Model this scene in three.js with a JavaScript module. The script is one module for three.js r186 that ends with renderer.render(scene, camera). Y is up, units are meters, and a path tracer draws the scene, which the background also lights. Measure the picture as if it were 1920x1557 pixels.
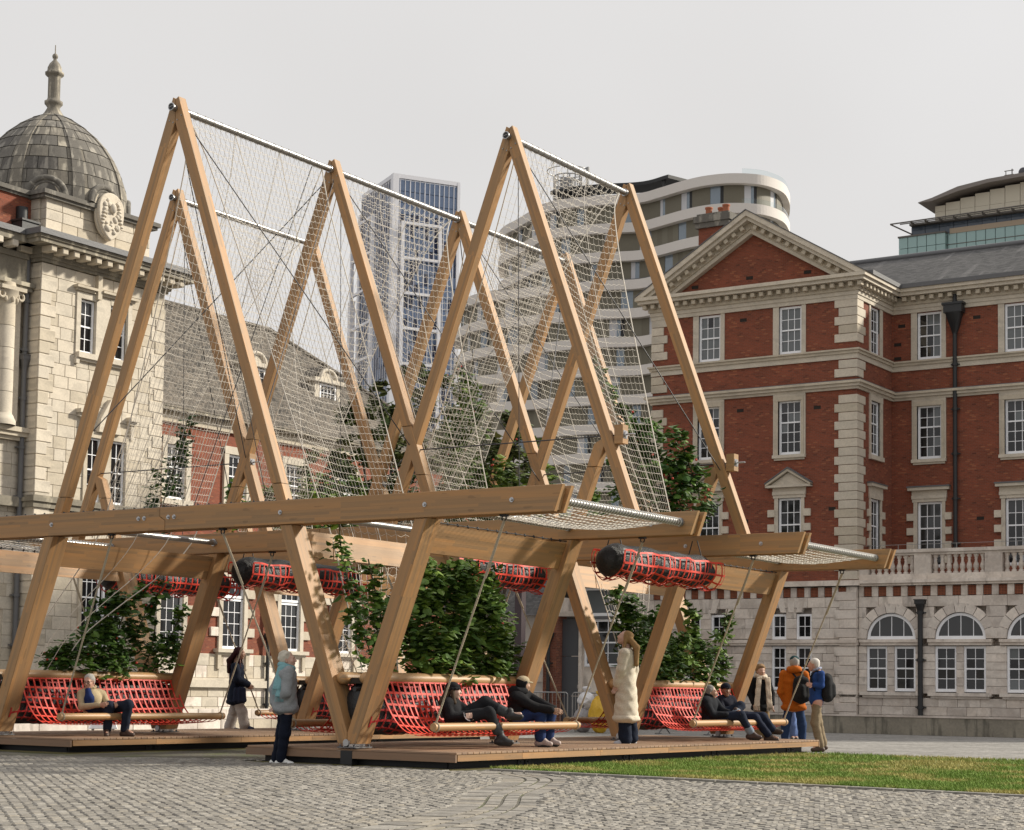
import * as THREE from 'three';
import { mergeGeometries, mergeVertices } from 'three/addons/utils/BufferGeometryUtils.js';
import { FontLoader } from 'three/addons/loaders/FontLoader.js';
import { TextGeometry } from 'three/addons/geometries/TextGeometry.js';

// ---------------------------------------------------------------- camera, sky, sun, exposure
const scene = new THREE.Scene();
const camera = new THREE.PerspectiveCamera(25.768, 1024 / 830, 0.5, 2000);
camera.position.set(19.43, 1.08, 20.06);
camera.rotation.order = 'YXZ';
camera.rotation.set(0.0728, 0.57869, 0.01452);
camera.setViewOffset(1557 * 1024 / 830, 1557, 0, -270.26, 1557 * 1024 / 830, 1557);   // shift lens
camera.updateProjectionMatrix();
const renderer = new THREE.WebGLRenderer({ antialias: true });
renderer.toneMapping = THREE.LinearToneMapping;
renderer.toneMappingExposure = 1.22;
renderer.shadowMap.enabled = true;
renderer.shadowMap.type = THREE.PCFSoftShadowMap;

// ---------------------------------------------------------------- seeded noise
let seed = 12345;
function rnd() { seed = (seed * 1664525 + 1013904223) >>> 0; return seed / 4294967296; }
const rr = (a, b) => a + (b - a) * rnd();
const PERM = new Uint16Array(1024); { const p = [...Array(512).keys()]; for (let i = 511; i > 0; i--) { const j = Math.floor(rnd() * (i + 1)); [p[i], p[j]] = [p[j], p[i]]; } for (let i = 0; i < 1024; i++) PERM[i] = p[i & 511]; }
const hash = (x, y, s = 0) => PERM[(PERM[(x + s * 17) & 511] + y) & 511] / 511;
const sm = t => t * t * (3 - 2 * t);
function vn(x, y, px, py, s = 0) {                 // value noise, periodic over px, py cells
  const xi = Math.floor(x), yi = Math.floor(y), fx = sm(x - xi), fy = sm(y - yi);
  const x0 = ((xi % px) + px) % px, x1 = (x0 + 1) % px, y0 = ((yi % py) + py) % py, y1 = (y0 + 1) % py;
  const a = hash(x0, y0, s), b = hash(x1, y0, s), c = hash(x0, y1, s), d = hash(x1, y1, s);
  return a + (b - a) * fx + (c - a) * fy + (a - b - c + d) * fx * fy;
}
function fbm(u, v, px, py, oct = 4, s = 0) { let a = 0, w = .5, t = 0; for (let o = 0; o < oct; o++) { a += w * vn(u * px, v * py, px, py, s + o * 7); t += w; w *= .5; px *= 2; py *= 2; } return a / t; }
const lerp = (a, b, t) => a + (b - a) * t, clamp = (x, a = 0, b = 1) => Math.min(b, Math.max(a, x));
const sstep = (a, b, x) => { const t = clamp((x - a) / (b - a)); return t * t * (3 - 2 * t); };

// sky: bright, nearly even overcast, a little warmer toward the right
{
  const W = 512, H = 256, d = new Float32Array(W * H * 4);
  for (let j = 0; j < H; j++) for (let i = 0; i < W; i++) {
    const el = ((j + .5) / H - .5) * Math.PI, u = i / W, v = j / H;      // row 0 is straight down
    const up = Math.max(0, Math.sin(el));
    const c = fbm(u, v, 12, 9, 5, 3) - .5, c2 = fbm(u, v, 34, 22, 4, 9) - .5;
    let L = el > 0 ? 0.615 + 0.20 * sstep(.3, 1, up) + c * .13 + c2 * .06   : 0.61 * Math.max(.25, 1 + el * 3);
    const k = (j * W + i) * 4;
    const b = clamp(c2 * 2 + .35) * .5 * clamp(up * 1.2);
    d[k] = L * (1.012 - b * .03); d[k + 1] = L * (.995); d[k + 2] = L * (.985 + b * .04); d[k + 3] = 1;
  }
  const t = new THREE.DataTexture(d, W, H, THREE.RGBAFormat, THREE.FloatType);
  t.mapping = THREE.EquirectangularReflectionMapping; t.magFilter = THREE.LinearFilter; t.minFilter = THREE.LinearFilter; t.needsUpdate = true;
  t.colorSpace = THREE.LinearSRGBColorSpace;
  scene.background = t; scene.environment = t;
}
const sun = new THREE.DirectionalLight(new THREE.Color(1.0, 0.93, 0.80), 5.0);
sun.position.set(55.7, 50, -66.3).add(new THREE.Vector3(0, 0, -8)); sun.target.position.set(0, 0, -8);
sun.castShadow = true; sun.shadow.radius = 9; sun.shadow.mapSize.set(4096, 4096);
Object.assign(sun.shadow.camera, { left: -45, right: 45, top: 45, bottom: -45, near: 1, far: 220 });
scene.add(sun, sun.target);
sun.name = 'sun';

// ---------------------------------------------------------------- textures and materials
const enc = v => Math.round(255 * Math.pow(clamp(v), 1 / 2.2));
function ctex(w, h, fn) {                       // fn(u,v) -> linear rgb
  const d = new Uint8Array(w * h * 4);
  for (let y = 0; y < h; y++) for (let x = 0; x < w; x++) { const c = fn(x / w, y / h, x, y), k = (y * w + x) * 4; d[k] = enc(c[0]); d[k + 1] = enc(c[1]); d[k + 2] = enc(c[2]); d[k + 3] = 255; }
  const t = new THREE.DataTexture(d, w, h, THREE.RGBAFormat); t.colorSpace = THREE.SRGBColorSpace; return fin(t);
}
function gtex(w, h, fn) {                       // grey data texture
  const d = new Uint8Array(w * h * 4);
  for (let y = 0; y < h; y++) for (let x = 0; x < w; x++) { const c = Math.round(255 * clamp(fn(x / w, y / h, x, y))), k = (y * w + x) * 4; d[k] = d[k + 1] = d[k + 2] = c; d[k + 3] = 255; }
  return fin(new THREE.DataTexture(d, w, h, THREE.RGBAFormat));
}
function fin(t) { t.wrapS = t.wrapT = THREE.RepeatWrapping; t.magFilter = THREE.LinearFilter; t.minFilter = THREE.LinearMipmapLinearFilter; t.generateMipmaps = true; t.anisotropy = 8; t.needsUpdate = true; return t; }
const mul = (c, k) => [c[0] * k, c[1] * k, c[2] * k];
const mix = (a, b, t) => [lerp(a[0], b[0], t), lerp(a[1], b[1], t), lerp(a[2], b[2], t)];
function mat(o) { const m = new THREE.MeshStandardMaterial({ roughness: .8, metalness: 0, side: THREE.DoubleSide, ...o }); return m; }
const rgb = (r, g, b) => new THREE.Color().setRGB(r, g, b);
// laminated oak: 4 m x 0.4 m, ten lamellas of finger-jointed staves
function woodTex(base, s, vary = 1) {
  const stave = []; for (let l = 0; l < 10; l++) { const cuts = []; let x = 0; while (x < 1) { cuts.push([x, hash(l * 31 + cuts.length * 7, s * 13 + l, s)]); x += .12 + .25 * hash(l + cuts.length * 3, s, 2); } stave.push(cuts); }
  return ctex(1024, 256, (u, v) => {
    const l = Math.min(9, Math.floor(v * 10)); let t = .5; for (const [x, q] of stave[l]) if (u >= x) t = q;
    const g = fbm(u, v, 4, 128, 3, s + l), g2 = fbm(u, v, 24, 256, 2, s + 5), wob = fbm(u, v, 6, 12, 3, s + 9);
    const ring = .5 + .5 * Math.sin((v * 70 + wob * 9 + t * 7) * 2 + u * 3);
    const f = (v * 10) % 1; const joint = (f < .04) ? .93 : 1;
    let k = (.86 + .30 * (t - .5) * vary + .26 * (g - .5) + .14 * (g2 - .5) + .03 * (ring - .5)) * joint + .12;
    const knots = fbm(u, v, 9, 5, 2, s + 20); k *= knots > .83 ? .8 : 1;
    return mul(mix(base, [base[0] * .93, base[1] * .86, base[2] * .76], t * vary), k);
  });
}
const T = {};
T.wood = woodTex([.385, .232, .108], 3, 1.6);
T.wood2 = woodTex([.36, .212, .095], 8, 1.6);
T.deck = woodTex([.27, .175, .11], 5, .8);
T.fine = gtex(256, 256, (u, v) => fbm(u, v, 64, 64, 3, 4));
T.stone = ctex(512, 512, (u, v) => { const a = fbm(u, v, 6, 6, 5, 2), b = fbm(u, v, 60, 60, 3, 7), c = fbm(u, v, 3, 9, 4, 12); const k = .84 + .26 * (a - .5) + .20 * (b - .5); const st = sstep(.60, .74, c) * .35; return mul(mix([.64, .575, .475], [.40, .36, .30], st), k); });
T.stoneG = ctex(512, 512, (u, v) => { const a = fbm(u, v, 5, 5, 5, 21), b = fbm(u, v, 50, 50, 3, 27), c = fbm(u, v, 10, 4, 5, 33), e = fbm(u, v, 4, 6, 4, 41); const k = .86 + .30 * (a - .5) + .22 * (b - .5); let col = mix([.74, .67, .60], [.60, .53, .465], sstep(.45, .7, e)); col = mix(col, [.34, .30, .26], sstep(.6, .78, c) * .6); return mul(col, k); });
T.dark = ctex(512, 512, (u, v) => { const a = fbm(u, v, 5, 8, 5, 51), b = fbm(u, v, 60, 60, 3, 57), c = fbm(u, v, 14, 4, 5, 63); const k = .85 + .3 * (a - .5) + .3 * (b - .5); const col = mix([.15, .138, .12], [.33, .305, .26], sstep(.5, .72, c)); return mul(col, k); });
T.conc = ctex(512, 256, (u, v) => { const a = fbm(u, v, 6, 4, 5, 71), b = fbm(u, v, 60, 30, 3, 77), c = fbm(u, v, 24, 2, 4, 83); const k = .8 + .4 * (a - .5) + .25 * (b - .5); return mul(mix([.30, .27, .215], [.13, .12, .095], sstep(.5, .72, c) * .8), k); });
function brickTex(base, pale, s, bw = 16, rows = 32) {          // one tile: 8 x rows courses, flemish-like stagger
  return ctex(1024, 1024, (u, v) => {
    const r = Math.floor(v * rows), fv = v * rows - r, q = u * bw + (r % 2) * .5, c = Math.floor(q), fu = q - c;
    const t = hash(c % bw, r, s), t2 = hash(c % bw + 50, r + 9, s + 1);
    const n = fbm(u, v, 90, 90, 2, s), big = fbm(u, v, 4, 4, 4, s + 3);
    const mortar = fv < .13 || fu < .055;
    if (mortar) return mul(pale, .8 + .4 * n);
    let col = mul(base, .82 + .26 * t + .35 * (n - .5) +   .6 * (big - .5)); if (t2 > .93) col = mul(col, .72); else if (t2 < .1) col = mix(col, [.36, .13, .055], .5);
    return col;
  });
}
T.brick = brickTex([.215, .052, .023], [.16, .085, .06], 4);
T.brickDark = brickTex([.20, .06, .033], [.24, .15, .11], 9);
T.slate = ctex(1024, 1024, (u, v) => { const rows = 64, r = Math.floor(v * rows), q = u * 40 + (r % 2) * .5 + hash(r, 3) * .3, c = Math.floor(q), fv = v * rows - r, fu = q - c; const t = hash(c % 40, r, 5), big = fbm(u, v, 5, 3, 4, 8), st = fbm(u, v, 20, 2, 3, 17); let k = .055 + .05 * (t - .5) + .05 * (big - .5) + .08 * sstep(.55, .8, st); if (fv < .16 || fu < .05) k *= .5; return [k * 1.06, k, k * .98]; });
T.tile = ctex(1024, 1024, (u, v) => { const rows = 56, r = Math.floor(v * rows), q = u * 60 + (r % 2) * .5, c = Math.floor(q), fv = v * rows - r, fu = q - c; const t = hash(c % 60, r, 15), big = fbm(u, v, 6, 6, 4, 28); let k = .075 + .09 * (t - .5) + .07 * (big - .5); if (fv < .2 || fu < .07) k *= .45; return [k * 1.2, k, k * .78]; });
T.sett = ctex(1024, 1024, (u, v) => { const X = 40, Y = 20, c = Math.floor(u * X), fu = u * X - c, q = v * Y + (c % 2) * .5, r = Math.floor(q), fv = q - r; const t = hash(c, ((r % Y) + Y) % Y, 25), n = fbm(u, v, 100, 100, 2, 31), big = fbm(u, v, 4, 4, 4, 37); let k = .22 + .10 * (t - .5) + .12 * (n - .5) + .14 * (big - .5); if (fu < .10 || fv < .05) return [.085, .078, .06]; return [k, k * .955, k * .89]; });
T.soil = ctex(512, 512, (u, v) => { const n = fbm(u, v, 40, 40, 4, 91), g = fbm(u, v, 5, 5, 3, 95); const k = .6 + .8 * n; return mix([.085 * k, .076 * k, .058 * k], [.075 * k, .085 * k, .03 * k], sstep(.55, .75, g)); });
T.grassG = ctex(512, 512, (u, v) => { const n = fbm(u, v, 60, 60, 4, 101), g = fbm(u, v, 6, 6, 4, 105); const k = .5 + n; return mul(mix([.10, .13, .028], [.17, .15, .055], sstep(.5, .7, g)), k); });
const M = {
  wood: mat({ map: T.wood, roughness: .62, bumpMap: T.wood, bumpScale: .0008 }),
  wood2: mat({ map: T.wood2, roughness: .62, bumpMap: T.wood2, bumpScale: .0008 }),
  log: mat({ map: T.wood, color: rgb(1.1, 1.12, 1.12), roughness: .5 }),
  deckA: mat({ map: T.deck, roughness: .7 }), deckB: mat({ map: T.deck, color: rgb(.8, .78, .78), roughness: .7 }), deckC: mat({ map: T.deck, color: rgb(1.15, 1.15, 1.12), roughness: .7 }),
  trim: mat({ map: T.wood2, color: rgb(.85, .83, .8), roughness: .7 }),
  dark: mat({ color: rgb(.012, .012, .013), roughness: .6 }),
  gap: mat({ color: rgb(.02, .014, .01), roughness: .9 }),
  black: mat({ color: rgb(.015, .015, .017), roughness: .5 }),
  iron: mat({ color: rgb(.02, .021, .023), roughness: .55, bumpMap: T.fine, bumpScale: .002 }),
  lead: mat({ color: rgb(.11, .11, .115), roughness: .6, bumpMap: T.fine, bumpScale: .004 }),
  galv: mat({ color: rgb(.30, .295, .29), roughness: .36, metalness: .75, bumpMap: T.fine, bumpScale: .0006 }),
  steel: mat({ color: rgb(.45, .45, .46), roughness: .32, metalness: .85 }),
  cable: mat({ color: rgb(.06, .06, .065), roughness: .45, metalness: .5 }),
  rope: mat({ color: rgb(.40, .34, .25), roughness: .95 }),
  net: mat({ color: rgb(.58, .54, .48), roughness: .95 }),
  red: mat({ color: rgb(.56, .034, .014), roughness: .6 }),
  red2: mat({ color: rgb(.34, .014, .014), roughness: .6 }),
  bag: mat({ color: rgb(.012, .0125, .0145), roughness: .55, bumpMap: T.fine, bumpScale: .01 }),
  stone: mat({ map: T.stone, roughness: .9, bumpMap: T.stone, bumpScale: .006 }), stoneB: mat({ map: T.stone, color: rgb(.9, .88, .84), roughness: .9, bumpMap: T.stone, bumpScale: .006 }), stoneC: mat({ map: T.stone, color: rgb(1.07, 1.06, 1.05), roughness: .9, bumpMap: T.stone, bumpScale: .006 }),
  stoneG: mat({ map: T.stoneG, roughness: .92, bumpMap: T.stoneG, bumpScale: .008 }), stoneG2: mat({ map: T.stoneG, color: rgb(.87, .86, .86), roughness: .92, bumpMap: T.stoneG, bumpScale: .008 }), stoneG3: mat({ map: T.stoneG, color: rgb(1.1, 1.09, 1.08), roughness: .92, bumpMap: T.stoneG, bumpScale: .008 }),
  dome: mat({ map: T.dark, roughness: .95, bumpMap: T.dark, bumpScale: .01 }), domeB: mat({ map: T.dark, color: rgb(.78, .78, .8), roughness: .95, bumpMap: T.dark, bumpScale: .01 }), domeC: mat({ map: T.dark, color: rgb(1.35, 1.32, 1.25), roughness: .95, bumpMap: T.dark, bumpScale: .01 }),
  cornice: mat({ map: T.dark, color: rgb(1.6, 1.55, 1.4), roughness: .95 }),
  conc: mat({ map: T.conc, roughness: .95, bumpMap: T.conc, bumpScale: .01 }),
  brick: mat({ map: T.brick, roughness: .95, bumpMap: T.brick, bumpScale: .003 }), brickDark: mat({ map: T.brickDark, roughness: .95, bumpMap: T.brickDark, bumpScale: .008 }),
  slate: mat({ map: T.slate, roughness: .75, bumpMap: T.slate, bumpScale: .02 }), tile: mat({ map: T.tile, roughness: .9, bumpMap: T.tile, bumpScale: .03 }),
  white: mat({ color: rgb(.84, .85, .88), roughness: .45 }),
  glass: new THREE.MeshPhysicalMaterial({ color: rgb(.035, .036, .038), roughness: .06, metalness: 0, ior: 1.5, side: THREE.DoubleSide }),
  glassC: new THREE.MeshPhysicalMaterial({ color: rgb(.012, .012, .013), roughness: .05, side: THREE.DoubleSide }),
  glassB: new THREE.MeshPhysicalMaterial({ color: rgb(.12, .13, .135), roughness: .07, side: THREE.DoubleSide }),
  sett: mat({ map: T.sett, roughness: .9, bumpMap: T.sett, bumpScale: .01 }),
  soil: mat({ map: T.soil, roughness: 1 }), grassG: mat({ map: T.grassG, roughness: 1 }),
  grille: mat({ color: rgb(.075, .03, .024), roughness: .85 }),
  pot: mat({ color: rgb(.32, .11, .055), roughness: .9 }),
};

// ---------------------------------------------------------------- builders
const used = new Map();
function numbered(n) { const k = used.get(n) || 0; used.set(n, k + 1); return k ? n + '_' + String(k).padStart(3, '0') : n; }
function thing(name, label, category, pos = [0, 0, 0], turn = 0, group) { const o = new THREE.Group(); o.name = numbered(name); o.position.set(...pos); o.rotation.y = turn; o.userData = { label, category }; if (group) o.userData.group = group; scene.add(o); return o; }
function struct(name, parent = scene) { const o = new THREE.Group(); o.name = numbered(name); if (parent === scene) o.userData.kind = 'structure'; parent.add(o); return o; }
function part(name, geo, m, parent, kind) { const g = Array.isArray(geo) ? (geo.length > 1 ? merge(geo) : geo[0]) : geo; const o = new THREE.Mesh(g, m); o.name = name; o.castShadow = o.receiveShadow = true; if (kind) o.userData.kind = kind; parent.add(o); return o; }
function grp(name, parent) { const o = new THREE.Group(); o.name = name; parent.add(o); return o; }
function merge(gs) { return mergeGeometries(gs.map(g => { g = g.index ? g.toNonIndexed() : g; for (const k of Object.keys(g.attributes)) if (!['position', 'normal', 'uv'].includes(k)) g.deleteAttribute(k); if (!g.attributes.uv) boxUV(g); return g; })); }
function boxUV(g, su = 1, sv = su, ou = 0, ov = 0) {    // metres, by the way each face points
  const p = g.attributes.position, n = g.attributes.normal, uv = new Float32Array(p.count * 2);
  for (let i = 0; i < p.count; i++) { const ax = Math.abs(n.getX(i)), ay = Math.abs(n.getY(i)), az = Math.abs(n.getZ(i)); let a, b; if (ay > ax && ay > az) { a = p.getX(i); b = p.getZ(i); } else if (ax > az) { a = p.getZ(i); b = p.getY(i); } else { a = p.getX(i); b = p.getY(i); } uv[i * 2] = a / su + ou; uv[i * 2 + 1] = b / sv + ov; }
  g.setAttribute('uv', new THREE.BufferAttribute(uv, 2)); return g;
}
function box(x0, x1, y0, y1, z0, z1, su, sv) { const g = new THREE.BoxGeometry(Math.abs(x1 - x0), Math.abs(y1 - y0), Math.abs(z1 - z0)); g.translate((x0 + x1) / 2, (y0 + y1) / 2, (z0 + z1) / 2); return boxUV(g, su || 2.5, sv); }
// box with chamfered edges (about 44 triangles), sizes in metres, centred on the origin
function chamfer(w, h, d, c) {
  const P = [], I = []; const S = [-1, 1];
  const q = (a, b, e, f) => { const v = [a, b, e, f].map(s => new THREE.Vector3(...s)); const n = new THREE.Vector3().crossVectors(v[1].clone().sub(v[0]), v[2].clone().sub(v[0])); const cen = v[0].clone().add(v[2]); if (n.dot(cen) < 0) v.reverse(); P.push(v[0], v[1], v[2], v[0], v[2], v[3]); };
  const X = w / 2, Y = h / 2, Z = d / 2, x = X - c, y = Y - c, z = Z - c;
  for (const s of S) { q([s * X, -y, -z], [s * X, y, -z], [s * X, y, z], [s * X, -y, z]); q([-x, s * Y, -z], [x, s * Y, -z], [x, s * Y, z], [-x, s * Y, z]); q([-x, -y, s * Z], [x, -y, s * Z], [x, y, s * Z], [-x, y, s * Z]); }
  for (const s of S) for (const t of S) { q([s * X, t * y, -z], [s * x, t * Y, -z], [s * x, t * Y, z], [s * X, t * y, z]); q([s * X, -y, t * z], [s * x, -y, t * Z], [s * x, y, t * Z], [s * X, y, t * z]); q([-x, s * Y, t * z], [-x, s * y, t * Z], [x, s * y, t * Z], [x, s * Y, t * z]); }
  for (const s of S) for (const t of S) for (const r of S) { const v = [[s * X, t * y, r * z], [s * x, t * Y, r * z], [s * x, t * y, r * Z]].map(e => new THREE.Vector3(...e)); const n = new THREE.Vector3().crossVectors(v[1].clone().sub(v[0]), v[2].clone().sub(v[0])); if (n.dot(v[0]) < 0) v.reverse(); P.push(...v); }
  const g = new THREE.BufferGeometry().setFromPoints(P); g.computeVertexNormals(); return g;
}
function tube(a, b, r, seg = 8, r2 = r) { const A = new THREE.Vector3(...a), B = new THREE.Vector3(...b), d = B.clone().sub(A), L = d.length(); const g = new THREE.CylinderGeometry(r2, r, L, seg, 1); g.translate(0, L / 2, 0); g.applyQuaternion(new THREE.Quaternion().setFromUnitVectors(new THREE.Vector3(0, 1, 0), d.normalize())); g.translate(...a); return g; }
// prism: polygon in (x,y) pushed from z0 to z1 (z0 > z1 allowed), bevelled, uv in 4 m x 0.4 m along 'dir'
function prism(poly, z0, z1, dir = [0, 1], bev = .006, uo = 0) {
  const s = new THREE.Shape(); poly.forEach(([x, y], i) => i ? s.lineTo(x, y) : s.moveTo(x, y)); s.closePath();
  const lo = Math.min(z0, z1), dz = Math.abs(z1 - z0);
  const g = new THREE.ExtrudeGeometry(s, { depth: dz - 2 * bev, bevelEnabled: bev > 0, bevelThickness: bev, bevelSize: bev, bevelOffset: -bev, bevelSegments: 1, steps: 1 });
  g.translate(0, 0, lo + bev); const p = g.attributes.position, n = g.attributes.normal, uv = new Float32Array(p.count * 2), L = Math.hypot(...dir), dx = dir[0] / L, dy = dir[1] / L;
  for (let i = 0; i < p.count; i++) { const x = p.getX(i), y = p.getY(i), z = p.getZ(i); const a = x * dx + y * dy, b = Math.abs(n.getZ(i)) > .6 ? -x * dy + y * dx : z; uv[2 * i] = a / 4 + uo; uv[2 * i + 1] = b / .4 + uo * 3.3; }
  g.setAttribute('uv', new THREE.BufferAttribute(uv, 2)); return g;
}
function cyl(r, h, seg = 16) { return new THREE.CylinderGeometry(r, r, h, seg); }
function lathe(pts, seg = 24) { return new THREE.LatheGeometry(pts.map(([r, y]) => new THREE.Vector2(r, y)), seg); }
// ---------------------------------------------------------------- ground, setts, lawn
{
  const g = new THREE.PlaneGeometry(900, 900, 1, 1); g.rotateX(-Math.PI / 2); boxUV(g, 4.2, 4.2);
  const gr = part('ground', g, M.sett, scene); gr.userData.kind = 'structure'; gr.position.y = -.004; gr.name = 'ground';
  // near field: real setts standing in a bed of soil
  const pv = struct('paving');
  const bed = new THREE.Shape(); bed.moveTo(-6, 12); bed.lineTo(19, 12); bed.lineTo(19, -.15); bed.lineTo(-6, -.15); bed.closePath();
  const bg = new THREE.ShapeGeometry(bed); bg.rotateX(-Math.PI / 2); bg.scale(1, 1, -1); bg.translate(0, 0, 0);
  // sheet facing up from x -8..19, z -0.6..15
  const sh = new THREE.PlaneGeometry(30, 22); sh.rotateX(-Math.PI / 2); sh.translate(6, 0.0015, 6.0); boxUV(sh, 2, 2);
  part('joint_bed', sh, M.soil, pv);
  const W = .078, L = .138, camP = [19.43, 20.06];
  const variants = [0, 1, 2].map(i => chamfer(W - .012, .03, L - .014, .008 + i * .002));
  variants.forEach((v, i) => boxUV(v, .9, .9, i * .37, i * .61));
  const mats = [[.30, .285, .262], [.25, .237, .218], [.355, .34, .315], [.205, .195, .18], [.33, .305, .265]].map((c, i) => mat({ color: rgb(c[0] * 1.08, c[1] * 1.05, c[2] * 1.0), map: T.stoneTone || (T.stoneTone = ctex(256, 256, (u, v) => { const k = .66 + .5 * (fbm(u, v, 20, 20, 4, 111) - .5) + .3 * (fbm(u, v, 3, 3, 3, 115) - .5); return [k, k, k]; })), roughness: .88, bumpMap: T.fine, bumpScale: .004 }));
  const lines = [[.51, 3.46, -.35, -3.19], [2.09, 4.84, 3.32, 2.39], [4.11, 6.61, 6.29, 6.43], [6.29, 6.43, 10.32, 6.83]];
  const segd = (x, z, l) => { const dx = l[2] - l[0], dz = l[3] - l[1], t = clamp(((x - l[0]) * dx + (z - l[1]) * dz) / (dx * dx + dz * dz)); return Math.hypot(x - l[0] - t * dx, z - l[1] - t * dz); };
  // curved channel of long slabs: centre line and half width
  const CH = [[5.95, -.75, .42], [6.35, .05, .45], [7.35, 1.0, .48], [8.15, 2.4, .52], [8.95, 4.1, .5], [10.2, 6.25, .5], [11.0, 8.4, .5], [11.6, 10.5, .5]];
  const chP = new THREE.CatmullRomCurve3(CH.map(c => new THREE.Vector3(c[0], 0, c[1]))), chPts = chP.getSpacedPoints(140);
  const inCh = (x, z, m = .42) => { for (let i = 0; i < 140; i += 2) if (Math.hypot(chPts[i].x - x, chPts[i].z - z) < m) return true; return false; };
  const list = [];
  const cs = Math.cos(.05), sn = Math.sin(.05);
  for (let i = -90; i < 290; i++) for (let j = -40; j < 120; j++) {
    const a = i * W - 1, b = (j + (i & 1) * .5) * L; const x = a * cs + b * sn, z = -a * sn + b * cs;
    if (x < -5 || x > 19.5 || z < -1.2 || z > 16) continue;
    const dx = x - camP[0], dz = z - camP[1], D = -dx * .547 - dz * .837; if (D < 12.4 || D > 27.2) continue;
    const lat = dx * .837 - dz * .547; if (Math.abs(lat / D) > .30) continue;
    if (x > 5.2 && z < .35 - (13 - x) * .06 + .1) continue;          // lawn
    if (x > 1.55 && x < 5.7 && z < .1) continue;                      // under the deck
    if (x < -1.4 && z < .2) continue;
    if (inCh(x, z)) continue;
    let ln = 9; for (const l of lines) ln = Math.min(ln, segd(x, z, l));
    const t = rnd() + .5 * (fbm(x / 24 + .4, z / 24 + .3, 20, 20, 4, 141) - .5); let c = ln < .09 ? 2 : t < .36 ? 0 : t < .62 ? 1 : t < .78 ? 2 : t < .90 ? 3 : 4;
    list.push({ x, z, D, c, v: Math.floor(rnd() * 3), h: rr(-.006, .006), ry: .05 + rr(-.03, .03), tx: rr(-.03, .03), tz: rr(-.04, .04) });
  }
  list.sort((p, q) => p.D - q.D);
  const dm = new THREE.Object3D();
  list.slice(0, 300).forEach(s => { const o = part('sett', variants[s.v], mats[s.c], pv); o.position.set(s.x, .006 + s.h, s.z); o.rotation.set(s.tx, -s.ry + .1, s.tz); });
  const rest = list.slice(300);
  for (let c = 0; c < 5; c++) for (let v = 0; v < 3; v++) {
    const l = rest.filter(s => s.c === c && s.v === v); if (!l.length) continue;
    const im = new THREE.InstancedMesh(variants[v], mats[c], l.length); im.name = 'sett_field'; im.userData.kind = 'stuff'; im.castShadow = im.receiveShadow = true;
    l.forEach((s, k) => { dm.position.set(s.x, .006 + s.h, s.z); dm.rotation.set(s.tx, -s.ry + .1, s.tz); dm.scale.set(1, 1, 1); dm.updateMatrix(); im.setMatrixAt(k, dm.matrix); }); pv.add(im);
  }
  // channel slabs: three rows across, cut along the curve
  const rows = [[-.43, -.215], [-.18, -.055], [-.02, .105], [.14, .40]];
  let k = 0; while (k < 138) {
    const n = 3 + Math.floor(rnd() * 3);
    for (const [a, b] of rows) {
      const e = Math.min(139, k + n), pos = [], hh = rr(0, .005); const ring = t => { const p = chPts[Math.min(139, t)], q = chPts[Math.min(140, t + 1)], tx = q.x - p.x, tz = q.z - p.z, l = Math.hypot(tx, tz); return [p, -tz / l, tx / l]; };
      for (let t = k; t < e; t++) { const [p, nx, nz] = ring(t), [q, mx, mz] = ring(t + 1); const g0 = t === k ? .4 : 0; const A = [lerp(p.x, q.x, g0) + nx * a, lerp(p.z, q.z, g0) + nz * a], B = [lerp(p.x, q.x, g0) + nx * b, lerp(p.z, q.z, g0) + nz * b], C = [q.x + mx * b, q.z + mz * b], Dq = [q.x + mx * a, q.z + mz * a];
        const y = .008 + hh; pos.push(A[0], y, A[1], B[0], y, B[1], C[0], y, C[1], A[0], y, A[1], C[0], y, C[1], Dq[0], y, Dq[1]);
        for (const [E, F] of [[A, Dq], [B, C], [A, B], [C, Dq]]) pos.push(E[0], y, E[1], F[0], y, F[1], F[0], -.01, F[1], E[0], y, E[1], F[0], -.01, F[1], E[0], -.01, E[1]); }
      const g = new THREE.BufferGeometry(); g.setAttribute('position', new THREE.Float32BufferAttribute(pos, 3)); g.computeVertexNormals(); boxUV(g, .9, .9, rnd(), rnd());
      part('channel_slab', g, mats[[0, 0, 1, 2, 4][Math.floor(rnd() * 5)]], pv);
    } k += n;
  }
  // low pale edging stones along the lawn
  const E0 = [5.75, -.52], E1 = [15.2, .46]; const eL = Math.hypot(E1[0] - E0[0], E1[1] - E0[1]), ea = Math.atan2(E1[1] - E0[1], E1[0] - E0[0]);
  const es = boxUV(chamfer(.58, .06, .13, .006), .9); for (let s = .3; s < eL; s += .6) { const o = part('edging_stone', es, mats[rnd() < .8 ? 2 : 4], pv); o.position.set(E0[0] + Math.cos(ea) * s, .006, E0[1] + Math.sin(ea) * s + .06); o.rotation.y = -ea; }
  // lawn
  const lw = [[5.62, -.56], [15.4, .45], [24, .9], [24, -10.9], [9.7, -11.0], [5.6, -11.2]]; const s2 = new THREE.Shape(); lw.forEach(([x, z], i) => i ? s2.lineTo(x, -z) : s2.moveTo(x, -z)); s2.closePath();
  const lawnTop = new THREE.ShapeGeometry(s2); lawnTop.rotateX(-Math.PI / 2); lawnTop.translate(0, .022, 0); boxUV(lawnTop, 3, 3);
  const ls = part('lawn_soil', lawnTop, M.grassG, scene); ls.userData.kind = 'structure'; ls.name = 'lawn_ground';
  const bl = new THREE.BufferGeometry(); bl.setAttribute('position', new THREE.Float32BufferAttribute([-.004, 0, 0, .004, 0, 0, .0025, .03, .004, -.004, 0, 0, .0025, .03, .004, -.0025, .03, .004, -.0025, .03, .004, .0025, .03, .004, .001, .055, .016], 3)); bl.computeVertexNormals();
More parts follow.
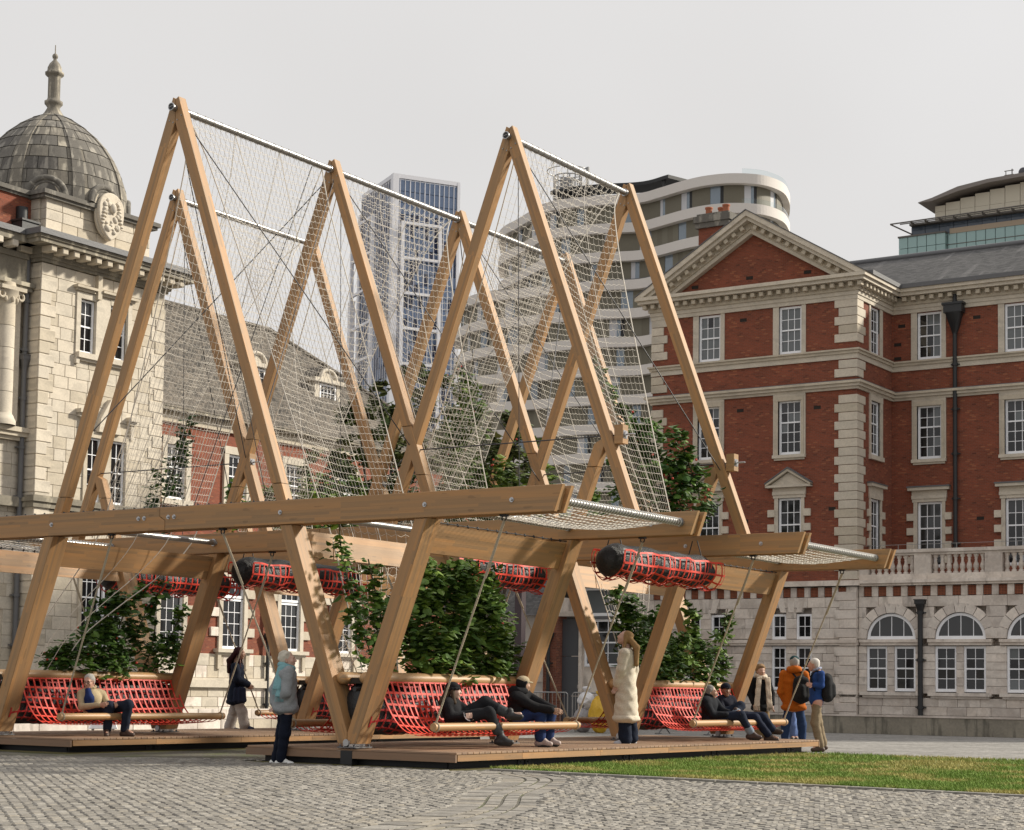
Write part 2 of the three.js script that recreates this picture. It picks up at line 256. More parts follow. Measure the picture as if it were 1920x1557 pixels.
  const N = 120000, im = new THREE.InstancedMesh(bl, mat({ color: 0xffffff, roughness: .9 }), N); im.name = 'grass'; im.userData = { kind: 'stuff', label: 'short mown lawn beside the long edge of the timber deck', category: 'grass' }; im.receiveShadow = im.castShadow = true;
  const col = new THREE.Color(); let c = 0; const lim = (x) => .45 - (15.4 - x) * .1033;
  while (c < N) { const x = rr(5.65, 17), z0 = rr(0, 1); const z = lerp(lim(x) - .0, -11.05, Math.pow(z0, 1.5)); const D = (19.43 - x) * .547 + (20.06 - z) * .837; if (rnd() > clamp(1.5 - (D - 16) / 18)) continue; const g = fbm(x / 16 + .5, z / 16 + .8, 12, 12, 4, 131), dry = sstep(.42, .62, fbm(x / 16 + .5, z / 16 + .8, 20, 20, 3, 135)); const sc = rr(.55, 1.15) * (.7 + .6 * g);
    dm.position.set(x, .02, z); dm.rotation.set(rr(-.5, .5), rr(0, 6.3), rr(-.5, .5)); dm.scale.set(1.6, sc, 1.6); dm.updateMatrix(); im.setMatrixAt(c, dm.matrix); const k = rr(.75, 1.25); col.setRGB(lerp(.15, .36, dry) * k, lerp(.235, .32, dry) * k, lerp(.035, .10, dry) * k); im.setColorAt(c, col); c++; }
  scene.add(im);
}
// ---------------------------------------------------------------- timber pavilion
const A = 3.65, PZ = [0, -3.821, -7.642, -11.463];
{
  const pav = thing('timber_pavilion', 'tall open pavilion of pale oak A-frames with crossed legs and long beams in the courtyard', 'pavilion');
  const S = .37, yc = 9.78, xi = y => S * (yc - y);
  let uo = 0; const W = () => rnd() < .5 ? M.wood : M.wood2; const U = () => (uo += .237, uo);
  const mir = (poly, s, u0) => { const q = poly.map(([x, y]) => [u0 + s * x, y]); return s < 0 ? q.reverse() : q; };
  // s=+1: leg falling to the right from apex u0
  function upper(u0, s, z, off, yb, joints = []) {
    let top = true, y1 = 10.14; const cuts = [...joints.filter(j => j > yb), yb]; let ys = null;
    for (const y of cuts) {
      const poly = ys === null ? [[.004, 10.13], [.057, 10.16], [xi(y) + .19, y], [xi(y), y + .0], [.004, yc - .02]] : [[xi(ys - .009), ys - .009], [xi(ys - .009) + .19, ys - .009], [xi(y) + .19, y], [xi(y), y]];
      part('leg', prism(mir(poly, s, u0), z - off, z - .165 + off, [S * s, -1], .006, U()), W(), pav); ys = y;
    }
    part('steel_plate', prism(mir([[.02, 10.12], [xi(9.72) + .1905, 9.72], [xi(9.72) + .187, 9.72], [.0, 10.11]].map(([x, y]) => [x + .0022, y]), s, u0), z - .075, z - .09, [0, 1], 0), M.gap, pav);
  }
  const lo = .0125;
  function lower(u0, s, z, off = 0) {
    const yt = 3.425, yk = (v) => yc - (v - .19 - lo) / S; const X = A - .004;
    const poly = [[xi(yt) - lo, yt], [xi(yt) + .19 + lo, yt], [X, yk(X)], [X, .32], [xi(.32) - lo, .32]];
    part('lower_leg', prism(mir(poly, s, u0), z + .045 - off, z - .285 + off, [S * s, -1], .007, U()), W(), pav);
  }
  // outer half legs: rise from foot at i*A outward
  function outerLow(i, z) { const s = -i; lower(i * 2 * A, s, z); }
  function outerUp(i, z) {       // to the node on the outer apex leg
    const u0 = i * 2 * A, yt = 5.0;
    const poly = [[xi(yt), yt], [xi(yt) + .19, yt], [xi(3.55) + .19, 3.55], [xi(3.55), 3.55]];
    const yj = 4.55; const p1 = [[xi(yt + .02), yt + .02], [xi(yt - .1) + .19, yt - .1], [xi(yj) + .19, yj], [xi(yj), yj]]; const p2 = [[xi(yj - .009), yj - .009], [xi(yj - .009) + .19, yj - .009], [xi(3.55) + .19, 3.55], [xi(3.55), 3.55]];
    part('leg', prism(mir(p1, -i, u0), z - .004, z - .161, [S, -1], .006, U()), W(), pav); part('leg', prism(mir(p2, -i, u0), z - .004, z - .161, [S, -1], .006, U()), W(), pav);
  }
  PZ.forEach((z, j) => {
    const inner = j === 1 || j === 2;
    for (const s of [1, -1]) { upper(0, s, z, 0, 3.55, inner ? [5.42, 4.6] : [4.05]); lower(0, s, z); outerLow(s, z); }
    if (inner) for (const i of [1, -1]) { for (const s of [1, -1]) upper(i * A, s, z, .003, 3.55, []); outerUp(i, z); }
    // beam: two planks either side of the legs, scarfed near the middle
    const T = 3.784, B = 3.433, e = 7.135, eb = 7.01;
    const right = [[-.02, T], [e, T], [eb, B], [.09, B], [.09, 3.585], [-.02, 3.645]], left = [[-e, T], [-.027, T], [-.027, 3.64], [.083, 3.58], [.083, B], [-eb, B]];
    for (const p of [right, left]) { part('beam', prism(p.slice().reverse(), z + .065, z - .012, [1, 0], .006, U()), W(), pav); part('beam', prism(p.slice().reverse(), z - .155, z - .245, [1, 0], .006, U()), W(), pav); }
    for (const s of [1, -1]) { part('beam_block', prism(mir([[6.55, T - .03], [7.06, T - .03], [6.98, B + .03], [6.55, B + .03]].reverse(), s, 0), z - .02, z - .15, [1, 0], .004, U()), M.wood2, pav); }
    const bolts = [-6.35, -4.93, -2.36, 2.36, 4.93, 6.35].map(x => [x, 3.61]).concat([[-.46, 3.63], [-.34, 3.63], [.16, 3.63], [.28, 3.63]]);
    for (const [x, y] of bolts) { const g = [cyl(.034, .012, 14), cyl(.017, .034, 6)].map((c, k) => { c.rotateX(Math.PI / 2); c.translate(x, y, z + .068 + k * .012); return c; }); part('bolt', g, M.steel, pav); }
    // apex pins
    const ap = j === 0 || j === 3 ? [0] : [-1, 0, 1];
    for (const i of ap) for (const [dx, dy] of [[-.11, -.16], [-.035, -.2], [.05, -.17], [.13, -.11]]) { const c = cyl(.011, .012, 8); c.rotateX(Math.PI / 2); c.translate(i * A + dx, 9.96 + dy, z + .003); part('screw', c, M.galv, pav); }
    // feet
    for (const i of [-1, 1]) {
      const x = i * A; const g = [box(x - .16, x + .16, .262, .278, z - .33, z + .06)]; for (const q of [-.12, .12]) for (const w of [.035, -.3]) { const c = cyl(.016, .03, 6); c.translate(x + q, .293, z + w); g.push(c); }
      part('foot_plate', g, M.lead, pav);
      const kn = cyl(.05, .40, 16); kn.rotateX(Math.PI / 2); kn.translate(x, .335, z - .13); const c2 = box(x - .055, x - .04, .278, .36, z - .3, z + .05), c3 = box(x + .04, x + .055, .278, .36, z - .3, z + .05); part('foot_pin', [kn, c2, c3], M.steel, pav);
    }
  });
  // ridge pipes
  const tubeP = (a, b, r, m = M.galv, nm = 'ridge_pipe') => part(nm, tube(a, b, r, 16), m, pav);
  const ridge = (x, z0, z1, open) => { tubeP([x, 9.98, z0], [x, 9.98, z1], .052); if (open) { const g = new THREE.TorusGeometry(.056, .009, 6, 24); g.translate(x, 9.98, z0); part('pipe_rim', [g, tube([x - .05, 9.97, z0 + .006], [x + .05, 9.995, z0 + .006], .005, 5)], M.steel, pav); const c = cyl(.051, .006, 20); c.rotateX(Math.PI / 2); c.translate(x, 9.98, z0 + .0015); part('pipe_bore', c, M.dark, pav); } const w = new THREE.CylinderGeometry(.068, .068, .05, 16); w.rotateX(Math.PI / 2); w.translate(x, 9.98, z1 + .03); part('pipe_collar', w, M.steel, pav); };
  ridge(0, .09, PZ[1] + .005, true); ridge(0, PZ[1] - .16, PZ[2] + .005, false); ridge(0, PZ[2] - .16, PZ[3] + .005, false);
  ridge(A, PZ[1] + .09, PZ[2] + .005, true); ridge(-A, PZ[1] + .09, PZ[2] + .005, true);
  // pipes at beam level
  for (const [z0, z1] of [[PZ[0] - .24, PZ[1] + .07], [PZ[2] - .24, PZ[3] + .07]]) for (const x of [-6.85, -4.91, -2.4, 2.4, 4.91, 6.85]) { tubeP([x, 3.62, z0], [x, 3.62, z1], .05, M.galv, 'cross_pipe'); const w = cyl(.066, .04, 16); w.rotateX(Math.PI / 2); w.translate(x, 3.62, z1 + .01); part('pipe_collar', w, M.steel, pav); }
  // tilted planks under the beams
  for (const [a, b] of [[0, 1], [2, 3]]) for (const [u0, s] of [[0, 1], [0, -1], [2 * A, -1], [-2 * A, 1]]) {
    const y0 = 2.98, y1 = 3.37, m = .095; const poly = [[xi(y0) + m - .03, y0], [xi(y0) + m + .03, y0], [xi(y1) + m + .03, y1], [xi(y1) + m - .03, y1]];
    const g = prism(mir(poly, s, u0), PZ[a] - .292, PZ[b] + .052, [0, 1], .005); const p = g.attributes.position, uv = g.attributes.uv, o = U(); for (let i = 0; i < p.count; i++) { uv.setXY(i, p.getZ(i) / 4 + o, p.getY(i) / .4 + o); }
    part('tie_plank', g, W(), pav);
  }
  // thin steel ties and bracing cables
  const cab = (a, b, r = .008, nm = 'bracing_cable') => part(nm, tube(a, b, r, 6), M.cable, pav);
  for (const z of [PZ[1] - .08, PZ[2] - .08]) for (const s of [1, -1]) { cab([s * 1.75, 5.02, z], [s * 5.75, 5.02, z], .011, 'tie_rod'); const x = s > 0 ? 5.72 : -1.78; part('tie_block', box(x - .06, x + .09, 4.88, 5.17, z - .09, z + .075), M.wood2, pav); const c = cyl(.05, .03, 6); c.rotateZ(Math.PI / 2); c.translate(x + .1, 5.02, z); part('tie_nut', [c, tube([x + .1, 5.02, z], [x + .26, 5.02, z], .014, 6), box(x + .088, x + .096, 4.96, 5.08, z - .06, z + .06)], M.steel, pav); }
  for (const [a, b] of [[0, 1], [2, 3]]) for (const s of [1, -1]) { cab([s * .1, 9.75, PZ[a] - .2], [s * 1.78, 5.1, PZ[b]], .009); cab([s * .1, 9.75, PZ[b] + .05], [s * 1.78, 5.1, PZ[a] - .2], .009); }
  for (const i of [-1, 0, 1]) { const s = i || 1; cab([i * A + s * .1, 9.75, PZ[1] - .2], [i * A + s * 1.9, 4.9, PZ[2]], .009); cab([i * A + .02, 9.8, PZ[1] - .25], [i * A + .05, 3.7, PZ[1] - .4], .007); }
  cab([.1, 9.85, -.25], [.25, 3.7, -2.2], .007); cab([.0, 9.9, -3.3], [-.9, 3.75, -1.5], .007);
  // black lacing along the tops of the front beam and tie planks
  const lac = []; for (let x = -6.8; x < 2.6; x += .22) lac.push(tube([x, 3.79, -.01], [x + .22, 3.79, -.01], .008, 5), tube([x, 3.775, .0], [x, 3.81, -.02], .016, 5)); part('net_lacing', lac, M.black, pav);

  // two decks
  for (const i of [-1, 1]) {
    const dk = thing('timber_deck', i > 0 ? 'slatted timber deck on black steel beside the lawn' : 'slatted timber deck on black steel at the left of the courtyard', 'deck', [i * A, 0, 0]);
    const z0 = .02, z1 = -11.95, hw = 1.85; const bg = [0, 1, 2].map(k => { const g = chamfer(2 * hw - .01, .03, .128, .004); const p = g.attributes.position, n = g.attributes.normal, uv = new Float32Array(p.count * 2); for (let q = 0; q < p.count; q++) { uv[2 * q] = p.getX(q) / 4 + k * .33; uv[2 * q + 1] = (p.getZ(q) + p.getY(q)) / .4 + k * .31; } g.setAttribute('uv', new THREE.BufferAttribute(uv, 2)); return g; });
    for (let z = z0 - .064; z > z1; z -= .138) { const o = part('deck_board', bg[Math.floor(rnd() * 3)], [M.deckA, M.deckB, M.deckC][Math.floor(rnd() * 3)], dk); o.position.set(0, .235 + rr(-.001, .001), z); o.rotation.y = rnd() < .5 ? 0 : Math.PI; }
    for (const s of [1, -1]) { let z = z0 - .03; while (z > z1) { const l = Math.min(rr(1.2, 2.3), z - z1); const g = new THREE.BoxGeometry(.03, .085, l - .006); g.translate(s * (hw - .02), .174, z - l / 2); const p = g.attributes.position, uv = g.attributes.uv, o = rnd(); for (let q = 0; q < p.count; q++) uv.setXY(q, p.getZ(q) / 4 + o, p.getY(q) / .4 + o); part('edge_trim', g, rnd() < .7 ? M.trim : M.wood2, dk); z -= l; } }
    for (const z of [z0, z1]) for (const [a, b] of [[-hw + .0, -.04], [.04, hw - .0]]) { const g = new THREE.BoxGeometry(b - a, .10, .03); g.translate((a + b) / 2, .168, z + (z === z0 ? .012 : -.03)); const p = g.attributes.position, uv = g.attributes.uv, o = rnd(); for (let q = 0; q < p.count; q++) uv.setXY(q, p.getX(q) / 4 + o, p.getY(q) / .4 + o); part('edge_trim', g, M.deckB, dk); }
    for (const s of [1, -1]) part('steel_beam', [box(s * (hw - .24), s * (hw - .22), .025, .13, z1 + .3, z0 - .15), box(s * (hw - .28), s * (hw - .16), .12, .132, z1 + .3, z0 - .15), box(s * (hw - .28), s * (hw - .16), .022, .034, z1 + .3, z0 - .15)], M.dark, dk);
    for (const z of [z0 - .15, z1 + .3]) part('steel_beam', [box(-hw + .25, hw - .25, .026, .13, z - .01, z + .01)], M.dark, dk);
    for (let z = z0 - 2.0; z > z1; z -= 3.05) part('splice_plate', [box(hw - .218, hw - .205, .03, .125, z - .17, z - .03), box(hw - .218, hw - .205, .03, .125, z + .03, z + .17), ...[-.1, .1].map(q => { const c = cyl(.012, .02, 6); c.rotateZ(Math.PI / 2); c.translate(hw - .2, .078, z + q); return c; })], M.iron, dk);
    part('steel_pocket', box(-.1, .1, .03, .225, z0 - .1, z0 + .034), M.dark, dk);
    part('base_timber', [box(-hw + .1, hw - .14, .0, .024, z1 + .2, z0 - .05)], mat({ color: rgb(.16, .14, .06), roughness: .95, bumpMap: T.fine, bumpScale: .004 }), dk);
  }
}
// ---------------------------------------------------------------- shared building pieces
const PANE = new Map(), cg = (w, h, d, c) => { const k = [w, h, d, c].map(v => v.toFixed(3)).join(); if (!PANE.has(k)) PANE.set(k, boxUV(chamfer(w, h, d, c), 2.5, 2.5, (PANE.size * .37) % 1, (PANE.size * .61) % 1)); return PANE.get(k); };
class Bank {        // stones of one wall: the first ones as single parts, the rest joined
  constructor(parent, name, limit, mats) { Object.assign(this, { parent, name, limit, mats, n: 0, rest: mats.map(() => []) }); }
  add(x0, x1, y0, y1, z0, z1, turn) {
    const w = x1 - x0, h = y1 - y0, d = z1 - z0, m = Math.floor(rnd() * this.mats.length), g = cg(w, h, d, Math.min(.012, h * .05));
    if (this.n++ < this.limit) { const o = part(this.name, g, this.mats[m], this.parent); o.position.set((x0 + x1) / 2, (y0 + y1) / 2, (z0 + z1) / 2); }
    else { const c = g.clone(); c.translate((x0 + x1) / 2, (y0 + y1) / 2, (z0 + z1) / 2); this.rest[m].push(c); }
  }
  flush() { this.rest.forEach((r, i) => { if (r.length) part(this.name + '_courses', r, this.mats[i], this.parent, 'stuff'); }); }
  fill(x0, x1, y0, y1, ch, z0, z1, holes = [], lmin = .5, lmax = .9, gap = .008) {
    const n = Math.round((y1 - y0) / ch), h = (y1 - y0) / n;
    for (let k = 0; k < n; k++) {
      const a = y0 + k * h, b = a + h; let spans = [[x0, x1]];
      for (const [hx0, hx1, hy0, hy1] of holes) if (b - .02 > hy0 && a + .02 < hy1) spans = spans.flatMap(([p, q]) => hx1 <= p || hx0 >= q ? [[p, q]] : [[p, hx0], [hx1, q]].filter(([u, v]) => v - u > .06));
      for (const [p, q] of spans) { let x = p; while (x < q - .01) { let l = Math.round((lmin + rnd() * (lmax - lmin)) * 20) / 20; if (q - x - l < .28) l = q - x; this.add(x + gap / 2, x + l - gap / 2, a + gap / 2, b - gap / 2, z0, z1 + rr(-.003, .003)); x += l; } }
    }
  }
}
// sliding sash window: frame, glazing bars, single panes
function sash(parent, x, y, w, h, z, cols, rows, o = {}) {
  const g = grp('window', parent); g.position.set(x + w / 2, y, z); const m = o.m || M.white, F = o.f || .075, b = o.b || .022, fr = [];
  fr.push(box(-w / 2, -w / 2 + F, 0, h, -.03, .05), box(w / 2 - F, w / 2, 0, h, -.03, .05), box(-w / 2 + F, w / 2 - F, h - F, h, -.03, .048), box(-w / 2 + F, w / 2 - F, 0, F * 1.3, -.03, .055));
  const x0 = -w / 2 + F, x1 = w / 2 - F, y0 = F * 1.3, y1 = h - F, mid = o.mid === undefined ? .5 : o.mid;
  part('window_frame', fr, m, g); const bars = [];
  for (let c = 1; c < cols; c++) { const q = lerp(x0, x1, c / cols); bars.push(box(q - b / 2, q + b / 2, y0, y1, -.015, .018)); }
  for (let r = 1; r < rows; r++) { const q = lerp(y0, y1, r / rows), mm = mid && Math.abs(r / rows - mid) < .5 / rows; const bb = mm ? b * 2.2 : b; bars.push(box(x0, x1, q - bb / 2, q + bb / 2, -.016, mm ? .035 : .0165)); }
  if (bars.length) part('glazing_bar', bars, m, g);
  const pw = (x1 - x0) / cols, ph = (y1 - y0) / rows, pg = cg(pw - .004, ph - .004, .006, .001), tone = rnd();
  for (let c = 0; c < cols; c++) for (let r = 0; r < rows; r++) { const grey = o.grey ? o.grey(c, r) : 0; const p = part('pane', pg, grey > rnd() ? M.glassB : tone > .55 && r / rows > tone - .1 ? M.glass : M.glassC, g); p.position.set(x0 + (c + .5) * pw, y0 + (r + .5) * ph, -.006); p.rotation.set(rr(-.022, .022), rr(-.022, .022), 0); }
  return g;
}
const room = (x0, x1, y0, y1, z) => box(x0, x1, y0, y1, z - .02, z - .005);
function downpipe(name, label, parentPos, turn, x, y0, y1, z, r, hopper, m = M.iron) {
  const o = thing(name, label, 'drainpipe', parentPos, turn); const g = [tube([x, y0, z], [x, y1, z], r, 12)]; part('pipe', g, m, o);
  const br = []; for (let y = y0 + .4; y < y1; y += 1.55) br.push(tube([x, y, z], [x, y + .1, z], r * 1.35, 12), box(x - r * 2, x + r * 2, y + .03, y + .07, z - r * 1.4, z)); if (br.length) part('pipe_collar', br, m, o);
  if (hopper) { const [hw, hh, hy] = hopper; const s = new THREE.CylinderGeometry(hw * .72, r * 1.1, hh, 4, 1); s.rotateY(Math.PI / 4); s.translate(x, hy - hh * .5, z); part('hopper_head', [s, box(x - hw * .62, x + hw * .62, hy - .02, hy + hh * .35, z - hw * .5, z + hw * .5), box(x - hw * .72, x + hw * .72, hy + hh * .35, hy + hh * .45, z - hw * .56, z + hw * .56)], m, o); }
  return o;
}

// ---------------------------------------------------------------- left: stone tower with dome, and its brick wing
{
  const B = thing('domed_stone_building', 'pale stone corner tower with a dark ribbed dome and thin finial at the left', 'building', [-24, 0, -19.04], Math.PI / 2);
  const bank = new Bank(B, 'ashlar_stone', 300, [M.stone, M.stoneB, M.stoneC, M.stone]);
  part('wall', [box(.02, 5.48, 0, 14.45, -5.4, -.42)], M.stoneB, B);
  const holes = [[1.64, 3.78, 11.74, 13.6], [2.12, 3.88, 6.99, 9.15]];
  bank.fill(.0, 5.5, 7.0, 14.40, .389, -.43, .0, holes); bank.fill(0, 5.5, .3, 6.6, .42, -.43, .0, [[2.08, 3.97, 2.22, 5.05]], .6, 1);
  // rusticated long stones at the corners and returns
  for (let k = 0; k < 34; k++) { const a = .3 + k * .4; if (a > 13.9) break; if (a > 6.3 && a < 7) continue; const l = k % 2 ? .62 : .42; bank.add(-.03, l, a + .012, a + .378, -.045, .028); bank.add(5.5 - l, 5.53, a + .012, a + .378, -.045, .028); }
  for (let a = .3; a < 14.2; a += .4) { bank.add(-.028, .01, a + .01, a + .385, -.595, -.05); }
  // string course
  part('string_course', [box(-.12, 5.62, 6.62, 6.80, -5.4, .10), box(-.18, 5.68, 6.80, 6.93, -5.4, .17), box(-.1, 5.6, 6.93, 7.0, -5.4, .08)], M.cornice, B);
  // cornice
  const cor = []; for (const [y0, y1, p] of [[14.42, 14.52, .08], [14.52, 14.62, .15], [14.62, 14.84, .2], [14.84, 14.97, .72], [14.97, 15.06, .78]]) cor.push(box(-p, 5.5 + p, y0, y1, -5.4 - p, p)); part('cornice', cor, M.cornice, B);
  part('gutter', [box(-.88, 6.38, 15.06, 15.24, -6.2, .87)], M.lead, B);
  for (let x = -.1; x < 5.8; x += .48) { const o = part('modillion', cg(.24, .2, .46, .02), M.stoneB, B); o.position.set(x, 14.735, .42); }
  for (let z = -.35; z > -5; z -= .48) { const o = part('modillion', cg(.46, .2, .24, .02), M.stoneB, B); o.position.set(-.42, 14.735, z); }
  // attic and drum
  part('attic', [box(.15, 5.35, 15.2, 15.52, -5.25, -.12), box(.3, 5.2, 15.52, 15.6, -5.1, -.25)], M.stoneB, B);
  for (let k = 0; k < 3; k++) { let x = .42; while (x < 5.05) { const l = Math.min(rr(.6, .95), 5.08 - x); bank.add(x, x + l - .012, 15.6 + k * .34, 15.93 + k * .34, -.6, -.36); x += l; } let z = -.62; while (z > -5) { bank.add(.36, .6, 15.6 + k * .34, 15.93 + k * .34, z - .8, z - .012); z -= .81; } }
  part('drum', [box(.45, 5.05, 15.6, 16.62, -5, -.45)], M.stoneB, B);
  part('drum_cornice', [box(.22, 5.28, 16.60, 16.70, -5.2, -.22), box(.14, 5.36, 16.70, 16.84, -5.28, -.14)], M.dome, B);
  // dome of cut stones
  const D = grp('dome', B); D.position.set(2.7, 16.84, -2.7);
  const prof = [[2.60, 0], [2.58, .45], [2.50, .92], [2.35, 1.38], [2.14, 1.82], [1.86, 2.24], [1.52, 2.62], [1.12, 2.97], [.66, 3.28], [.24, 3.48]];
  const N = 24; for (let k = 0; k < prof.length - 1; k++) { const [r0, y0] = prof[k], [r1, y1] = prof[k + 1]; const gs = [0, 1].map(() => { const n = 3, w = Math.PI * 2 / N, P = []; const gapA = .012 / r0; const pt = (a, r, y) => [Math.sin(a) * r, y, Math.cos(a) * r]; const q = (a, b, c, d) => P.push(...a, ...b, ...c, ...a, ...c, ...d); for (let i = 0; i < n; i++) { const a0 = -w / 2 + gapA + (w - 2 * gapA) * i / n, a1 = -w / 2 + gapA + (w - 2 * gapA) * (i + 1) / n, e = .012; q(pt(a0, r0, y0 + e), pt(a1, r0, y0 + e), pt(a1, r1, y1 - e), pt(a0, r1, y1 - e)); q(pt(a0, r0 - .05, y0 + e), pt(a1, r0 - .05, y0 + e), pt(a1, r0, y0 + e), pt(a0, r0, y0 + e)); q(pt(a0, r1, y1 - e), pt(a1, r1, y1 - e), pt(a1, r1 - .05, y1 - e), pt(a0, r1 - .05, y1 - e)); } for (const s of [-1, 1]) { const a = s * (w / 2 - gapA); q(pt(a, r0 - .05, y0), pt(a, r0, y0 + .012), pt(a, r1, y1 - .012), pt(a, r1 - .05, y1)); } const g = new THREE.BufferGeometry(); g.setAttribute('position', new THREE.Float32BufferAttribute(P, 3)); g.computeVertexNormals(); return boxUV(g, 2.2, 2.2, rnd(), rnd()); });
    for (let i = 0; i < N; i++) { const o = part('dome_stone', gs[i & 1], [M.dome, M.domeB, M.dome, M.dome, M.domeC][Math.floor(rnd() * 5)], D); o.rotation.y = (i + (k & 1) * .5) * Math.PI * 2 / N; } }
  part('dome_core', [lathe(prof.map(([r, y]) => [r - .045, y]), 40)], M.domeB, D);
  for (let i = 0; i < 8; i++) { const a = i * Math.PI / 4 + Math.PI / 8, gs = []; for (let k = 0; k < prof.length - 1; k++) { const [r0, y0] = prof[k], [r1, y1] = prof[k + 1], w0 = .20 * (.35 + .65 * r0 / 2.6), w1 = .20 * (.35 + .65 * r1 / 2.6); const P = [[-w0, y0, r0 + .05], [w0, y0, r0 + .05], [w1, y1 - .012, r1 + .05], [-w1, y1 - .012, r1 + .05]], Q = P.map(([x, y, z]) => [x, y, z - .12]); const f = (...v) => v.flat(); const tri = f(P[0], P[1], P[2], P[0], P[2], P[3], P[1], Q[1], Q[2], P[1], Q[2], P[2], Q[0], P[0], P[3], Q[0], P[3], Q[3], P[3], P[2], Q[2], P[3], Q[2], Q[3]); const g = new THREE.BufferGeometry(); g.setAttribute('position', new THREE.Float32BufferAttribute(tri, 3)); g.computeVertexNormals(); gs.push(g); } const o = part('dome_rib', gs, i % 3 ? M.dome : M.domeC, D); o.rotation.y = a; }
  for (let i = 0; i < 8; i++) { const a = i * Math.PI / 4, gs = [new THREE.TorusGeometry(.60, .10, 8, 20, Math.PI), new THREE.TorusGeometry(.47, .05, 8, 20, Math.PI)]; gs.forEach(g => g.translate(0, .02, 2.56)); const o = part('arched_hood', gs, M.dome, D); o.rotation.y = a; const c = new THREE.CylinderGeometry(.46, .46, .3, 24, 1, false, -Math.PI / 2, Math.PI); c.rotateX(-Math.PI / 2); c.translate(0, .02, 2.42); const p = part('lunette', boxUV(c, 1), M.stoneB, D); p.rotation.y = a; }
  // carved roundel on the front
  const sh = grp('carved_shield', B); sh.position.set(2.95, 16.55, -.2);
  { const s = new THREE.Shape(); s.moveTo(0, -.78); s.bezierCurveTo(.35, -.6, .55, -.2, .52, .25); s.bezierCurveTo(.5, .55, .25, .72, 0, .72); s.bezierCurveTo(-.25, .72, -.5, .55, -.52, .25); s.bezierCurveTo(-.55, -.2, -.35, -.6, 0, -.78); const g = new THREE.ExtrudeGeometry(s, { depth: .12, bevelEnabled: true, bevelSize: .05, bevelThickness: .06, bevelSegments: 3, curveSegments: 12 }); part('shield', boxUV(g, 1), M.stoneC, sh);
    const bl = []; for (let i = 0; i < 34; i++) { const y = rr(-.55, .55), x = rr(-.36, .36) * (1 - Math.abs(y) * .3); const e = new THREE.SphereGeometry(rr(.04, .1), 8, 6); e.scale(1, rr(.6, 1.5), .8); e.rotateZ(rr(-1, 1)); e.translate(x, y, .18); bl.push(e); } for (const s of [-1, 1]) for (let k = 0; k < 6; k++) { const e = new THREE.SphereGeometry(.07, 8, 6); e.scale(1.2, .7, .8); e.translate(s * (.30 + k * .025), .3 - k * .12, .2); bl.push(e); } const e = new THREE.SphereGeometry(.15, 12, 10); e.scale(.85, 1.15, .8); e.translate(0, .24, .22); bl.push(e); part('carving', bl, M.stone, sh);
    const t = new THREE.TorusGeometry(.56, .06, 8, 28); t.scale(1, 1.28, 1); part('shield_rim', t, M.stoneB, sh); }
  // finial
  part('finial', boxUV(lathe([[.42, 20.22], [.30, 20.38], [.20, 20.56], [.27, 20.66], [.31, 20.70], [.31, 20.78], [.23, 20.82], [.21, 20.9], [.21, 21.62], [.26, 21.66], [.32, 21.72], [.32, 21.78], [.25, 21.83], [.24, 21.95], [.17, 22.1], [.08, 22.2], [.05, 22.26], [.09, 22.30], [.10, 22.36], [.07, 22.43], [.02, 22.46], [.015, 22.75], [.0, 22.76]].map(([r, y]) => [r, y]), 12).translate(2.7, 0, -2.7), 1.5), M.domeC, B);
  // tower windows
  part('window_surround', [box(1.48, 1.66, 11.72, 13.76, -.05, .05), box(3.76, 3.94, 11.72, 13.76, -.05, .05), box(2.36, 2.98, 11.78, 13.72, -.2, .03), box(1.66, 2.36, 13.56, 13.76, -.06, .045), box(2.98, 3.76, 13.56, 13.76, -.06, .045), box(1.5, 3.92, 11.60, 11.78, -.05, .19), box(1.62, 3.8, 11.52, 11.60, -.05, .1), box(1.46, 1.60, 11.40, 11.6, -.05, .12), box(3.82, 3.96, 11.40, 11.6, -.05, .12)], M.stone, B);
  part('hood_mould', [box(1.34, 2.26, 13.86, 13.94, -.05, .22), box(1.40, 2.22, 13.78, 13.86, -.05, .12), box(2.48, 4.1, 13.86, 13.94, -.05, .22), box(2.5, 4.0, 13.78, 13.86, -.05, .12), box(2.28, 2.46, 13.62, 14.40, -.05, .16)], M.stoneB, B);
  sash(B, 1.68, 11.80, .66, 1.74, -.14, 2, 4, { f: .06 }); sash(B, 3.0, 11.80, .74, 1.74, -.14, 2, 4, { f: .06 });
  part('window_surround', [box(1.98, 2.14, 7.0, 9.25, -.05, .05), box(3.86, 4.0, 7.0, 9.25, -.05, .05), box(2.76, 3.2, 7.0, 9.2, -.15, .03), box(2.14, 3.86, 9.1, 9.3, -.06, .045)], M.stoneB, B);
  { const s = prism([[2.5, 9.3], [3.5, 9.3], [3.42, 9.75], [3.0, 10.42], [2.58, 9.75]].reverse(), .16, -.05, [0, 1], .01); part('gable_hood', boxUV(s, 1), M.stoneC, B); part('hood_mould', [box(1.6, 2.02, 9.82, 9.95, -.05, .26), box(1.66, 2.0, 9.7, 9.82, -.05, .15), box(3.85, 4.25, 9.82, 9.95, -.05, .26), box(3.9, 4.2, 9.7, 9.82, -.05, .15), box(1.78, 1.92, 9.2, 9.7, -.05, .1), box(4, 4.14, 9.2, 9.7, -.05, .1)], M.stone, B); }
  sash(B, 2.16, 7.02, .6, 2.07, -.1, 2, 4, { f: .055 }); sash(B, 3.22, 7.02, .62, 2.07, -.1, 2, 4, { f: .055 });
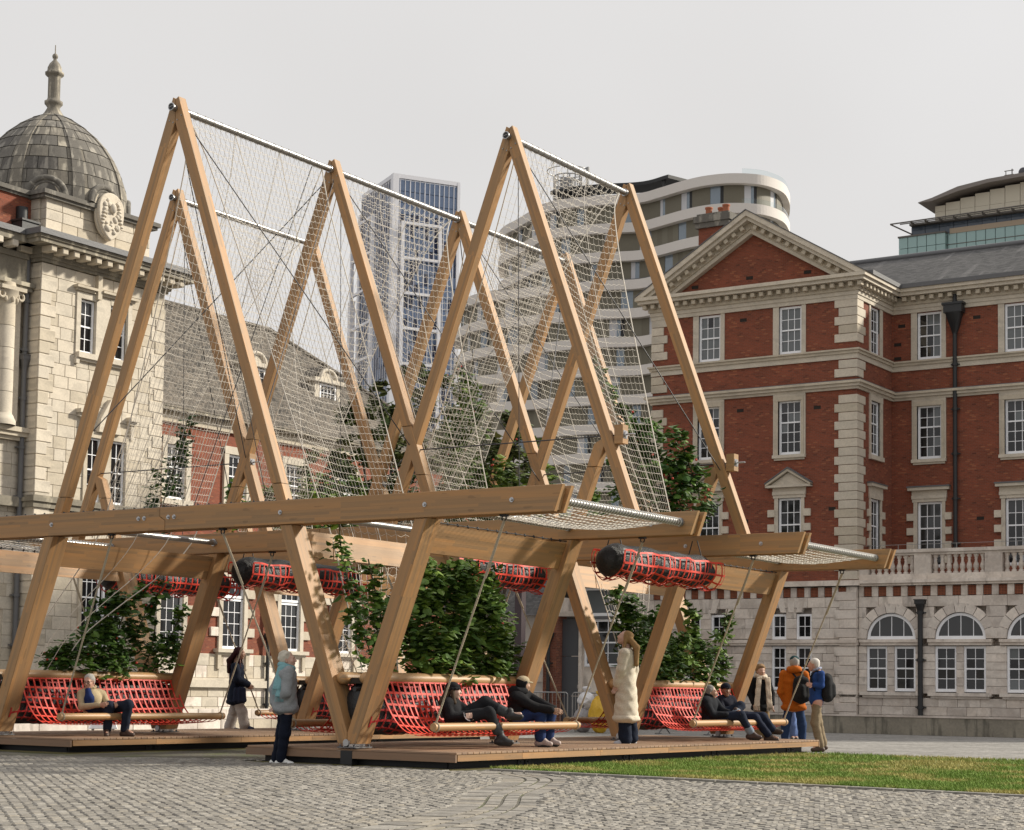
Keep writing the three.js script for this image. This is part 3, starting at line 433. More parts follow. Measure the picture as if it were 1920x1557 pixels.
  sash(B, 2.1, 2.3, .85, 2.7, -.1, 3, 5, {}); sash(B, 3.1, 2.3, .85, 2.7, -.1, 3, 5, {}); part('window_surround', [box(1.95, 2.09, 2.2, 5.1, -.05, .05), box(3.96, 4.1, 2.2, 5.1, -.05, .05), box(1.8, 4.2, 5.02, 5.2, -.05, .14), box(1.8, 4.2, 2.1, 2.24, -.05, .16)], M.stoneB, B);
  // recessed bay with an engaged column
  part('bay_wall', [box(-9, .02, 0, 14.6, -3, -.66)], M.stoneB, B);
  const bb = new Bank(B, 'bay_stone', 90, [M.stone, M.stoneB]); bb.fill(-2.2, -.34, 9.3, 13.2, .39, -.68, -.63, [[-1.5, -.55, 9, 13.3]], .4, .6); bb.fill(-3, -.05, 4.2, 8.7, .39, -.68, -.63, [], .5, .8); bb.fill(-3, -.05, .2, 4.2, .42, -.68, -.62, [[-2.4, -.55, .2, 3.2]], .6, 1); bb.flush();
  part('pilaster', [box(-.56, -.36, 9.3, 13.2, -.66, -.5)], M.stone, B);
  for (let y = 9.45; y < 12.9; y += .69) { const c = cyl(.34, .675, 24); c.translate(-1.02, y + .34, -.5); part('column_drum', boxUV(c, 2), rnd() < .5 ? M.stone : M.stoneB, B); }
  part('column_base', lathe([[.46, 9.1], [.46, 9.24], [.42, 9.3], [.38, 9.4], [.34, 9.46]], 24).translate(-1.02, 0, -.5), M.stone, B);
  { const gs = [lathe([[.34, 12.88], [.36, 12.95], [.36, 13.05], [.48, 13.3]], 20).translate(-1.02, 0, -.5), box(-1.52, -.52, 13.3, 13.42, -1, -.05)]; for (const s of [-1, 1]) for (const t of [0, 1]) { const v = new THREE.TorusGeometry(.11, .05, 6, 12); v.translate(-1.02 + s * .38, 13.15, -.2 + t * -.3); gs.push(v); } for (let i = 0; i < 10; i++) { const e = new THREE.SphereGeometry(.06, 6, 5); e.scale(1, 1.6, 1); e.translate(-1.02 + Math.sin(i * .63) * .38, 13.02, -.5 + Math.cos(i * .63) * .38); gs.push(e); } part('column_capital', gs, M.stoneB, B); }
  part('entablature', [box(-9, -.1, 13.42, 13.55, -1, -.28), box(-9, -.05, 13.55, 13.68, -1, -.2), box(-9, -.1, 13.68, 14.45, -1, -.42), box(-9, -.2, 14.45, 14.62, -1, -.35), box(-9, -.3, 14.84, 15.06, -1, .1)], M.cornice, B);
  for (let x = -1.2; x > -4; x -= .6) { const o = part('modillion', cg(.24, .2, .46, .02), M.stone, B); o.position.set(x, 14.735, -.1); }
  part('pedestal_cornice', [box(-9, -.03, 8.82, 8.95, -1, -.34), box(-9, .0, 8.95, 9.1, -1, -.26), box(-9, -.05, 8.7, 8.82, -1, -.46)], M.stoneB, B);
  part('string_course', [box(-9, -.19, 6.62, 6.93, -1, -.42)], M.cornice, B);
  part('gutter', [box(-9, -.9, 15.06, 15.24, -1, .2)], M.lead, B);
  part('attic_brickwork', boxUV(new THREE.BoxGeometry(9.4, 1.5, .6).translate(-4.1, 15.9, -1.3), 2.5, 1.7), M.brick, B);
  part('attic_coping', [box(-8.8, .62, 16.62, 16.7, -1.7, -.92), box(-8.8, .66, 16.7, 16.84, -1.8, -.84)], M.dome, B);
  bank.add(.3, .75, 15.55, 15.95, -1.1, -.9); bank.flush();
  { const o = thing('rainwater_head', 'black iron rainwater box on brickwork above the left cornice', 'rainwater box', [-24, 0, -19.04], Math.PI / 2); part('box', [box(-.42, .26, 15.36, 15.72, -1.05, -.5), box(-.46, .3, 15.72, 15.78, -1.08, -.46), box(-.3, .14, 15.2, 15.36, -1.0, -.6)], M.iron, o); const c = new THREE.CylinderGeometry(.19, .19, .5, 16); c.translate(-.08, 16.0, -.92); part('outlet', c, M.iron, o); }
  downpipe('drainpipe', 'grey lead drainpipe in the corner beside the stone tower at left', [-24, 0, -19.04], Math.PI / 2, -.17, .3, 14.5, -.47, .085, [.24, .34, 11.3], M.lead);

  // wing
  const Wg = thing('brick_wing', 'long brick and stone wing with a steep tiled roof beside the domed tower', 'building', [-24, 0, -19.04], Math.PI / 2);
  const z = -2, x1 = 27;
  const wx = [7.75, 11.0, 14.27, 17.5, 20.8];
  for (const [y0, y1, cut] of [[0, 2.5, 0], [2.5, 5.02, 1], [5.02, 7.75, 0], [7.75, 9.72, 2], [9.72, 10.6, 0]]) { let x = 5.5; const put = (a, b) => part('wall', boxUV(new THREE.BoxGeometry(b - a, y1 - y0, .5).translate((a + b) / 2, (y0 + y1) / 2, z - .30), 2.5, 1.7), M.brick, Wg); if (!cut) put(x, x1); else { for (const w of wx) { const a = w + (cut > 1 ? .1 : 0), b = w + (cut > 1 ? 1.1 : 1.16); put(x, a); x = b; } put(x, x1); } }
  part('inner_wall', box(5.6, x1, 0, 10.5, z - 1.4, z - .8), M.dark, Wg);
  const wb = new Bank(Wg, 'ashlar_stone', 220, [M.stone, M.stoneB, M.stoneG3]); wb.fill(5.5, 20.5, .01, 1.07, .42, z - .06, z + .02, [], .55, .9); wb.fill(5.5, 20.5, 1.42, 2.3, .42, z - .06, z, [], .55, .95);
  part('string_course', [box(5.5, x1, 1.07, 1.34, z - .1, z + .16), box(5.5, x1, 1.34, 1.42, z - .1, z + .1)], M.stone, Wg);
  for (const x of wx) { // lower: window with stone banding
    sash(Wg, x, 2.5, 1.16, 1.85, z - .1, 3, 4, { mid: 0 }); sash(Wg, x, 4.38, 1.16, .62, z - .1, 3, 1, { mid: 0 });
    part('sill', [box(x - .38, x + 1.54, 2.36, 2.5, z - .05, z + .2), box(x - .3, x + 1.46, 2.27, 2.36, z - .05, z + .1)], M.stone, Wg); for (const s of [x - .28, x + 1.26]) part('bracket', box(s, s + .18, 1.75, 2.27, z - .02, z + .09), M.stoneB, Wg);
    part('window_surround', [box(x - .2, x, 2.5, 5.05, z - .2, z + .04), box(x + 1.16, x + 1.36, 2.5, 5.05, z - .2, z + .04), box(x - .2, x + 1.36, 5.03, 5.3, z - .2, z + .05)], M.stone, Wg);
    for (let y = 2.95; y < 5; y += .72) for (const s of [[x - .62, x - .2], [x + 1.36, x + 1.78]]) wb.add(s[0], s[1], y, y + .33, z - .1, z + .03);
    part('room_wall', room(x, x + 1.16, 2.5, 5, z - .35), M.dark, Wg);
    // upper
    sash(Wg, x + .1, 7.75, 1.0, 1.95, z - .1, 3, 5, {}); part('window_surround', [box(x - .14, x + .1, 7.6, 9.95, z - .15, z + .05), box(x + 1.1, x + 1.34, 7.6, 9.95, z - .15, z + .05), box(x - .14, x + 1.34, 9.72, 10.0, z - .15, z + .06), box(x - .2, x + 1.4, 7.55, 7.74, z - .1, z + .15)], M.stone, Wg);
  }
  wb.flush();
  part('string_course', [box(5.5, x1, 5.45, 5.7, z - .1, z + .12), box(5.5, x1, 6.2, 6.35, z - .1, z + .1)], M.stoneB, Wg);
  part('frieze', [box(5.5, x1, 10.5, 10.9, z - .5, z + .08)], M.stoneB, Wg); part('eave', [box(5.5, x1 + .3, 10.9, 11.02, z - .6, z + .4), box(5.5, x1 + .3, 10.84, 10.9, z - .5, z + .25)], M.cornice, Wg);
  { const P = []; const q = (a, b, c, d) => P.push(...a, ...b, ...c, ...a, ...c, ...d); const ez = z + .42, rz = z - 3.4, bz = z - 7.2, ey = 10.98, ry = 15.75; q([5.4, ey, ez], [x1 + .3, ey, ez], [17.2, ry, rz], [5.4, ry, rz]); P.push(x1 + .3, ey, ez, x1 + .3, ey, bz, 17.2, ry, rz); q([x1 + .3, ey, bz], [5.4, ey, bz], [5.4, ry, rz], [17.2, ry, rz]); const g = new THREE.BufferGeometry(); g.setAttribute('position', new THREE.Float32BufferAttribute(P, 3)); g.computeVertexNormals(); const n = P.length / 3, uv = new Float32Array(n * 2); for (let i = 0; i < n; i++) { uv[2 * i] = P[3 * i] / 9; uv[2 * i + 1] = P[3 * i + 1] / 6.2; } g.setAttribute('uv', new THREE.BufferAttribute(uv, 2)); const rf = part('roof', g, M.tile, Wg); part('ridge_tile', [tube([5.4, ry, rz], [17.2, ry, rz], .13, 8), tube([17.2, ry, rz], [x1 + .3, ey, ez], .11, 8)], M.tile, rf); }
  for (const dx of [13.2, 17.6]) { const d = grp('dormer', Wg); d.position.set(dx, 0, z - 1.15); part('dormer_wall', [box(-.15, 1.35, 12.15, 13.6, -1.6, -.05), box(-.3, 1.5, 11.98, 12.18, -.6, .12), box(-.25, .02, 12.18, 13.5, -.5, .06), box(1.18, 1.45, 12.18, 13.5, -.5, .06), box(-.4, 1.6, 13.5, 13.66, -1.2, .2)], M.stone, d); const t = new THREE.TorusGeometry(.5, .09, 8, 20, Math.PI); t.scale(1, .8, 1); t.translate(.6, 13.66, .05); part('dormer_pediment', [t, box(.2, 1.0, 13.62, 13.95, -.2, .03)], M.stone, d); const s = sash(d, .08, 12.22, 1.04, 1.24, .0, 4, 4, {}); s.traverse(() => {}); while (s.children.length) { const c = s.children[0]; c.position.add(s.position); d.add(c); } d.remove(s); part('dormer_roof', prism([[-.4, 13.6], [1.6, 13.6], [.6, 14.25]].reverse(), -.1, -3.2, [1, 0], 0), M.tile, d); }
  downpipe('drainpipe', 'thin black drainpipe down the brick wing between two lower windows', [-24, 0, -19.04], Math.PI / 2, 13.45, .0, 5.2, z + .12, .07, [.2, .3, 3.0]);
  // low stone parapet in front of its area
  const lw = thing('low_stone_wall', 'low grey stone wall running in front of the brick wing behind the left deck', 'wall', [-12.2, 0, 0]); const lb = new Bank(lw, 'wall_stone', 100, [M.stoneG, M.stoneG2, M.stoneB]); 
  for (let k = 0; k < 2; k++) { let zz = 2 - k * .4; while (zz > -24) { const l = rr(.5, .95); const g = cg(.4, .26, Math.round(l * 20) / 20 - .012, .008); const o = part('wall_stone', g, [M.stoneG, M.stoneG2, M.stoneB][Math.floor(rnd() * 3)], lw); o.position.set(0, .13 + k * .27, zz - l / 2); zz -= Math.round(l * 20) / 20; } } part('wall_core', box(-.18, .18, 0, .52, -24, 2), M.stoneG2, lw);
}
// ---------------------------------------------------------------- right: red brick building with stone dressings
{
  const O = [-11.89, 0, -37];
  const B = thing('brick_building', 'red brick building with stone quoins and a pediment at the right', 'building', O);
  const st = [M.stone, M.stoneB, M.stoneC], sg = [M.stoneG, M.stoneG2, M.stoneG3, M.stoneG];
  const bk = (x0, x1, y0, y1, z0, z1, m = M.brick) => { const g = new THREE.BoxGeometry(x1 - x0, y1 - y0, z1 - z0); g.translate((x0 + x1) / 2, (y0 + y1) / 2, (z0 + z1) / 2); return part('brick_wall', boxUV(g, 2.5, 1.7), m, B); };
  const XR = 30, ZM = -3.2;
  // walls are built round their openings
  const ops = { p: [], m: [], s: [] };
  const rowsY = [[12.83, 14.50], [9.33, 11.22], [5.55, 7.84]];
  const PX = [[1.86, 2.72], [4.97, 5.82]], MX = []; for (let k = 0; k < 6; k++) MX.push([8.77 + k * 3.1, 9.65 + k * 3.1]);
  function wallWith(x0, x1, y0, y1, z0, z1, holes, turnSide) { // brick between openings
    const ys = [...new Set([y0, y1, ...holes.flatMap(h => [h[2], h[3]])])].sort((a, b) => a - b);
    for (let i = 0; i < ys.length - 1; i++) { const a = ys[i], b = ys[i + 1]; let sp = [[x0, x1]]; for (const h of holes) if (h[2] < b - .001 && h[3] > a + .001) sp = sp.flatMap(([p, q]) => h[1] <= p || h[0] >= q ? [[p, q]] : [[p, h[0]], [h[1], q]]); for (const [p, q] of sp) if (q - p > .01) turnSide ? bk(z0, z1, a, b, p, q) : bk(p, q, a, b, z0, z1); }
  }
  const H = (xs) => xs.flatMap(([a, b]) => rowsY.map(([c, d]) => [a, b, c, d]));
  wallWith(0, 7.83, 4.95, 14.6, -.4, -.0, H(PX)); wallWith(7.5, XR, 4.95, 14.6, ZM - .4, ZM, H(MX));
  const SZ = [-2.05, -1.2]; wallWith(ZM, -.4, 4.95, 14.6, 7.43, 7.83, H([SZ]), true);
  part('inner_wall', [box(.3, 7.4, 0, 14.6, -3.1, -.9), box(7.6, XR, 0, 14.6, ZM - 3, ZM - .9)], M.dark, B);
  // vents in the brick
  for (const [x, y, z] of [[3.6, 14.2, .0], [1.6, 15.62, -.17], [3.75, 15.72, -.17], [5.95, 15.68, -.17], [6.4, 10.9, 0], [8.2, 14.1, ZM], [8.05, 13.45, ZM], [8.05, 12.95, ZM], [10.9, 14.15, ZM], [11.0, 7.2, ZM], [3.7, 7.1, 0], [6.95, 7.4, 0], [3.5, 11, 0]]) part('air_brick', box(x - .13, x + .13, y - .06, y + .06, z - .02, z + .004), M.gap, B);
  // string courses, mid cornice, base band: pavilion front, side, main front
  const run = (nm, y0, y1, p, m) => part(nm, [box(-p, 7.83 + p, y0, y1, -.3, p), box(7.5, 7.83 + p, y0, y1, ZM + .0, -.3), box(7.5, XR, y0, y1, ZM - .2, ZM + p)], m, B);
  run('string_course', 12.48, 12.66, .05, M.stone); run('string_course', 12.66, 12.76, .10, M.stoneB); run('string_course', 12.76, 12.82, .15, M.stoneB);
  run('mid_cornice', 11.44, 11.53, .07, M.stone); run('mid_cornice', 11.53, 11.63, .16, M.stone); run('mid_cornice', 11.63, 11.71, .24, M.stoneB); run('lead_flashing', 11.71, 11.735, .235, M.lead);
  run('base_band', 4.78, 4.96, .12, M.stoneG3);
  run('architrave', 14.52, 14.66, .06, M.stone); run('architrave', 14.66, 14.80, .09, M.stone); run('architrave', 14.80, 14.9, .14, M.stoneB); run('dentil_bed', 14.9, 15.08, .12, M.stoneB); run('cornice', 15.08, 15.2, .42, M.stone); run('cornice', 15.2, 15.32, .50, M.stoneC);
  const dg = cg(.15, .15, .22, .01), dgs = cg(.22, .15, .15, .01);
  for (let x = -.2; x < 8.2; x += .33) { const o = part('dentil', dg, M.stoneB, B); o.position.set(x, 14.985, .22); }
  for (let zz = -.15; zz > ZM + .2; zz -= .33) { const o = part('dentil', dgs, M.stoneB, B); o.position.set(8.05, 14.985, zz); }
  for (let x = 8.4; x < 22; x += .33) { const o = part('dentil', dg, M.stoneB, B); o.position.set(x, 14.985, ZM + .22); }
  part('gutter', [box(8.0, XR, 15.32, 15.47, ZM, ZM + .56), box(7.9, 8.38, 15.32, 15.47, ZM + .3, -.1)], M.lead, B);
  // pediment
  { const ped = grp('pediment', B); const apx = 3.91, yb = 15.32, ya = 17.98, hw = 4.42, sl = (ya - yb) / hw;
    part('tympanum', boxUV(prism([[apx - 4.1, yb - .05], [apx + 4.1, yb - .05], [apx, ya - .2]].reverse(), -.18, -.6, [1, 0], 0), 2.5, 1.7), M.brick, ped);
    for (const s of [-1, 1]) { const f = (o0, o1, z1, m, nm) => part(nm, boxUV(prism([[apx + s * .0, ya - o0], [apx + s * hw, yb - o0 + .0], [apx + s * hw, yb - o1], [apx, ya - o1]].sort(() => 0)[s > 0 ? 'slice' : 'reverse'](), z1, -.5, [1, 0], .008), 2), m, ped);
      const P = (o0, o1, cut) => { const q = [[apx, ya - o0], [apx + s * (hw - (cut ? o0 / sl : 0)), cut ? yb : yb + .0 - o0 + .1], [apx + s * (hw - o1 / sl), yb], [apx, ya - o1]]; return s > 0 ? q : q.reverse(); };
      part('raking_cornice', boxUV(prism(P(0, .2, true), .50, -.5, [1, 0], .008), 2), M.stoneC, ped); part('raking_cornice', boxUV(prism(P(.2, .34, true), .40, -.5, [1, 0], .008), 2), M.stone, ped); part('raking_cornice', boxUV(prism(P(.34, .58, true), .12, -.5, [1, 0], .008), 2), M.stoneB, ped); part('raking_cornice', boxUV(prism(P(.58, .74, true), .06, -.5, [1, 0], .008), 2), M.stone, ped);
      const L = Math.hypot(hw, ya - yb), a = Math.atan2(ya - yb, hw); for (let t = .3; t < L - .95; t += .36) { const o = part('raking_dentil', dg, M.stoneB, ped); o.position.set(apx + s * Math.cos(a) * t, ya - .44 - Math.sin(a) * t, .2); o.rotation.z = -s * a; }
      part('lead_flashing', prism(s > 0 ? [[apx, ya + .035], [apx + s * (hw + .05), yb + .005], [apx + s * (hw), yb - .0], [apx, ya + .0]] : [[apx, ya + .035], [apx + s * (hw + .05), yb + .005], [apx + s * hw, yb], [apx, ya]].reverse(), .53, -8, [1, 0], 0), M.lead, ped); }
    // roof behind the pediment
    const P = []; const q = (a, b, c, d) => P.push(...a, ...b, ...c, ...a, ...c, ...d); q([apx + hw, yb, -.5], [apx + hw, yb, -9], [apx, ya, -9], [apx, ya, -.5]); q([apx - hw, yb, -.5], [apx - hw, yb, -9], [apx, ya, -9], [apx, ya, -.5]); const g = new THREE.BufferGeometry(); g.setAttribute('position', new THREE.Float32BufferAttribute(P, 3)); g.computeVertexNormals(); const uv = []; for (let i = 0; i < P.length; i += 3) uv.push(P[i + 2] / 8, P[i + 1] / 4); g.setAttribute('uv', new THREE.Float32BufferAttribute(uv, 2)); part('roof', g, M.slate, B); }
  // main roof
  { const P = []; const q = (a, b, c, d) => P.push(...a, ...b, ...c, ...a, ...c, ...d); q([6, 15.44, ZM + .4], [XR, 15.44, ZM + .4], [XR, 17.5, ZM - 3.8], [3.5, 17.5, ZM - 3.8]); q([3.5, 17.5, ZM - 3.8], [XR, 17.5, ZM - 3.8], [XR, 15.4, ZM - 8], [6, 15.4, ZM - 8]); const g = new THREE.BufferGeometry(); g.setAttribute('position', new THREE.Float32BufferAttribute(P, 3)); g.computeVertexNormals(); const uv = []; for (let i = 0; i < P.length; i += 3) uv.push(P[i] / 8, P[i + 2] / 6.5); g.setAttribute('uv', new THREE.Float32BufferAttribute(uv, 2)); const r = part('roof', g, M.slate, B); part('ridge_tile', tube([3.5, 17.52, ZM - 3.8], [XR, 17.52, ZM - 3.8], .12, 8), M.lead, r);
  }
  // chimney
  { const c = grp('chimney', B); c.position.set(0, 0, -3); const g = new THREE.BoxGeometry(1.2, 2.6, .9); g.translate(1.1, 17.3, 0); part('chimney_stack', boxUV(g, 2.5, 1.7), M.brick, c); part('chimney_cap', [box(.4, 1.8, 18.42, 18.62, -.55, .55), box(.34, 1.86, 18.62, 18.86, -.6, .6), box(.44, 1.76, 18.86, 18.96, -.5, .5)], M.dome, c); for (const x of [.75, 1.15, 1.5]) { const p = part('chimney_pot', lathe([[.13, 18.96], [.12, 19.2], [.15, 19.22], [.15, 19.28], [.1, 19.28], [.1, 19.0]], 14), M.pot, c); p.position.set(x, 0, rr(-.2, .2)); } }
  // quoins
  const qb = new Bank(B, 'quoin_stone', 150, st); const qh = .299; let k = 0; for (let y = 4.98; y < 14.4; y += qh, k++) { if ((y > 12.2 && y < 12.82) || (y > 11.2 && y < 11.72)) continue; const l = k % 2 ? .79 : .64; qb.add(7.83 - l, 7.87, y + .008, y + qh - .008, k % 2 ? -.52 : -.70, .045); qb.add(-.045, k % 2 ? .60 : .45, y + .008, y + qh - .008, -.6, .045); } qb.flush();
  // windows
  const grey1 = () => .9, grey0 = () => .06, greyM = (c, r) => c === 2 ? .7 : .12;
  for (const [xs, z, w] of [[PX, 0, 0], [MX, ZM, 1]]) for (const [a, b] of xs) {
    const i = MX.findIndex(q => q[0] === a);
    sash(B, a, 12.84, b - a, 1.66, z - .1, 3, 4, { grey: w ? (i === 0 ? greyM : grey1) : grey1 }); sash(B, a, 9.34, b - a, 1.88, z - .1, 3, 5, { mid: .6, grey: w ? greyM : grey0 }); sash(B, a, 5.56, b - a, 2.28, z - .1, 3, 5, { mid: .6, grey: grey0 });
    part('window_surround', [box(a - .22, a, 12.82, 14.52, z - .2, z + .03), box(b, b + .16, 12.82, 14.52, z - .2, z + .03)], M.stone, B);
    part('window_surround', [box(a - .19, a, 9.33, 11.22, z - .2, z + .05), box(b, b + .16, 9.33, 11.22, z - .2, z + .05), box(a - .19, b + .16, 11.22, 11.44, z - .2, z + .06)], M.stone, B); part('window_surround', [box(a - .13, a, 9.33, 11.2, z - .2, z + .08), box(b, b + .1, 9.33, 11.2, z - .2, z + .08), box(a - .13, b + .1, 11.2, 11.36, z - .2, z + .09)], M.stoneB, B);
    part('sill', [box(a - .2, b + .17, 9.22, 9.33, z - .1, z + .12), box(a - .15, b + .12, 9.15, 9.22, z - .1, z + .06)], M.stone, B);
    part('window_surround', [box(a - .14, a, 5.5, 7.84, z - .2, z + .04), box(b, b + .12, 5.5, 7.84, z - .2, z + .04), box(a - .18, b + .16, 7.84, 7.95, z - .2, z + .06), box(a - .2, b + .18, 7.95, 8.06, z - .1, z + .09), box(a - .2, b + .18, 8.06, 8.24, z - .1, z + .05)], M.stone, B);
    for (let y = 5.7; y < 7.7; y += .5) for (const [p, q] of [[a - .38, a - .12], [b + .1, b + .36]]) { const o = part('block_stone', cg(.26, .25, .16, .01), rnd() < .5 ? M.stoneC : M.stone, B); o.position.set((p + q) / 2, y + .12, z + .005); }
    if (!w) { const m = (a + b) / 2; part('hood_pediment', [boxUV(prism([[m - .78, 8.24], [m + .78, 8.24], [m, 8.72]].reverse(), z + .1, z - .1, [1, 0], .006), 2)], M.stone, B); for (const s of [-1, 1]) { const q = [[m, 8.74], [m + s * .84, 8.24], [m + s * .84, 8.32], [m, 8.84]]; part('hood_moulding', boxUV(prism(s > 0 ? q.reverse() : q, z + .22, z - .1, [1, 0], .006), 2), M.stoneB, B); const l = [[m, 8.845], [m + s * .86, 8.325], [m + s * .86, 8.36], [m, 8.89]]; part('lead_flashing', prism(s > 0 ? l.reverse() : l, z + .24, z - .1, [1, 0], 0), M.lead, B); } part('hood_moulding', box(m - .84, m + .84, 8.20, 8.28, z - .1, z + .2), M.stone, B); }
    else part('hood_moulding', [box(a - .3, b + .3, 8.24, 8.34, z - .1, z + .2)], M.stone, B), part('lead_flashing', box(a - .33, b + .33, 8.34, 8.39, z - .1, z + .23), M.lead, B);
  }
  { const S = grp('side_bay', B); S.rotation.y = Math.PI / 2; S.position.set(7.83, 0, 0); // facing right
    const [a, b] = [1.2, 2.05]; const put = (y, h, r, mid) => { const w = sash(S, a, y, b - a, h, -.1, 3, r, { mid }); while (w.children.length) { const c = w.children[0]; c.position.add(w.position); S.add(c); } S.remove(w); };
    put(12.84, 1.66, 4, .5); put(9.34, 1.88, 5, .6); put(5.56, 2.28, 5, .6);
    part('window_surround', [box(a - .12, a, 12.82, 14.52, -.2, .03), box(b, b + .24, 12.82, 14.52, -.2, .03), box(a - .12, a, 9.33, 11.22, -.2, .05), box(b, b + .2, 9.33, 11.22, -.2, .05), box(a - .12, b + .2, 11.22, 11.44, -.2, .06), box(a - .14, b + .2, 9.18, 9.33, -.1, .11), box(a - .12, a, 5.5, 7.84, -.2, .04), box(b, b + .14, 5.5, 7.84, -.2, .04), box(a - .15, b + .18, 7.84, 8.24, -.1, .06), box(a - .25, b + .28, 8.24, 8.34, -.1, .18)], M.stone, S);
    for (let y = 5.7; y < 7.7; y += .5) for (const [p, q] of [[a - .3, a - .08], [b + .1, b + .34]]) { const o = part('block_stone', cg(q - p, .25, .16, .01), M.stone, S); o.position.set((p + q) / 2, y + .12, .005); } part('lead_flashing', box(a - .28, b + .31, 8.34, 8.38, -.1, .2), M.lead, S); }

  // ---- stone ground floor with terrace
  const G = thing('stone_ground_floor', 'weathered pale stone ground floor with arched windows below the brick storeys', 'building storey', O);
  const gb = new Bank(G, 'ashlar_stone', 300, sg);
  const Z1 = -.15; const arches = [8.12, 10.48, 12.86, 15.24, 17.6], lw = [[4.73, 5.27], [5.64, 6.21], [1.45, 2.0], [2.4, 2.97]];
  const holesL = lw.flatMap(([a, b]) => [[a, b, 1.26, 2.76], [a, b, 2.98, 3.86]]), holesR = arches.flatMap(a => [[a, a + .72, 1.26, 2.76], [a + .97, a + 1.7, 1.26, 2.76], [a - .02, a + 1.72, 3.0, 3.86]]);
  const vent = []; for (let x = .1; x < 7.3; x += .505) vent.push([x, x + .28, 4.42, 4.73, 0]); for (let x = 8.02; x < 20; x += .51) vent.push([x, x + .28, 4.42, 4.73, Z1]);
  part('wall', [box(-3.4, 7.83, 0, 4.78, -.9, -.32), box(7.83, XR, 0, 4.78, -1.1, -.47)], M.stoneG2, G);
  const sideFill = (x0, x1, z, hl) => { gb.fill(x0, x1, .2, 1.06, .29, z - .3, z, hl, .55, 1.0); gb.fill(x0, x1, 1.2, 2.76, .26, z - .3, z, hl, .4, .85); gb.fill(x0, x1, 3.0, 4.4, .35, z - .3, z, hl.concat(vent.filter(v => v[4] === z)), .6, 1.1); gb.fill(x0, x1, 4.4, 4.76, .36, z - .3, z, vent.filter(v => v[4] === z), .3, .6); };
  sideFill(5.0, 7.83, 0, holesL); sideFill(7.84, 14.4, Z1, holesR); sideFill(-3.3, 5.0, 0, holesL); sideFill(14.4, 21, Z1, holesR); gb.flush();
  for (let i = 0, y = .25; y < 4.3; y += .31, i++) { const o = part('quoin_stone', cg(i % 2 ? .8 : .6, .29, .1, .012), sg[i % 4], G); o.position.set(7.83 - (i % 2 ? .4 : .3), y + .15, -.01); }
  for (const [a, b, c, d, z] of vent) { const v = grp('vent_grille', G); v.position.set(a, c, z); part('grille_plate', box(0, b - a, 0, d - c, -.1, -.06), M.grille, v); const bars = []; for (let q = .03; q < b - a; q += .05) bars.push(box(q, q + .016, 0, d - c, -.06, -.045)); for (let q = .03; q < d - c; q += .05) bars.push(box(0, b - a, q, q + .016, -.06, -.044)); part('grille_bar', bars, M.pot, v); }
  part('string_course', [box(-3.4, 7.86, 2.78, 2.86, -.3, .06), box(-3.4, 7.86, 2.86, 2.98, -.3, .1), box(-3.4, 7.84, 1.06, 1.14, -.3, .04), box(-3.4, 7.86, 1.14, 1.24, -.3, .09)], M.stoneG3, G);
  for (const a of arches) {
    sash(G, a, 1.27, .73, 1.48, Z1 - .12, 2, 4, { grey: () => .12 }); sash(G, a + .96, 1.27, .74, 1.48, Z1 - .12, 2, 4, { grey: () => .12 });
    part('string_course', [box(a - .2, a + 1.9, 2.78, 2.88, Z1 - .3, Z1 + .05), box(a - .22, a + 1.92, 2.88, 2.98, Z1 - .3, Z1 + .1)], M.stoneG3, G); part('sill', [box(a - .2, a + 1.9, 1.13, 1.24, Z1 - .3, Z1 + .12), box(a - .12, a + 1.82, 1.05, 1.13, Z1 - .3, Z1 + .06)], M.stoneG, G);
    // lunette
    const L = grp('lunette_window', G); L.position.set(a + .85, 3.0, Z1 - .12); const r = .84;
    const arc = (r0, r1, z0, z1) => { const s = new THREE.Shape(); s.absarc(0, 0, r1, 0, Math.PI); s.lineTo(-r0, 0); s.absarc(0, 0, r0, Math.PI, 0, true); s.closePath(); const g = new THREE.ExtrudeGeometry(s, { depth: z1 - z0, bevelEnabled: false, curveSegments: 24 }); g.translate(0, 0, z0); return g; };
    part('window_frame', [boxUV(arc(r - .09, r, -.03, .05)), box(-r, r, -.02, .09, -.03, .052), ...[-.42, 0, .42].map(q => box(q - .012, q + .012, .09, Math.sqrt(r * r - q * q) - .05, -.01, .02))], M.white, L);
    for (const [p, q] of [[-.74, -.42], [-.42, 0], [0, .42], [.42, .74]]) { const s = new THREE.Shape(); const y = x => Math.sqrt(Math.max(.0, (r - .05) ** 2 - x * x)); s.moveTo(p, .08); for (let t = 0; t <= 8; t++) { const x = lerp(p, q, t / 8); s.lineTo(x, Math.max(.09, y(x))); } s.lineTo(q, .08); s.closePath(); const g = new THREE.ExtrudeGeometry(s, { depth: .006, bevelEnabled: false }); const o = part('pane', boxUV(g), M.glass, L); o.rotation.set(rr(-.01, .01), rr(-.01, .01), 0); }
    for (let i = 0; i < 9; i++) { const a0 = Math.PI * i / 9 + .01, a1 = Math.PI * (i + 1) / 9 - .01, s = new THREE.Shape(); s.absarc(0, 0, 1.16, a0, a1); s.absarc(0, 0, .86, a1, a0, true); s.closePath(); const g = new THREE.ExtrudeGeometry(s, { depth: .3, bevelEnabled: false, curveSegments: 6 }); g.translate(0, 0, -.17); part('voussoir', boxUV(g, 2.5, 2.5, i * .13), sg[i % 4], L); }
    { const s = new THREE.Shape(); s.moveTo(-1.02, 0); s.lineTo(1.02, 0); s.lineTo(1.02, .9); s.lineTo(-1.02, .9); }
  }
  for (const [a, b] of lw) { sash(G, a, 1.27, b - a, 1.48, -.12, 2, 4, {}); sash(G, a, 2.99, b - a, .86, -.12, 2, 2, { mid: 0 }); }
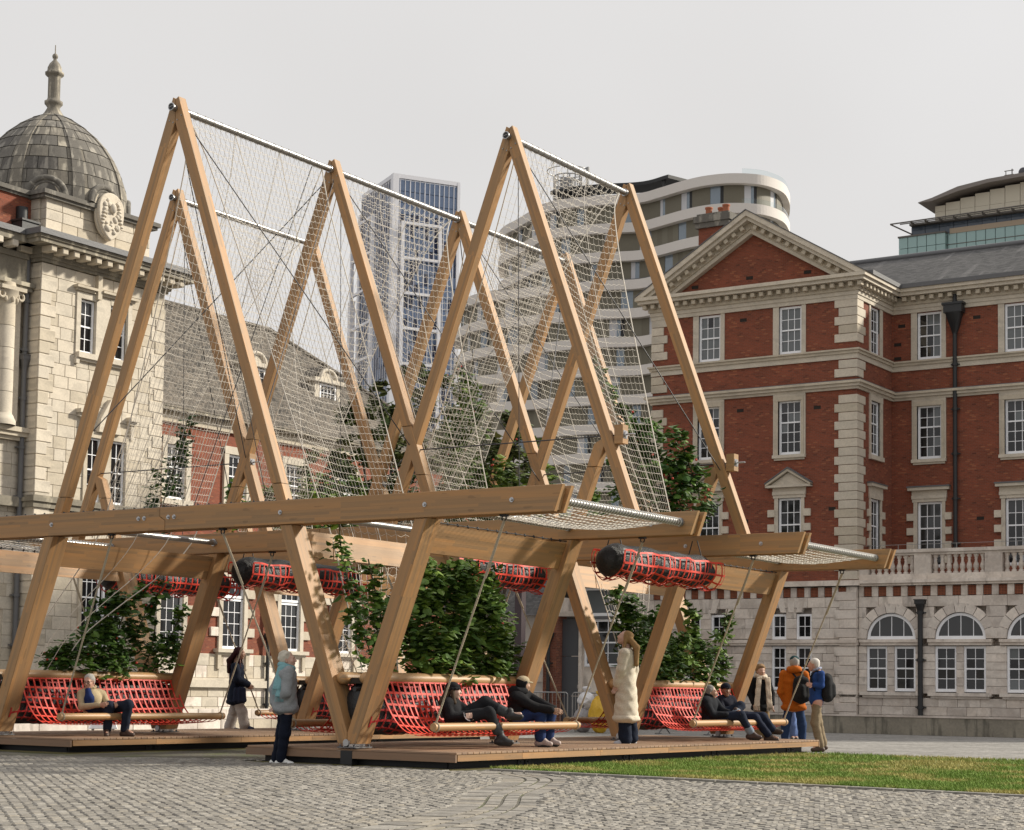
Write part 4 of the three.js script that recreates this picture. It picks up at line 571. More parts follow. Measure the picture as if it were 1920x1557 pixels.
  for (const m of [5.455, 2.2]) for (let i = -1; i <= 1; i++) { const q = [[m + i * .28 - .1, 3.9], [m + i * .28 + .1, 3.9], [m + i * .42 + .13, 4.4], [m + i * .42 - .13, 4.4]]; part('keystone', boxUV(prism(q.reverse(), .02, -.2, [1, 0], .01), 2.5), M.stoneG, G); }
  part('cornice_band', [box(-3.4, 7.9, 4.78, 4.86, -.6, .1), box(7.9, XR, 4.76, 4.84, -.8, Z1 + .12), box(7.9, XR, 4.84, 4.95, -.8, Z1 + .2)], M.stoneG3, G); part('terrace_slab', box(7.9, XR, 4.6, 4.78, ZM, -.8), M.stoneG2, G);
  // balustrade
  const bal = thing('stone_balustrade', 'pale stone balustrade along the terrace above the arched windows', 'balustrade', O);
  part('plinth', [box(7.87, XR, 4.95, 5.14, Z1 - .3, Z1 + .06)], M.stoneG3, bal); part('rail', [box(7.87, XR, 5.76, 5.84, Z1 - .26, Z1 + .04), box(7.87, XR, 5.84, 5.95, Z1 - .32, Z1 + .1)], M.stoneG, bal);
  const bgeo = boxUV(lathe([[.085, 0], [.085, .06], [.05, .08], [.06, .11], [.095, .2], [.085, .28], [.05, .36], [.04, .43], [.055, .46], [.045, .5], [.075, .54], [.085, .56], [.085, .62]], 14), 1);
  const piers = [9.80, 12.18, 14.56, 16.94, 19.3]; piers.forEach((p, i) => part('pier', [box(p, p + .57, 5.14, 5.76, Z1 - .27, Z1 + .05)], sg[i % 3], bal));
  part('pier', [box(7.87, 8.2, 5.14, 5.76, Z1 - .27, Z1 + .05)], M.stoneG, bal);
  for (let i = -1; i < 4; i++) { const a = i < 0 ? 8.2 : piers[i] + .57, b = piers[i + 1]; const n = Math.round((b - a) / .225); for (let j = 0; j < n; j++) { const o = part('baluster', bgeo, j % 3 ? M.stoneG : M.stoneG2, bal); o.position.set(a + (j + .5) * (b - a) / n, 5.14, Z1 - .12); } }
  part('wire_rail', [tube([8, 6.12, Z1 - .1], [XR, 6.12, Z1 - .1], .008, 5), ...[9.2, 11.2, 13.2, 15.2].map(x => tube([x, 5.95, Z1 - .1], [x, 6.13, Z1 - .1], .012, 5))], M.galv, bal);
  downpipe('drainpipe', 'long black drainpipe with a tapered hopper down the red brick front', [O[0], 0, O[2]], 0, 10.17, 5.9, 15.0, ZM + .14, .075, [.52, .75, 14.35]);
  downpipe('drainpipe', 'short black drainpipe between two arched windows in the stone ground floor', [O[0], 0, O[2]], 0, 10.03, .3, 4.2, Z1 + .1, .085, [.26, .3, 4.15]);
  const w = thing('low_concrete_wall', 'low stained concrete wall in front of the stone ground floor at right', 'wall', [0, 0, -30]); part('wall', boxUV(new THREE.BoxGeometry(34, .5, .35).translate(11, .25, -.17), 3, 1.5), M.conc, w); part('coping', boxUV(new THREE.BoxGeometry(34.05, .05, .40).translate(11, .525, -.17), 3, 1.5), M.stoneG2, w);
}
// ---------------------------------------------------------------- link buildings and things at the back of the court
{
  const L = thing('link_building', 'small brick annexe with a slate roof and tall grey metal doors at the back', 'building', [0, 0, -29.6]);
  part('brick_pier', boxUV(new THREE.BoxGeometry(.5, 3.5, .6).translate(-11.32, 1.75, 0), 2.5, 1.7), M.brickDark, L);
  const gd = mat({ color: rgb(.075, .08, .09), roughness: .5 }); for (const [a, b] of [[-11.06, -10.42]]) for (const [y0, y1] of [[.1, .95], [.97, 2.22], [2.24, 3.42]]) part('door_panel', box(a, b, y0, y1, -.1, -.04), gd, L); part('door_frame', box(-10.42, -10.32, .1, 3.5, -.1, .02), M.stoneG3, L); part('door_handle', box(-10.47, -10.44, 1.2, 1.32, -.05, .0), M.galv, L);
  part('wall', box(-10.3, -8.6, 0, 3.0, -.5, -.1), M.stoneG3, L); sash(L, -10.2, 1.9, 1.3, 1.5, -.04, 3, 4, {}); sash(L, -10.25, 3.5, 1.4, .9, -.04, 1, 1, { grey: () => 1, mid: 0 }); part('lintel', [box(-10.4, -8.6, 4.4, 4.55, -.4, .1), box(-10.4, -8.6, 3.4, 3.5, -.4, .05)], M.lead, L); part('wall', boxUV(new THREE.BoxGeometry(3, 1.0, .4).translate(-9.2, 5.05, -.5), 2.5, 1.7), M.brickDark, L);
  part('stone_lintel', [box(-11.7, -10.3, 3.5, 3.66, -.4, .2), box(-11.75, -10.9, 3.66, 4.1, -.4, .1)], M.stoneG, L);
  const wl = thing('white_rendered_wall', 'white rendered wall with painted lettering between the planting and the annexe', 'wall', [0, 0, -29.8]); part('wall', box(-15, -11.55, 0, 3.6, -.4, 0), mat({ color: rgb(.62, .58, .55), roughness: .9, bumpMap: T.fine, bumpScale: .004 }), wl); for (let y = 0, i = 0; y < 1.4; y += .28, i++) { const o = part('quoin_stone', cg(i % 2 ? .5 : .36, .26, .3, .01), M.stoneG3, wl); o.position.set(-11.6 - (i % 2 ? .08 : 0), y + .14, .0); } part('band', box(-15, -11.5, 1.4, 1.52, -.3, .06), M.stoneG3, wl);
  const f = await new FontLoader().loadAsync('fonts/droid/droid_serif_bold.typeface.json'); const tg = new TextGeometry('VITÆ', { font: f, size: .16, depth: .01, curveSegments: 3 }); tg.translate(-13.3, 2.1, .0); part('lettering', boxUV(tg), M.lead, wl);
  const P = []; const q = (a, b, c, d) => P.push(...a, ...b, ...c, ...a, ...c, ...d); q([-16, 3.55, .3], [-11.5, 3.55, .3], [-11.9, 5.4, -2.2], [-16, 5.4, -2.2]); q([-16, 5.4, -2.2], [-11.9, 5.4, -2.2], [-11.5, 3.5, -4.5], [-16, 3.5, -4.5]); const g = new THREE.BufferGeometry(); g.setAttribute('position', new THREE.Float32BufferAttribute(P, 3)); g.computeVertexNormals(); const uv = []; for (let i = 0; i < P.length; i += 3) uv.push(P[i] / 5, P[i + 1] / 3.2); g.setAttribute('uv', new THREE.Float32BufferAttribute(uv, 2)); part('roof', g, M.slate, wl);
  const po = thing('banner_post', 'square dark purple post standing before the white rendered wall', 'post', [-7.75, 0, -22]); part('post', box(-.11, .11, 0, 4.05, -.11, .11), mat({ color: rgb(.03, .016, .022), roughness: .5 }), po); part('post_cap', box(-.12, .12, 4.05, 4.09, -.12, .12), M.dark, po); part('base_plate', box(-.2, .2, 0, .02, -.2, .2), M.dark, po);
  downpipe('drainpipe', 'black drainpipe with a square hopper on the brick pier of the annexe', [0, 0, -29.6], 0, -11.3, 0, 2.9, .42, .06, [.22, .26, 2.85]);
  // crowd barriers
  const mk = (x, z, turn, label) => { const b = thing('crowd_barrier', label, 'barrier', [x, 0, z], turn, 'steel crowd barriers at the back'); const m = M.galv; part('frame', [tube([-1.1, .2, 0], [-1.1, 1.02, 0], .019), tube([1.1, .2, 0], [1.1, 1.02, 0], .019), tube([-1.05, 1.07, 0], [1.05, 1.07, 0], .019), tube([-1.1, 1.02, 0], [-1.05, 1.07, 0], .019), tube([1.1, 1.02, 0], [1.05, 1.07, 0], .019), tube([-1.1, .22, 0], [1.1, .22, 0], .017)], m, b); for (let x = -1; x < 1.05; x += .125) part('bar', tube([x, .22, 0], [x, 1.07, 0], .008, 5), m, b); for (const s of [-.75, .75]) part('foot', [tube([s, .22, 0], [s, 0, .3], .018, 6), tube([s, .22, 0], [s, 0, -.3], .018, 6), tube([s - .1, .012, .3], [s + .1, .012, .3], .014, 5)], M.lead, b); return b; };
  mk(-8.2, -23.4, .1, 'grey steel crowd barrier left of the white waste bag, seen under the deck'); mk(-5.9, -23.6, .0, 'grey steel crowd barrier whose feet show left of the cream coat'); mk(-3.3, -23.5, -.05, 'grey steel crowd barrier whose feet show right of the cream coat');
  const bagS = (name, label, cat, pos, s, m) => { const o = thing(name, label, cat, pos); const g = new THREE.IcosahedronGeometry(1, 4); const p = g.attributes.position; for (let i = 0; i < p.count; i++) { const v = new THREE.Vector3().fromBufferAttribute(p, i).normalize(); const k = 1 + .22 * (vn(v.x * 3 + 9, v.y * 3 + v.z * 2 + 9, 64, 64, 3) - .5) + .12 * (vn(v.x * 8 + 30, v.z * 8 + v.y * 6 + 30, 64, 64, 5) - .5); p.setXYZ(i, v.x * k * s[0], Math.max(-.98 * s[1], v.y * k * s[1]) + s[1] * .98, v.z * k * s[2]); } g.computeVertexNormals(); part('sack', boxUV(g), m, o); part('knot', lathe([[.02, 0], [.1, .08], [.12, .14], [.03, .16]], 10).translate(0, s[1] * 1.95, 0), m, o); return o; };
  bagS('waste_bag', 'white plastic waste bag piled beside the barrier behind the swing', 'waste bag', [-5.95, .62, -22.6], [.25, .24, .2], mat({ color: rgb(.6, .6, .62), roughness: .4 })); bagS('waste_bag', 'yellow waste sack standing left of the cream coat behind the net', 'waste sack', [-5.35, 0, -22.3], [.30, .50, .26], mat({ color: rgb(.55, .33, .02), roughness: .5 })); bagS('waste_bag', 'grey waste sack half hidden below the white bag', 'waste sack', [-6.0, 0, -22.5], [.28, .33, .26], mat({ color: rgb(.25, .24, .25), roughness: .5 }));
  for (const [x, z, l] of [[-8.6, -14.6, 'small white floodlight box on the ground behind the grey jacketed woman'], [-10.9, -9.5, 'white floodlight box on the ground below the left swing net']]) { const o = thing('floodlight_box', l, 'floodlight', [x, 0, z], .9); part('housing', boxUV(prism([[-.32, .1], [.32, .1], [.25, .3], [-.22, .3]].reverse(), .15, -.15, [1, 0], .015)), M.white, o); part('stand', [box(-.25, -.2, 0, .12, -.1, .1), box(.2, .25, 0, .12, -.1, .1)], M.galv, o); }

  // glass office tower, far
  const Tn = thing('glass_tower', 'tall blue glass office tower with pale frames seen through the nets', 'tower', [-111.2, 0, -152.7], 58 * Math.PI / 180);
  const tg2 = new THREE.MeshPhysicalMaterial({ color: rgb(.15, .20, .30), roughness: .12, metalness: .3, side: THREE.DoubleSide }), tg3 = new THREE.MeshPhysicalMaterial({ color: rgb(.02, .03, .07), roughness: .15, side: THREE.DoubleSide }), tw = mat({ color: rgb(.68, .68, .72), roughness: .6 });
  part('core', box(.1, 8.4, 0, 62.8, -11.2, -.15), tg3, Tn); let pn = 0; const rest = [[], []];
  const putP = (g, m) => { if (pn++ < 300) part('window', g, m ? tg2 : tg3, Tn); else rest[m ? 0 : 1].push(g); };
  for (let y = 62.9, r = 0; y > 26; y -= 1.42, r++) { for (let i = 0; i < 13; i++) putP(box(.08 + i * .64, .08 + i * .64 + .6, y - 1.38, y - .03, -.12, .0), r < 3 || rnd() < .72); for (let i = 0; i < 14; i++) { const g = box(-.1, .0, y - 1.38, y - .03, -.2 - i * .78, -.2 - i * .78 - .72); putP(g, r > 3 ? rnd() < .45 : rnd() < .15); } }
  rest.forEach((r, i) => r.length && part('window_grid', r, i ? tg3 : tg2, Tn, 'stuff'));
  for (let i = 0; i <= 13; i++) part('fin', box(.04 + i * .64, .10 + i * .64 + (i % 3 ? 0 : .04), 20, 63.2, -.05, .14), tw, Tn); for (let i = 0; i <= 14; i++) part('fin', box(-.18, .02, 20, 63.2, -.2 - i * .78 + .02, -.2 - i * .78 - .04), tw, Tn);
  part('parapet', [box(-.25, 8.5, 63.0, 63.5, -.3, .2), box(-.25, .05, 63.0, 63.5, -11, .2), box(-.3, .5, 0, 63.5, -.5, .25), box(8.2, 8.55, 0, 63.4, -.3, .22), box(-.35, .1, 0, 61, -11.8, -11.1)], tw, Tn);
  const fr = []; for (let y = 58.5; y > 26; y -= 4.3) fr.push(box(-2.1, -1.8, y - .16, y + .16, -9.2, -2.2), box(1.0, 5.9, y - 1.2, y - .88, .5, .8)); fr.push(box(-2.15, -1.75, 20, 58.7, -9.5, -9.1), box(-2.15, -1.75, 20, 58.7, -2.3, -1.9), box(.7, 1.1, 20, 57.6, .48, .82), box(5.6, 6.0, 20, 57.6, .48, .82)); part('outer_frame', fr, tw, Tn);
  part('stair_ladder', [box(-1.0, -.6, 10, 50, -13.2, -12.8), box(-1.0, -.6, 10, 50, -12.0, -11.6), ...[...Array(24)].map((_, k) => box(-.9, -.7, 12 + k * 1.6, 12.3 + k * 1.6, -12.9, -11.9))], tw, Tn);

  // curved apartment block
  const Cb = thing('curved_apartment_block', 'curved apartment block with pale concrete bands and dark window strips behind the gable', 'apartment block');
  const up = [[-49.6, -130.7], [-46.8, -125.5], [-45.3, -122.0], [-44.6, -118.9], [-45.2, -116.2], [-47.2, -114.5], [-49.5, -114.1], [-51.7, -114.5], [-54.4, -115.4], [-56.7, -116.0], [-60.5, -114.8], [-64.9, -114.4], [-68.4, -116.4], [-70.9, -118.1], [-73.0, -119.4], [-74.8, -121.1], [-77.3, -125.2]], lo = [[-49.6, -130.7], [-46.8, -125.5], [-45.3, -122.0], [-44.6, -118.9], [-45.2, -116.2], [-47.2, -114.5], [-49.5, -114.1], [-51.7, -114.5], [-54.4, -115.4], [-56.7, -116.0], [-60.5, -114.8], [-64.9, -114.4], [-68.3, -114.1], [-71.6, -113.8], [-74.1, -114.8], [-76.6, -116.7], [-79.2, -120.4]];
  const mkPlan = l => { const c = new THREE.CatmullRomCurve3(l.map(([x, z]) => new THREE.Vector3(x, 0, z))); return c.getSpacedPoints(160); };
  const pu = mkPlan(up), pl = mkPlan(lo); const nrm = (pts, i) => { const a = pts[Math.max(0, i - 1)], b = pts[Math.min(pts.length - 1, i + 1)]; const t = b.clone().sub(a).normalize(); return new THREE.Vector3(t.z, 0, -t.x).multiplyScalar(-1); };
  const cen = new THREE.Vector3(-60, 0, -128); const ribbon = (pts, i0, i1, y0, y1, o0, o1) => { const P = []; const q = (a, b, c, d) => P.push(...a, ...b, ...c, ...a, ...c, ...d); const pt = (i, o, y) => { let n = nrm(pts, i); if (n.dot(pts[i].clone().sub(cen)) < 0) n.negate(); const v = pts[i].clone().addScaledVector(n, o); return [v.x, y, v.z]; }; for (let i = i0; i < i1; i++) { q(pt(i, o1, y0), pt(i + 1, o1, y0), pt(i + 1, o1, y1), pt(i, o1, y1)); q(pt(i, o0, y1), pt(i, o1, y1), pt(i + 1, o1, y1), pt(i + 1, o0, y1)); q(pt(i, o0, y0), pt(i + 1, o0, y0), pt(i + 1, o1, y0), pt(i, o1, y0)); } for (const i of [i0, i1]) q(pt(i, o0, y0), pt(i, o1, y0), pt(i, o1, y1), pt(i, o0, y1)); const g = new THREE.BufferGeometry(); g.setAttribute('position', new THREE.Float32BufferAttribute(P, 3)); g.computeVertexNormals(); return boxUV(g, 4); };
  const band = mat({ color: rgb(.60, .56, .525), roughness: .85, bumpMap: T.fine, bumpScale: .01 }), pan = mat({ color: rgb(.135, .12, .085), roughness: .6 }), pan2 = mat({ color: rgb(.16, .145, .105), roughness: .6 }), gl = new THREE.MeshPhysicalMaterial({ color: rgb(.20, .24, .28), roughness: .08, metalness: .2, side: THREE.DoubleSide }), cur = mat({ color: rgb(.5, .5, .52), roughness: .7 });
  for (let f = 0; f < 14; f++) { const y1 = 44.6 - f * 2.53, pts = f < 3 ? pu : pl, y0 = y1 - .84; 
    for (let i = 0; i < 160; i += 16) part('floor_band', ribbon(pts, i, i + 16, y0, y1, -.9, .0), band, Cb);
    const e = f < 3 ? 148 : 152; part('wall', ribbon(pts, 6, e, y0 - 1.69, y0, -1.2, -.72), pan, Cb); let i = 8; while (i < e - 4) { const pl2 = 5 + Math.floor(rnd() * 5), gw = 3 + Math.floor(rnd() * 2); for (let k = i; k < Math.min(i + pl2, e - 3); k++) if ((k - i) % 2 === 0) part('cladding_panel', ribbon(pts, k, k + 2 > e ? k + 1 : k + 2, y0 - 1.66, y0 - .02, -.8, -.60 + (k % 4 ? 0 : .006)), k % 4 ? pan : pan2, Cb); i += pl2; if (i + gw < e) { part('window', ribbon(pts, i, i + gw, y0 - 1.67, y0 - .02, -.8, -.64), gl, Cb); part('window_jamb', ribbon(pts, i, i + 1, y0 - 1.67, y0 - .02, -.8, -.635), M.dark, Cb); if (rnd() < .6) part('curtain', ribbon(pts, i + 2, i + gw, y0 - 1.67, y0 - .05, -.8, -.632), cur, Cb); i += gw; } }
    part('balcony_glass', ribbon(pts, 14, 52, y1, y1 + .42, -.1, -.04), new THREE.MeshPhysicalMaterial({ color: rgb(.85, .9, .9), transmission: 1, thickness: 0, roughness: .05, side: THREE.DoubleSide }), Cb); }
  { const s = new THREE.Shape(); pl.forEach((p, i) => i ? s.lineTo(p.x, -p.z) : s.moveTo(p.x, -p.z)); s.closePath(); for (const [y, ps] of [[42.0 - 2.53 * 2, pl], [44.3, pu]]) { const h = new THREE.Shape(); ps.forEach((p, i) => { const q = p.clone().lerp(cen, .02); i ? h.lineTo(q.x, -q.z) : h.moveTo(q.x, -q.z); }); h.closePath(); const g = new THREE.ExtrudeGeometry(h, { depth: .2, bevelEnabled: false }); g.rotateX(-Math.PI / 2); g.translate(0, y, 0); part('roof', boxUV(g, 4), M.lead, Cb); } const h = new THREE.Shape(); pl.forEach((p, i) => { const q = p.clone().lerp(cen, .13); i ? h.lineTo(q.x, -q.z) : h.moveTo(q.x, -q.z); }); const g = new THREE.ExtrudeGeometry(h, { depth: 34, bevelEnabled: false }); g.rotateX(-Math.PI / 2); part('core', boxUV(g, 4), M.dark, Cb); }
  part('roof_canopy', [ribbon(pu, 76, 112, 45.5, 45.8, -3, -.6), ...[78, 88, 98, 108].map(i => ribbon(pu, i, i + 1, 44.5, 45.5, -1.0, -.8))], M.dark, Cb);
  { const c = grp('roof_cage', Cb); c.position.set(-65, 44.6, -117.5); const gs = []; for (let i = 0; i < 14; i++) { const a = i * Math.PI / 7; gs.push(tube([Math.cos(a) * 1.25, 0, Math.sin(a) * 1.25], [Math.cos(a) * 1.25, 3.0, Math.sin(a) * 1.25], .07, 5)); } for (const y of [.6, 1.2, 1.8, 2.4, 3.0]) { const t = new THREE.TorusGeometry(1.25, .06, 5, 24); t.rotateX(Math.PI / 2); t.translate(0, y, 0); gs.push(t); } const t = new THREE.TorusGeometry(1.9, .05, 5, 24); t.rotateX(Math.PI / 2); t.translate(0, 3.5, 0); gs.push(t, tube([2.1, 0, 0], [2.1, 3.6, 0], .16, 6), tube([0, 0, 0], [0, 4, 0], .05, 5)); part('cage', gs, M.galv, c); part('flue', [cyl(.75, 2.8, 16).translate(0, 1.4, 0)], mat({ color: rgb(.3, .3, .31), roughness: .6 }), c); }

  // far office block at the right edge
  const Of = thing('far_office_block', 'modern office block with a curved cream top and green glass rising over the slate roof', 'office block', [0, 0, -90]);
  const cream = mat({ color: rgb(.56, .51, .41), roughness: .7 }), mul2 = mat({ color: rgb(.10, .09, .08), roughness: .6 }), gg = new THREE.MeshPhysicalMaterial({ color: rgb(.25, .36, .35), roughness: .08, metalness: .2, side: THREE.DoubleSide }), gb2 = new THREE.MeshPhysicalMaterial({ color: rgb(.07, .09, .12), roughness: .1, side: THREE.DoubleSide });
  for (let x = -20.56, i = 0; x < -6; x += (i ? .96 : .7), i++) { const w = i ? .93 : .66; const top = 32.6 + .9 * (1 - Math.pow(clamp((-12 - x) / 8.6), 2)) - .1; part('cladding_panel', box(x, x + w, 31.35, 32.0, -6, 0), cream, Of); part('cladding_panel', box(x, x + w, 32.02, top - .12, -6, -.02), cream, Of); }
  { const s = new THREE.Shape(); const pts = [[-21.4, 32.58], [-20.5, 32.75], [-18.8, 33.25], [-16.9, 33.46], [-14.8, 33.53], [-6, 33.6], [-6, 33.35], [-14.8, 33.3], [-16.9, 33.22], [-18.8, 32.95], [-20.5, 32.55], [-21.4, 32.54]]; pts.forEach(([x, y], i) => i ? s.lineTo(x, y) : s.moveTo(x, y)); const g = new THREE.ExtrudeGeometry(s, { depth: 7.5, bevelEnabled: false }); g.translate(0, 0, -6.7); const rf = part('roof', boxUV(g, 4), mat({ color: rgb(.19, .165, .15), roughness: .6 }), Of); part('plant_screen', box(-17.9, -6, 33.3, 33.95, -5, -3), cream, rf); }
  part('terrace', [box(-22.1, -6, 31.22, 31.34, -6, .5)], mul2, Of); for (let x = -22.1; x < -6; x += .93) { part('window', box(x, x + .9, 30.52, 31.2, -5, .1), gb2, Of); part('brise_soleil', [box(x + .3, x + .38, 31.2, 31.32, 0, 1.1)], mul2, Of); } part('brise_soleil', [tube([-23.1, 31.28, 1.2], [-6, 31.42, 1.2], .05, 5), tube([-23.1, 31.28, 1.2], [-22, 30.7, .2], .05, 5), tube([-22.6, 31.3, .8], [-6, 31.4, .8], .04, 5)], mul2, Of);
  part('band', [box(-19.5, -6, 30.42, 30.75, -5, .3)], mat({ color: rgb(.33, .26, .19), roughness: .7 }), Of);
  for (let x = -22.75, i = 0; x < -6; x += .62, i++) for (const [y0, y1] of [[29.75, 30.45], [29.2, 29.72]]) part('window', box(x, x + .58, y0, y1, -5, i < 5 ? .62 : .25), gg, Of); part('mullion', [box(-22.8, -6, 29.715, 29.755, -5, .28), box(-22.8, -19.65, 30.45, 30.55, -5, .7), box(-22.8, -6, 20, 29.2, -5, .2)], mul2, Of);
  part('antenna', [tube([-16.2, 33.5, -2], [-16.2, 34.7, -2], .04, 5), tube([-16.6, 33.5, -2], [-16.6, 34.6, -2], .03, 5), ...[0, 1, 2, 3].map(k => tube([-16.7, 33.8 + k * .27, -2], [-16.1, 33.8 + k * .27, -2], .03, 5))], mul2, Of); { const d = new THREE.SphereGeometry(.3, 16, 10); d.scale(1, 1, .4); d.translate(-15.5, 34.4, -2); part('satellite_dish', [d, tube([-15.5, 33.9, -2], [-15.5, 34.3, -2], .06, 6)], mat({ color: rgb(.06, .06, .07), roughness: .6 }), Of); }
}
// ---------------------------------------------------------------- rope nets, swings, planters, climbing plants
const V3 = (x, y, z) => new THREE.Vector3(x, y, z);
function ropeNet(S, nu, nv, r, sagV = .0, jit = .006) {
  const P = []; const pts = []; for (let j = 0; j <= nv; j++) { pts.push([]); for (let i = 0; i <= nu; i++) { const p = S(i / nu, j / nv); p.x += rr(-jit, jit); p.y += rr(-jit, jit); p.z += rr(-jit, jit); pts[j].push(p); } }
  const e = V3(), f = V3(), t = V3(); const tri = (a, b) => { t.copy(b).sub(a).normalize(); e.set(Math.abs(t.y) > .8 ? 1 : 0, Math.abs(t.y) > .8 ? 0 : 1, 0).cross(t).normalize(); f.copy(t).cross(e); const o = [0, 1, 2].map(k => { const q = k * 2.094; return [e.x * Math.cos(q) + f.x * Math.sin(q), e.y * Math.cos(q) + f.y * Math.sin(q), e.z * Math.cos(q) + f.z * Math.sin(q)]; }); for (let k = 0; k < 3; k++) { const u = o[k], v = o[(k + 1) % 3]; P.push(a.x + u[0] * r, a.y + u[1] * r, a.z + u[2] * r, a.x + v[0] * r, a.y + v[1] * r, a.z + v[2] * r, b.x + v[0] * r, b.y + v[1] * r, b.z + v[2] * r, a.x + u[0] * r, a.y + u[1] * r, a.z + u[2] * r, b.x + v[0] * r, b.y + v[1] * r, b.z + v[2] * r, b.x + u[0] * r, b.y + u[1] * r, b.z + u[2] * r); } };
  for (let j = 0; j <= nv; j++) for (let i = 0; i <= nu; i++) { const a = pts[j][i]; if (i < nu) { const b = pts[j][i + 1]; if (sagV) { const m = a.clone().lerp(b, .5); m.y -= sagV * a.distanceTo(b); tri(a, m); tri(m, b); } else tri(a, b); } if (j < nv) tri(a, pts[j + 1][i]); }
  const g = new THREE.BufferGeometry(); g.setAttribute('position', new THREE.Float32BufferAttribute(P, 3)); g.computeVertexNormals(); return boxUV(g);
}
function ropeLine(pts, r, seg = 6) { return new THREE.TubeGeometry(new THREE.CatmullRomCurve3(pts), Math.max(8, pts.length * 3), r, seg); }
// twisted rope: three strands round a straight or curved line
function twisted(a, b, r, n = 3, pitch = .1) { const A = V3(...a), B = V3(...b), L = A.distanceTo(B), t = B.clone().sub(A).normalize(), e = V3(Math.abs(t.y) > .9 ? 1 : 0, Math.abs(t.y) > .9 ? 0 : 1, 0).cross(t).normalize(), f = t.clone().cross(e), gs = []; const N = Math.ceil(L / pitch * 5); for (let s = 0; s < n; s++) { const p = []; for (let i = 0; i <= N; i++) { const q = i / N, w = q * L / pitch * 6.283 + s * 6.283 / n; p.push(A.clone().lerp(B, q).addScaledVector(e, Math.cos(w) * r * .5).addScaledVector(f, Math.sin(w) * r * .5)); } gs.push(new THREE.TubeGeometry(new THREE.CatmullRomCurve3(p), N, r * .58, 4)); } return gs; }
const slopeX = y => .37 * (9.9 - y);
function tallNet(u0, s, j, bottom, label) {
  const o = thing('rope_net', label, 'net', [0, 0, 0], 0); const z0 = PZ[j]; const toLog = bottom < 2;
  const zl = t => toLog ? lerp(.28, lerp(1.0, .45, sstep(.72, 1, t)), Math.pow(clamp(t / .72), .55)) : lerp(.28, .36, t) + .12 * Math.sin(t * 3.14);
  const zr = t => toLog ? lerp(3.58, lerp(3.2, 1.3, sstep(.72, 1, t)), Math.pow(clamp(t / .72), .6)) : lerp(3.58, u0 ? 1.45 : 1.9, Math.pow(t, .62));
  const S = (q, t) => { const y = lerp(9.93, bottom, t) - .16 * Math.sin(Math.PI * q) * Math.sin(Math.PI * Math.min(1, t * 1.1)) * (1 - t), z = z0 - lerp(zl(t), zr(t), q); let x = slopeX(lerp(9.93, bottom, t)); if (toLog) x += sstep(.68, 1, t) * .35; x -= .20 * Math.sin(Math.PI * q) * Math.sin(Math.PI * t) + .025 * Math.sin(q * 9 + t * 4) * Math.sin(Math.PI * t); return V3(u0 + s * Math.max(.0, x), y, z); };
  const cut = .715; part('net_mesh', toLog ? [ropeNet((q, t) => S(q, t * cut), 27, 52, .0034, .18), ...(s < 0 && j === 0 ? [] : [ropeNet((q, t) => S(q, lerp(cut, 1, t)), s > 0 ? 11 : 7, 18, .0034, .18)])] : ropeNet(S, u0 ? 19 : 21, 50, .0034, .18), M.net, o);
  for (const q of [0, .33, .66, 1]) { const pts = []; for (let k = 0; k <= 16; k++) pts.push(S(q, k / 16)); part('edge_rope', ropeLine(pts, q === 0 || q === 1 ? .010 : .006, 5), M.net, o); }
  const w = []; for (let k = 0; k < 18; k++) { const p = S(k / 18, 0); const t = new THREE.TorusGeometry(.056, .004, 4, 10); t.translate(u0, 9.98, p.z); w.push(t); } part('lashing', w, M.net, o); return S;
}
const netS = {};
for (const [j, nm] of [[0, 'front'], [2, 'rear']]) for (const s of [1, -1]) netS[j + '_' + s] = tallNet(0, s, j, 1.36, `large knotted rope net on the ${s > 0 ? 'right' : 'left'} slope of the ${nm} bay of the middle ridge`);
for (const u of [-1, 0, 1]) for (const s of [1, -1]) netS['m' + u + '_' + s] = tallNet(u * A, s, 1, 3.86, `knotted rope net on the ${s > 0 ? 'right' : 'left'} slope of the ${['left short ridge', 'middle bay of the middle ridge', 'right short ridge'][u + 1]}`);
for (const j of [0, 2]) for (const s of [1, -1]) { const o = thing('lounging_net', `level rope net stretched between steel pipes at the ${s > 0 ? 'right' : 'left'} end of the ${j ? 'rear' : 'front'} beams`, 'net'); part('net_mesh', ropeNet((u, v) => V3(s * lerp(4.98, 6.79, u), 3.62 - .16 * Math.sin(Math.PI * u) * Math.pow(Math.sin(Math.PI * v), .4), PZ[j] - lerp(.30, 3.72, v)), 17, 30, .006, .0), M.net, o); const w = []; for (let k = 0; k < 44; k++) for (const x of [4.91, 6.85]) { const t = new THREE.TorusGeometry(.056, .007, 4, 10); t.translate(s * x, 3.62, PZ[j] - .32 - k * .078); w.push(t); } part('lashing', w, mat({ color: rgb(.62, .6, .56), roughness: .9 }), o); 
  const l = []; for (let k = 0; k < 14; k++) { const z = PZ[j] - .35 - k * .25; l.push(tube([s * 4.86, 3.40, z], [s * 4.86, 3.40, z - .25], .008, 4), tube([s * 4.86, 3.385, z], [s * 4.84, 3.42, z], .016, 5)); } part('black_lacing', l, M.black, o); }

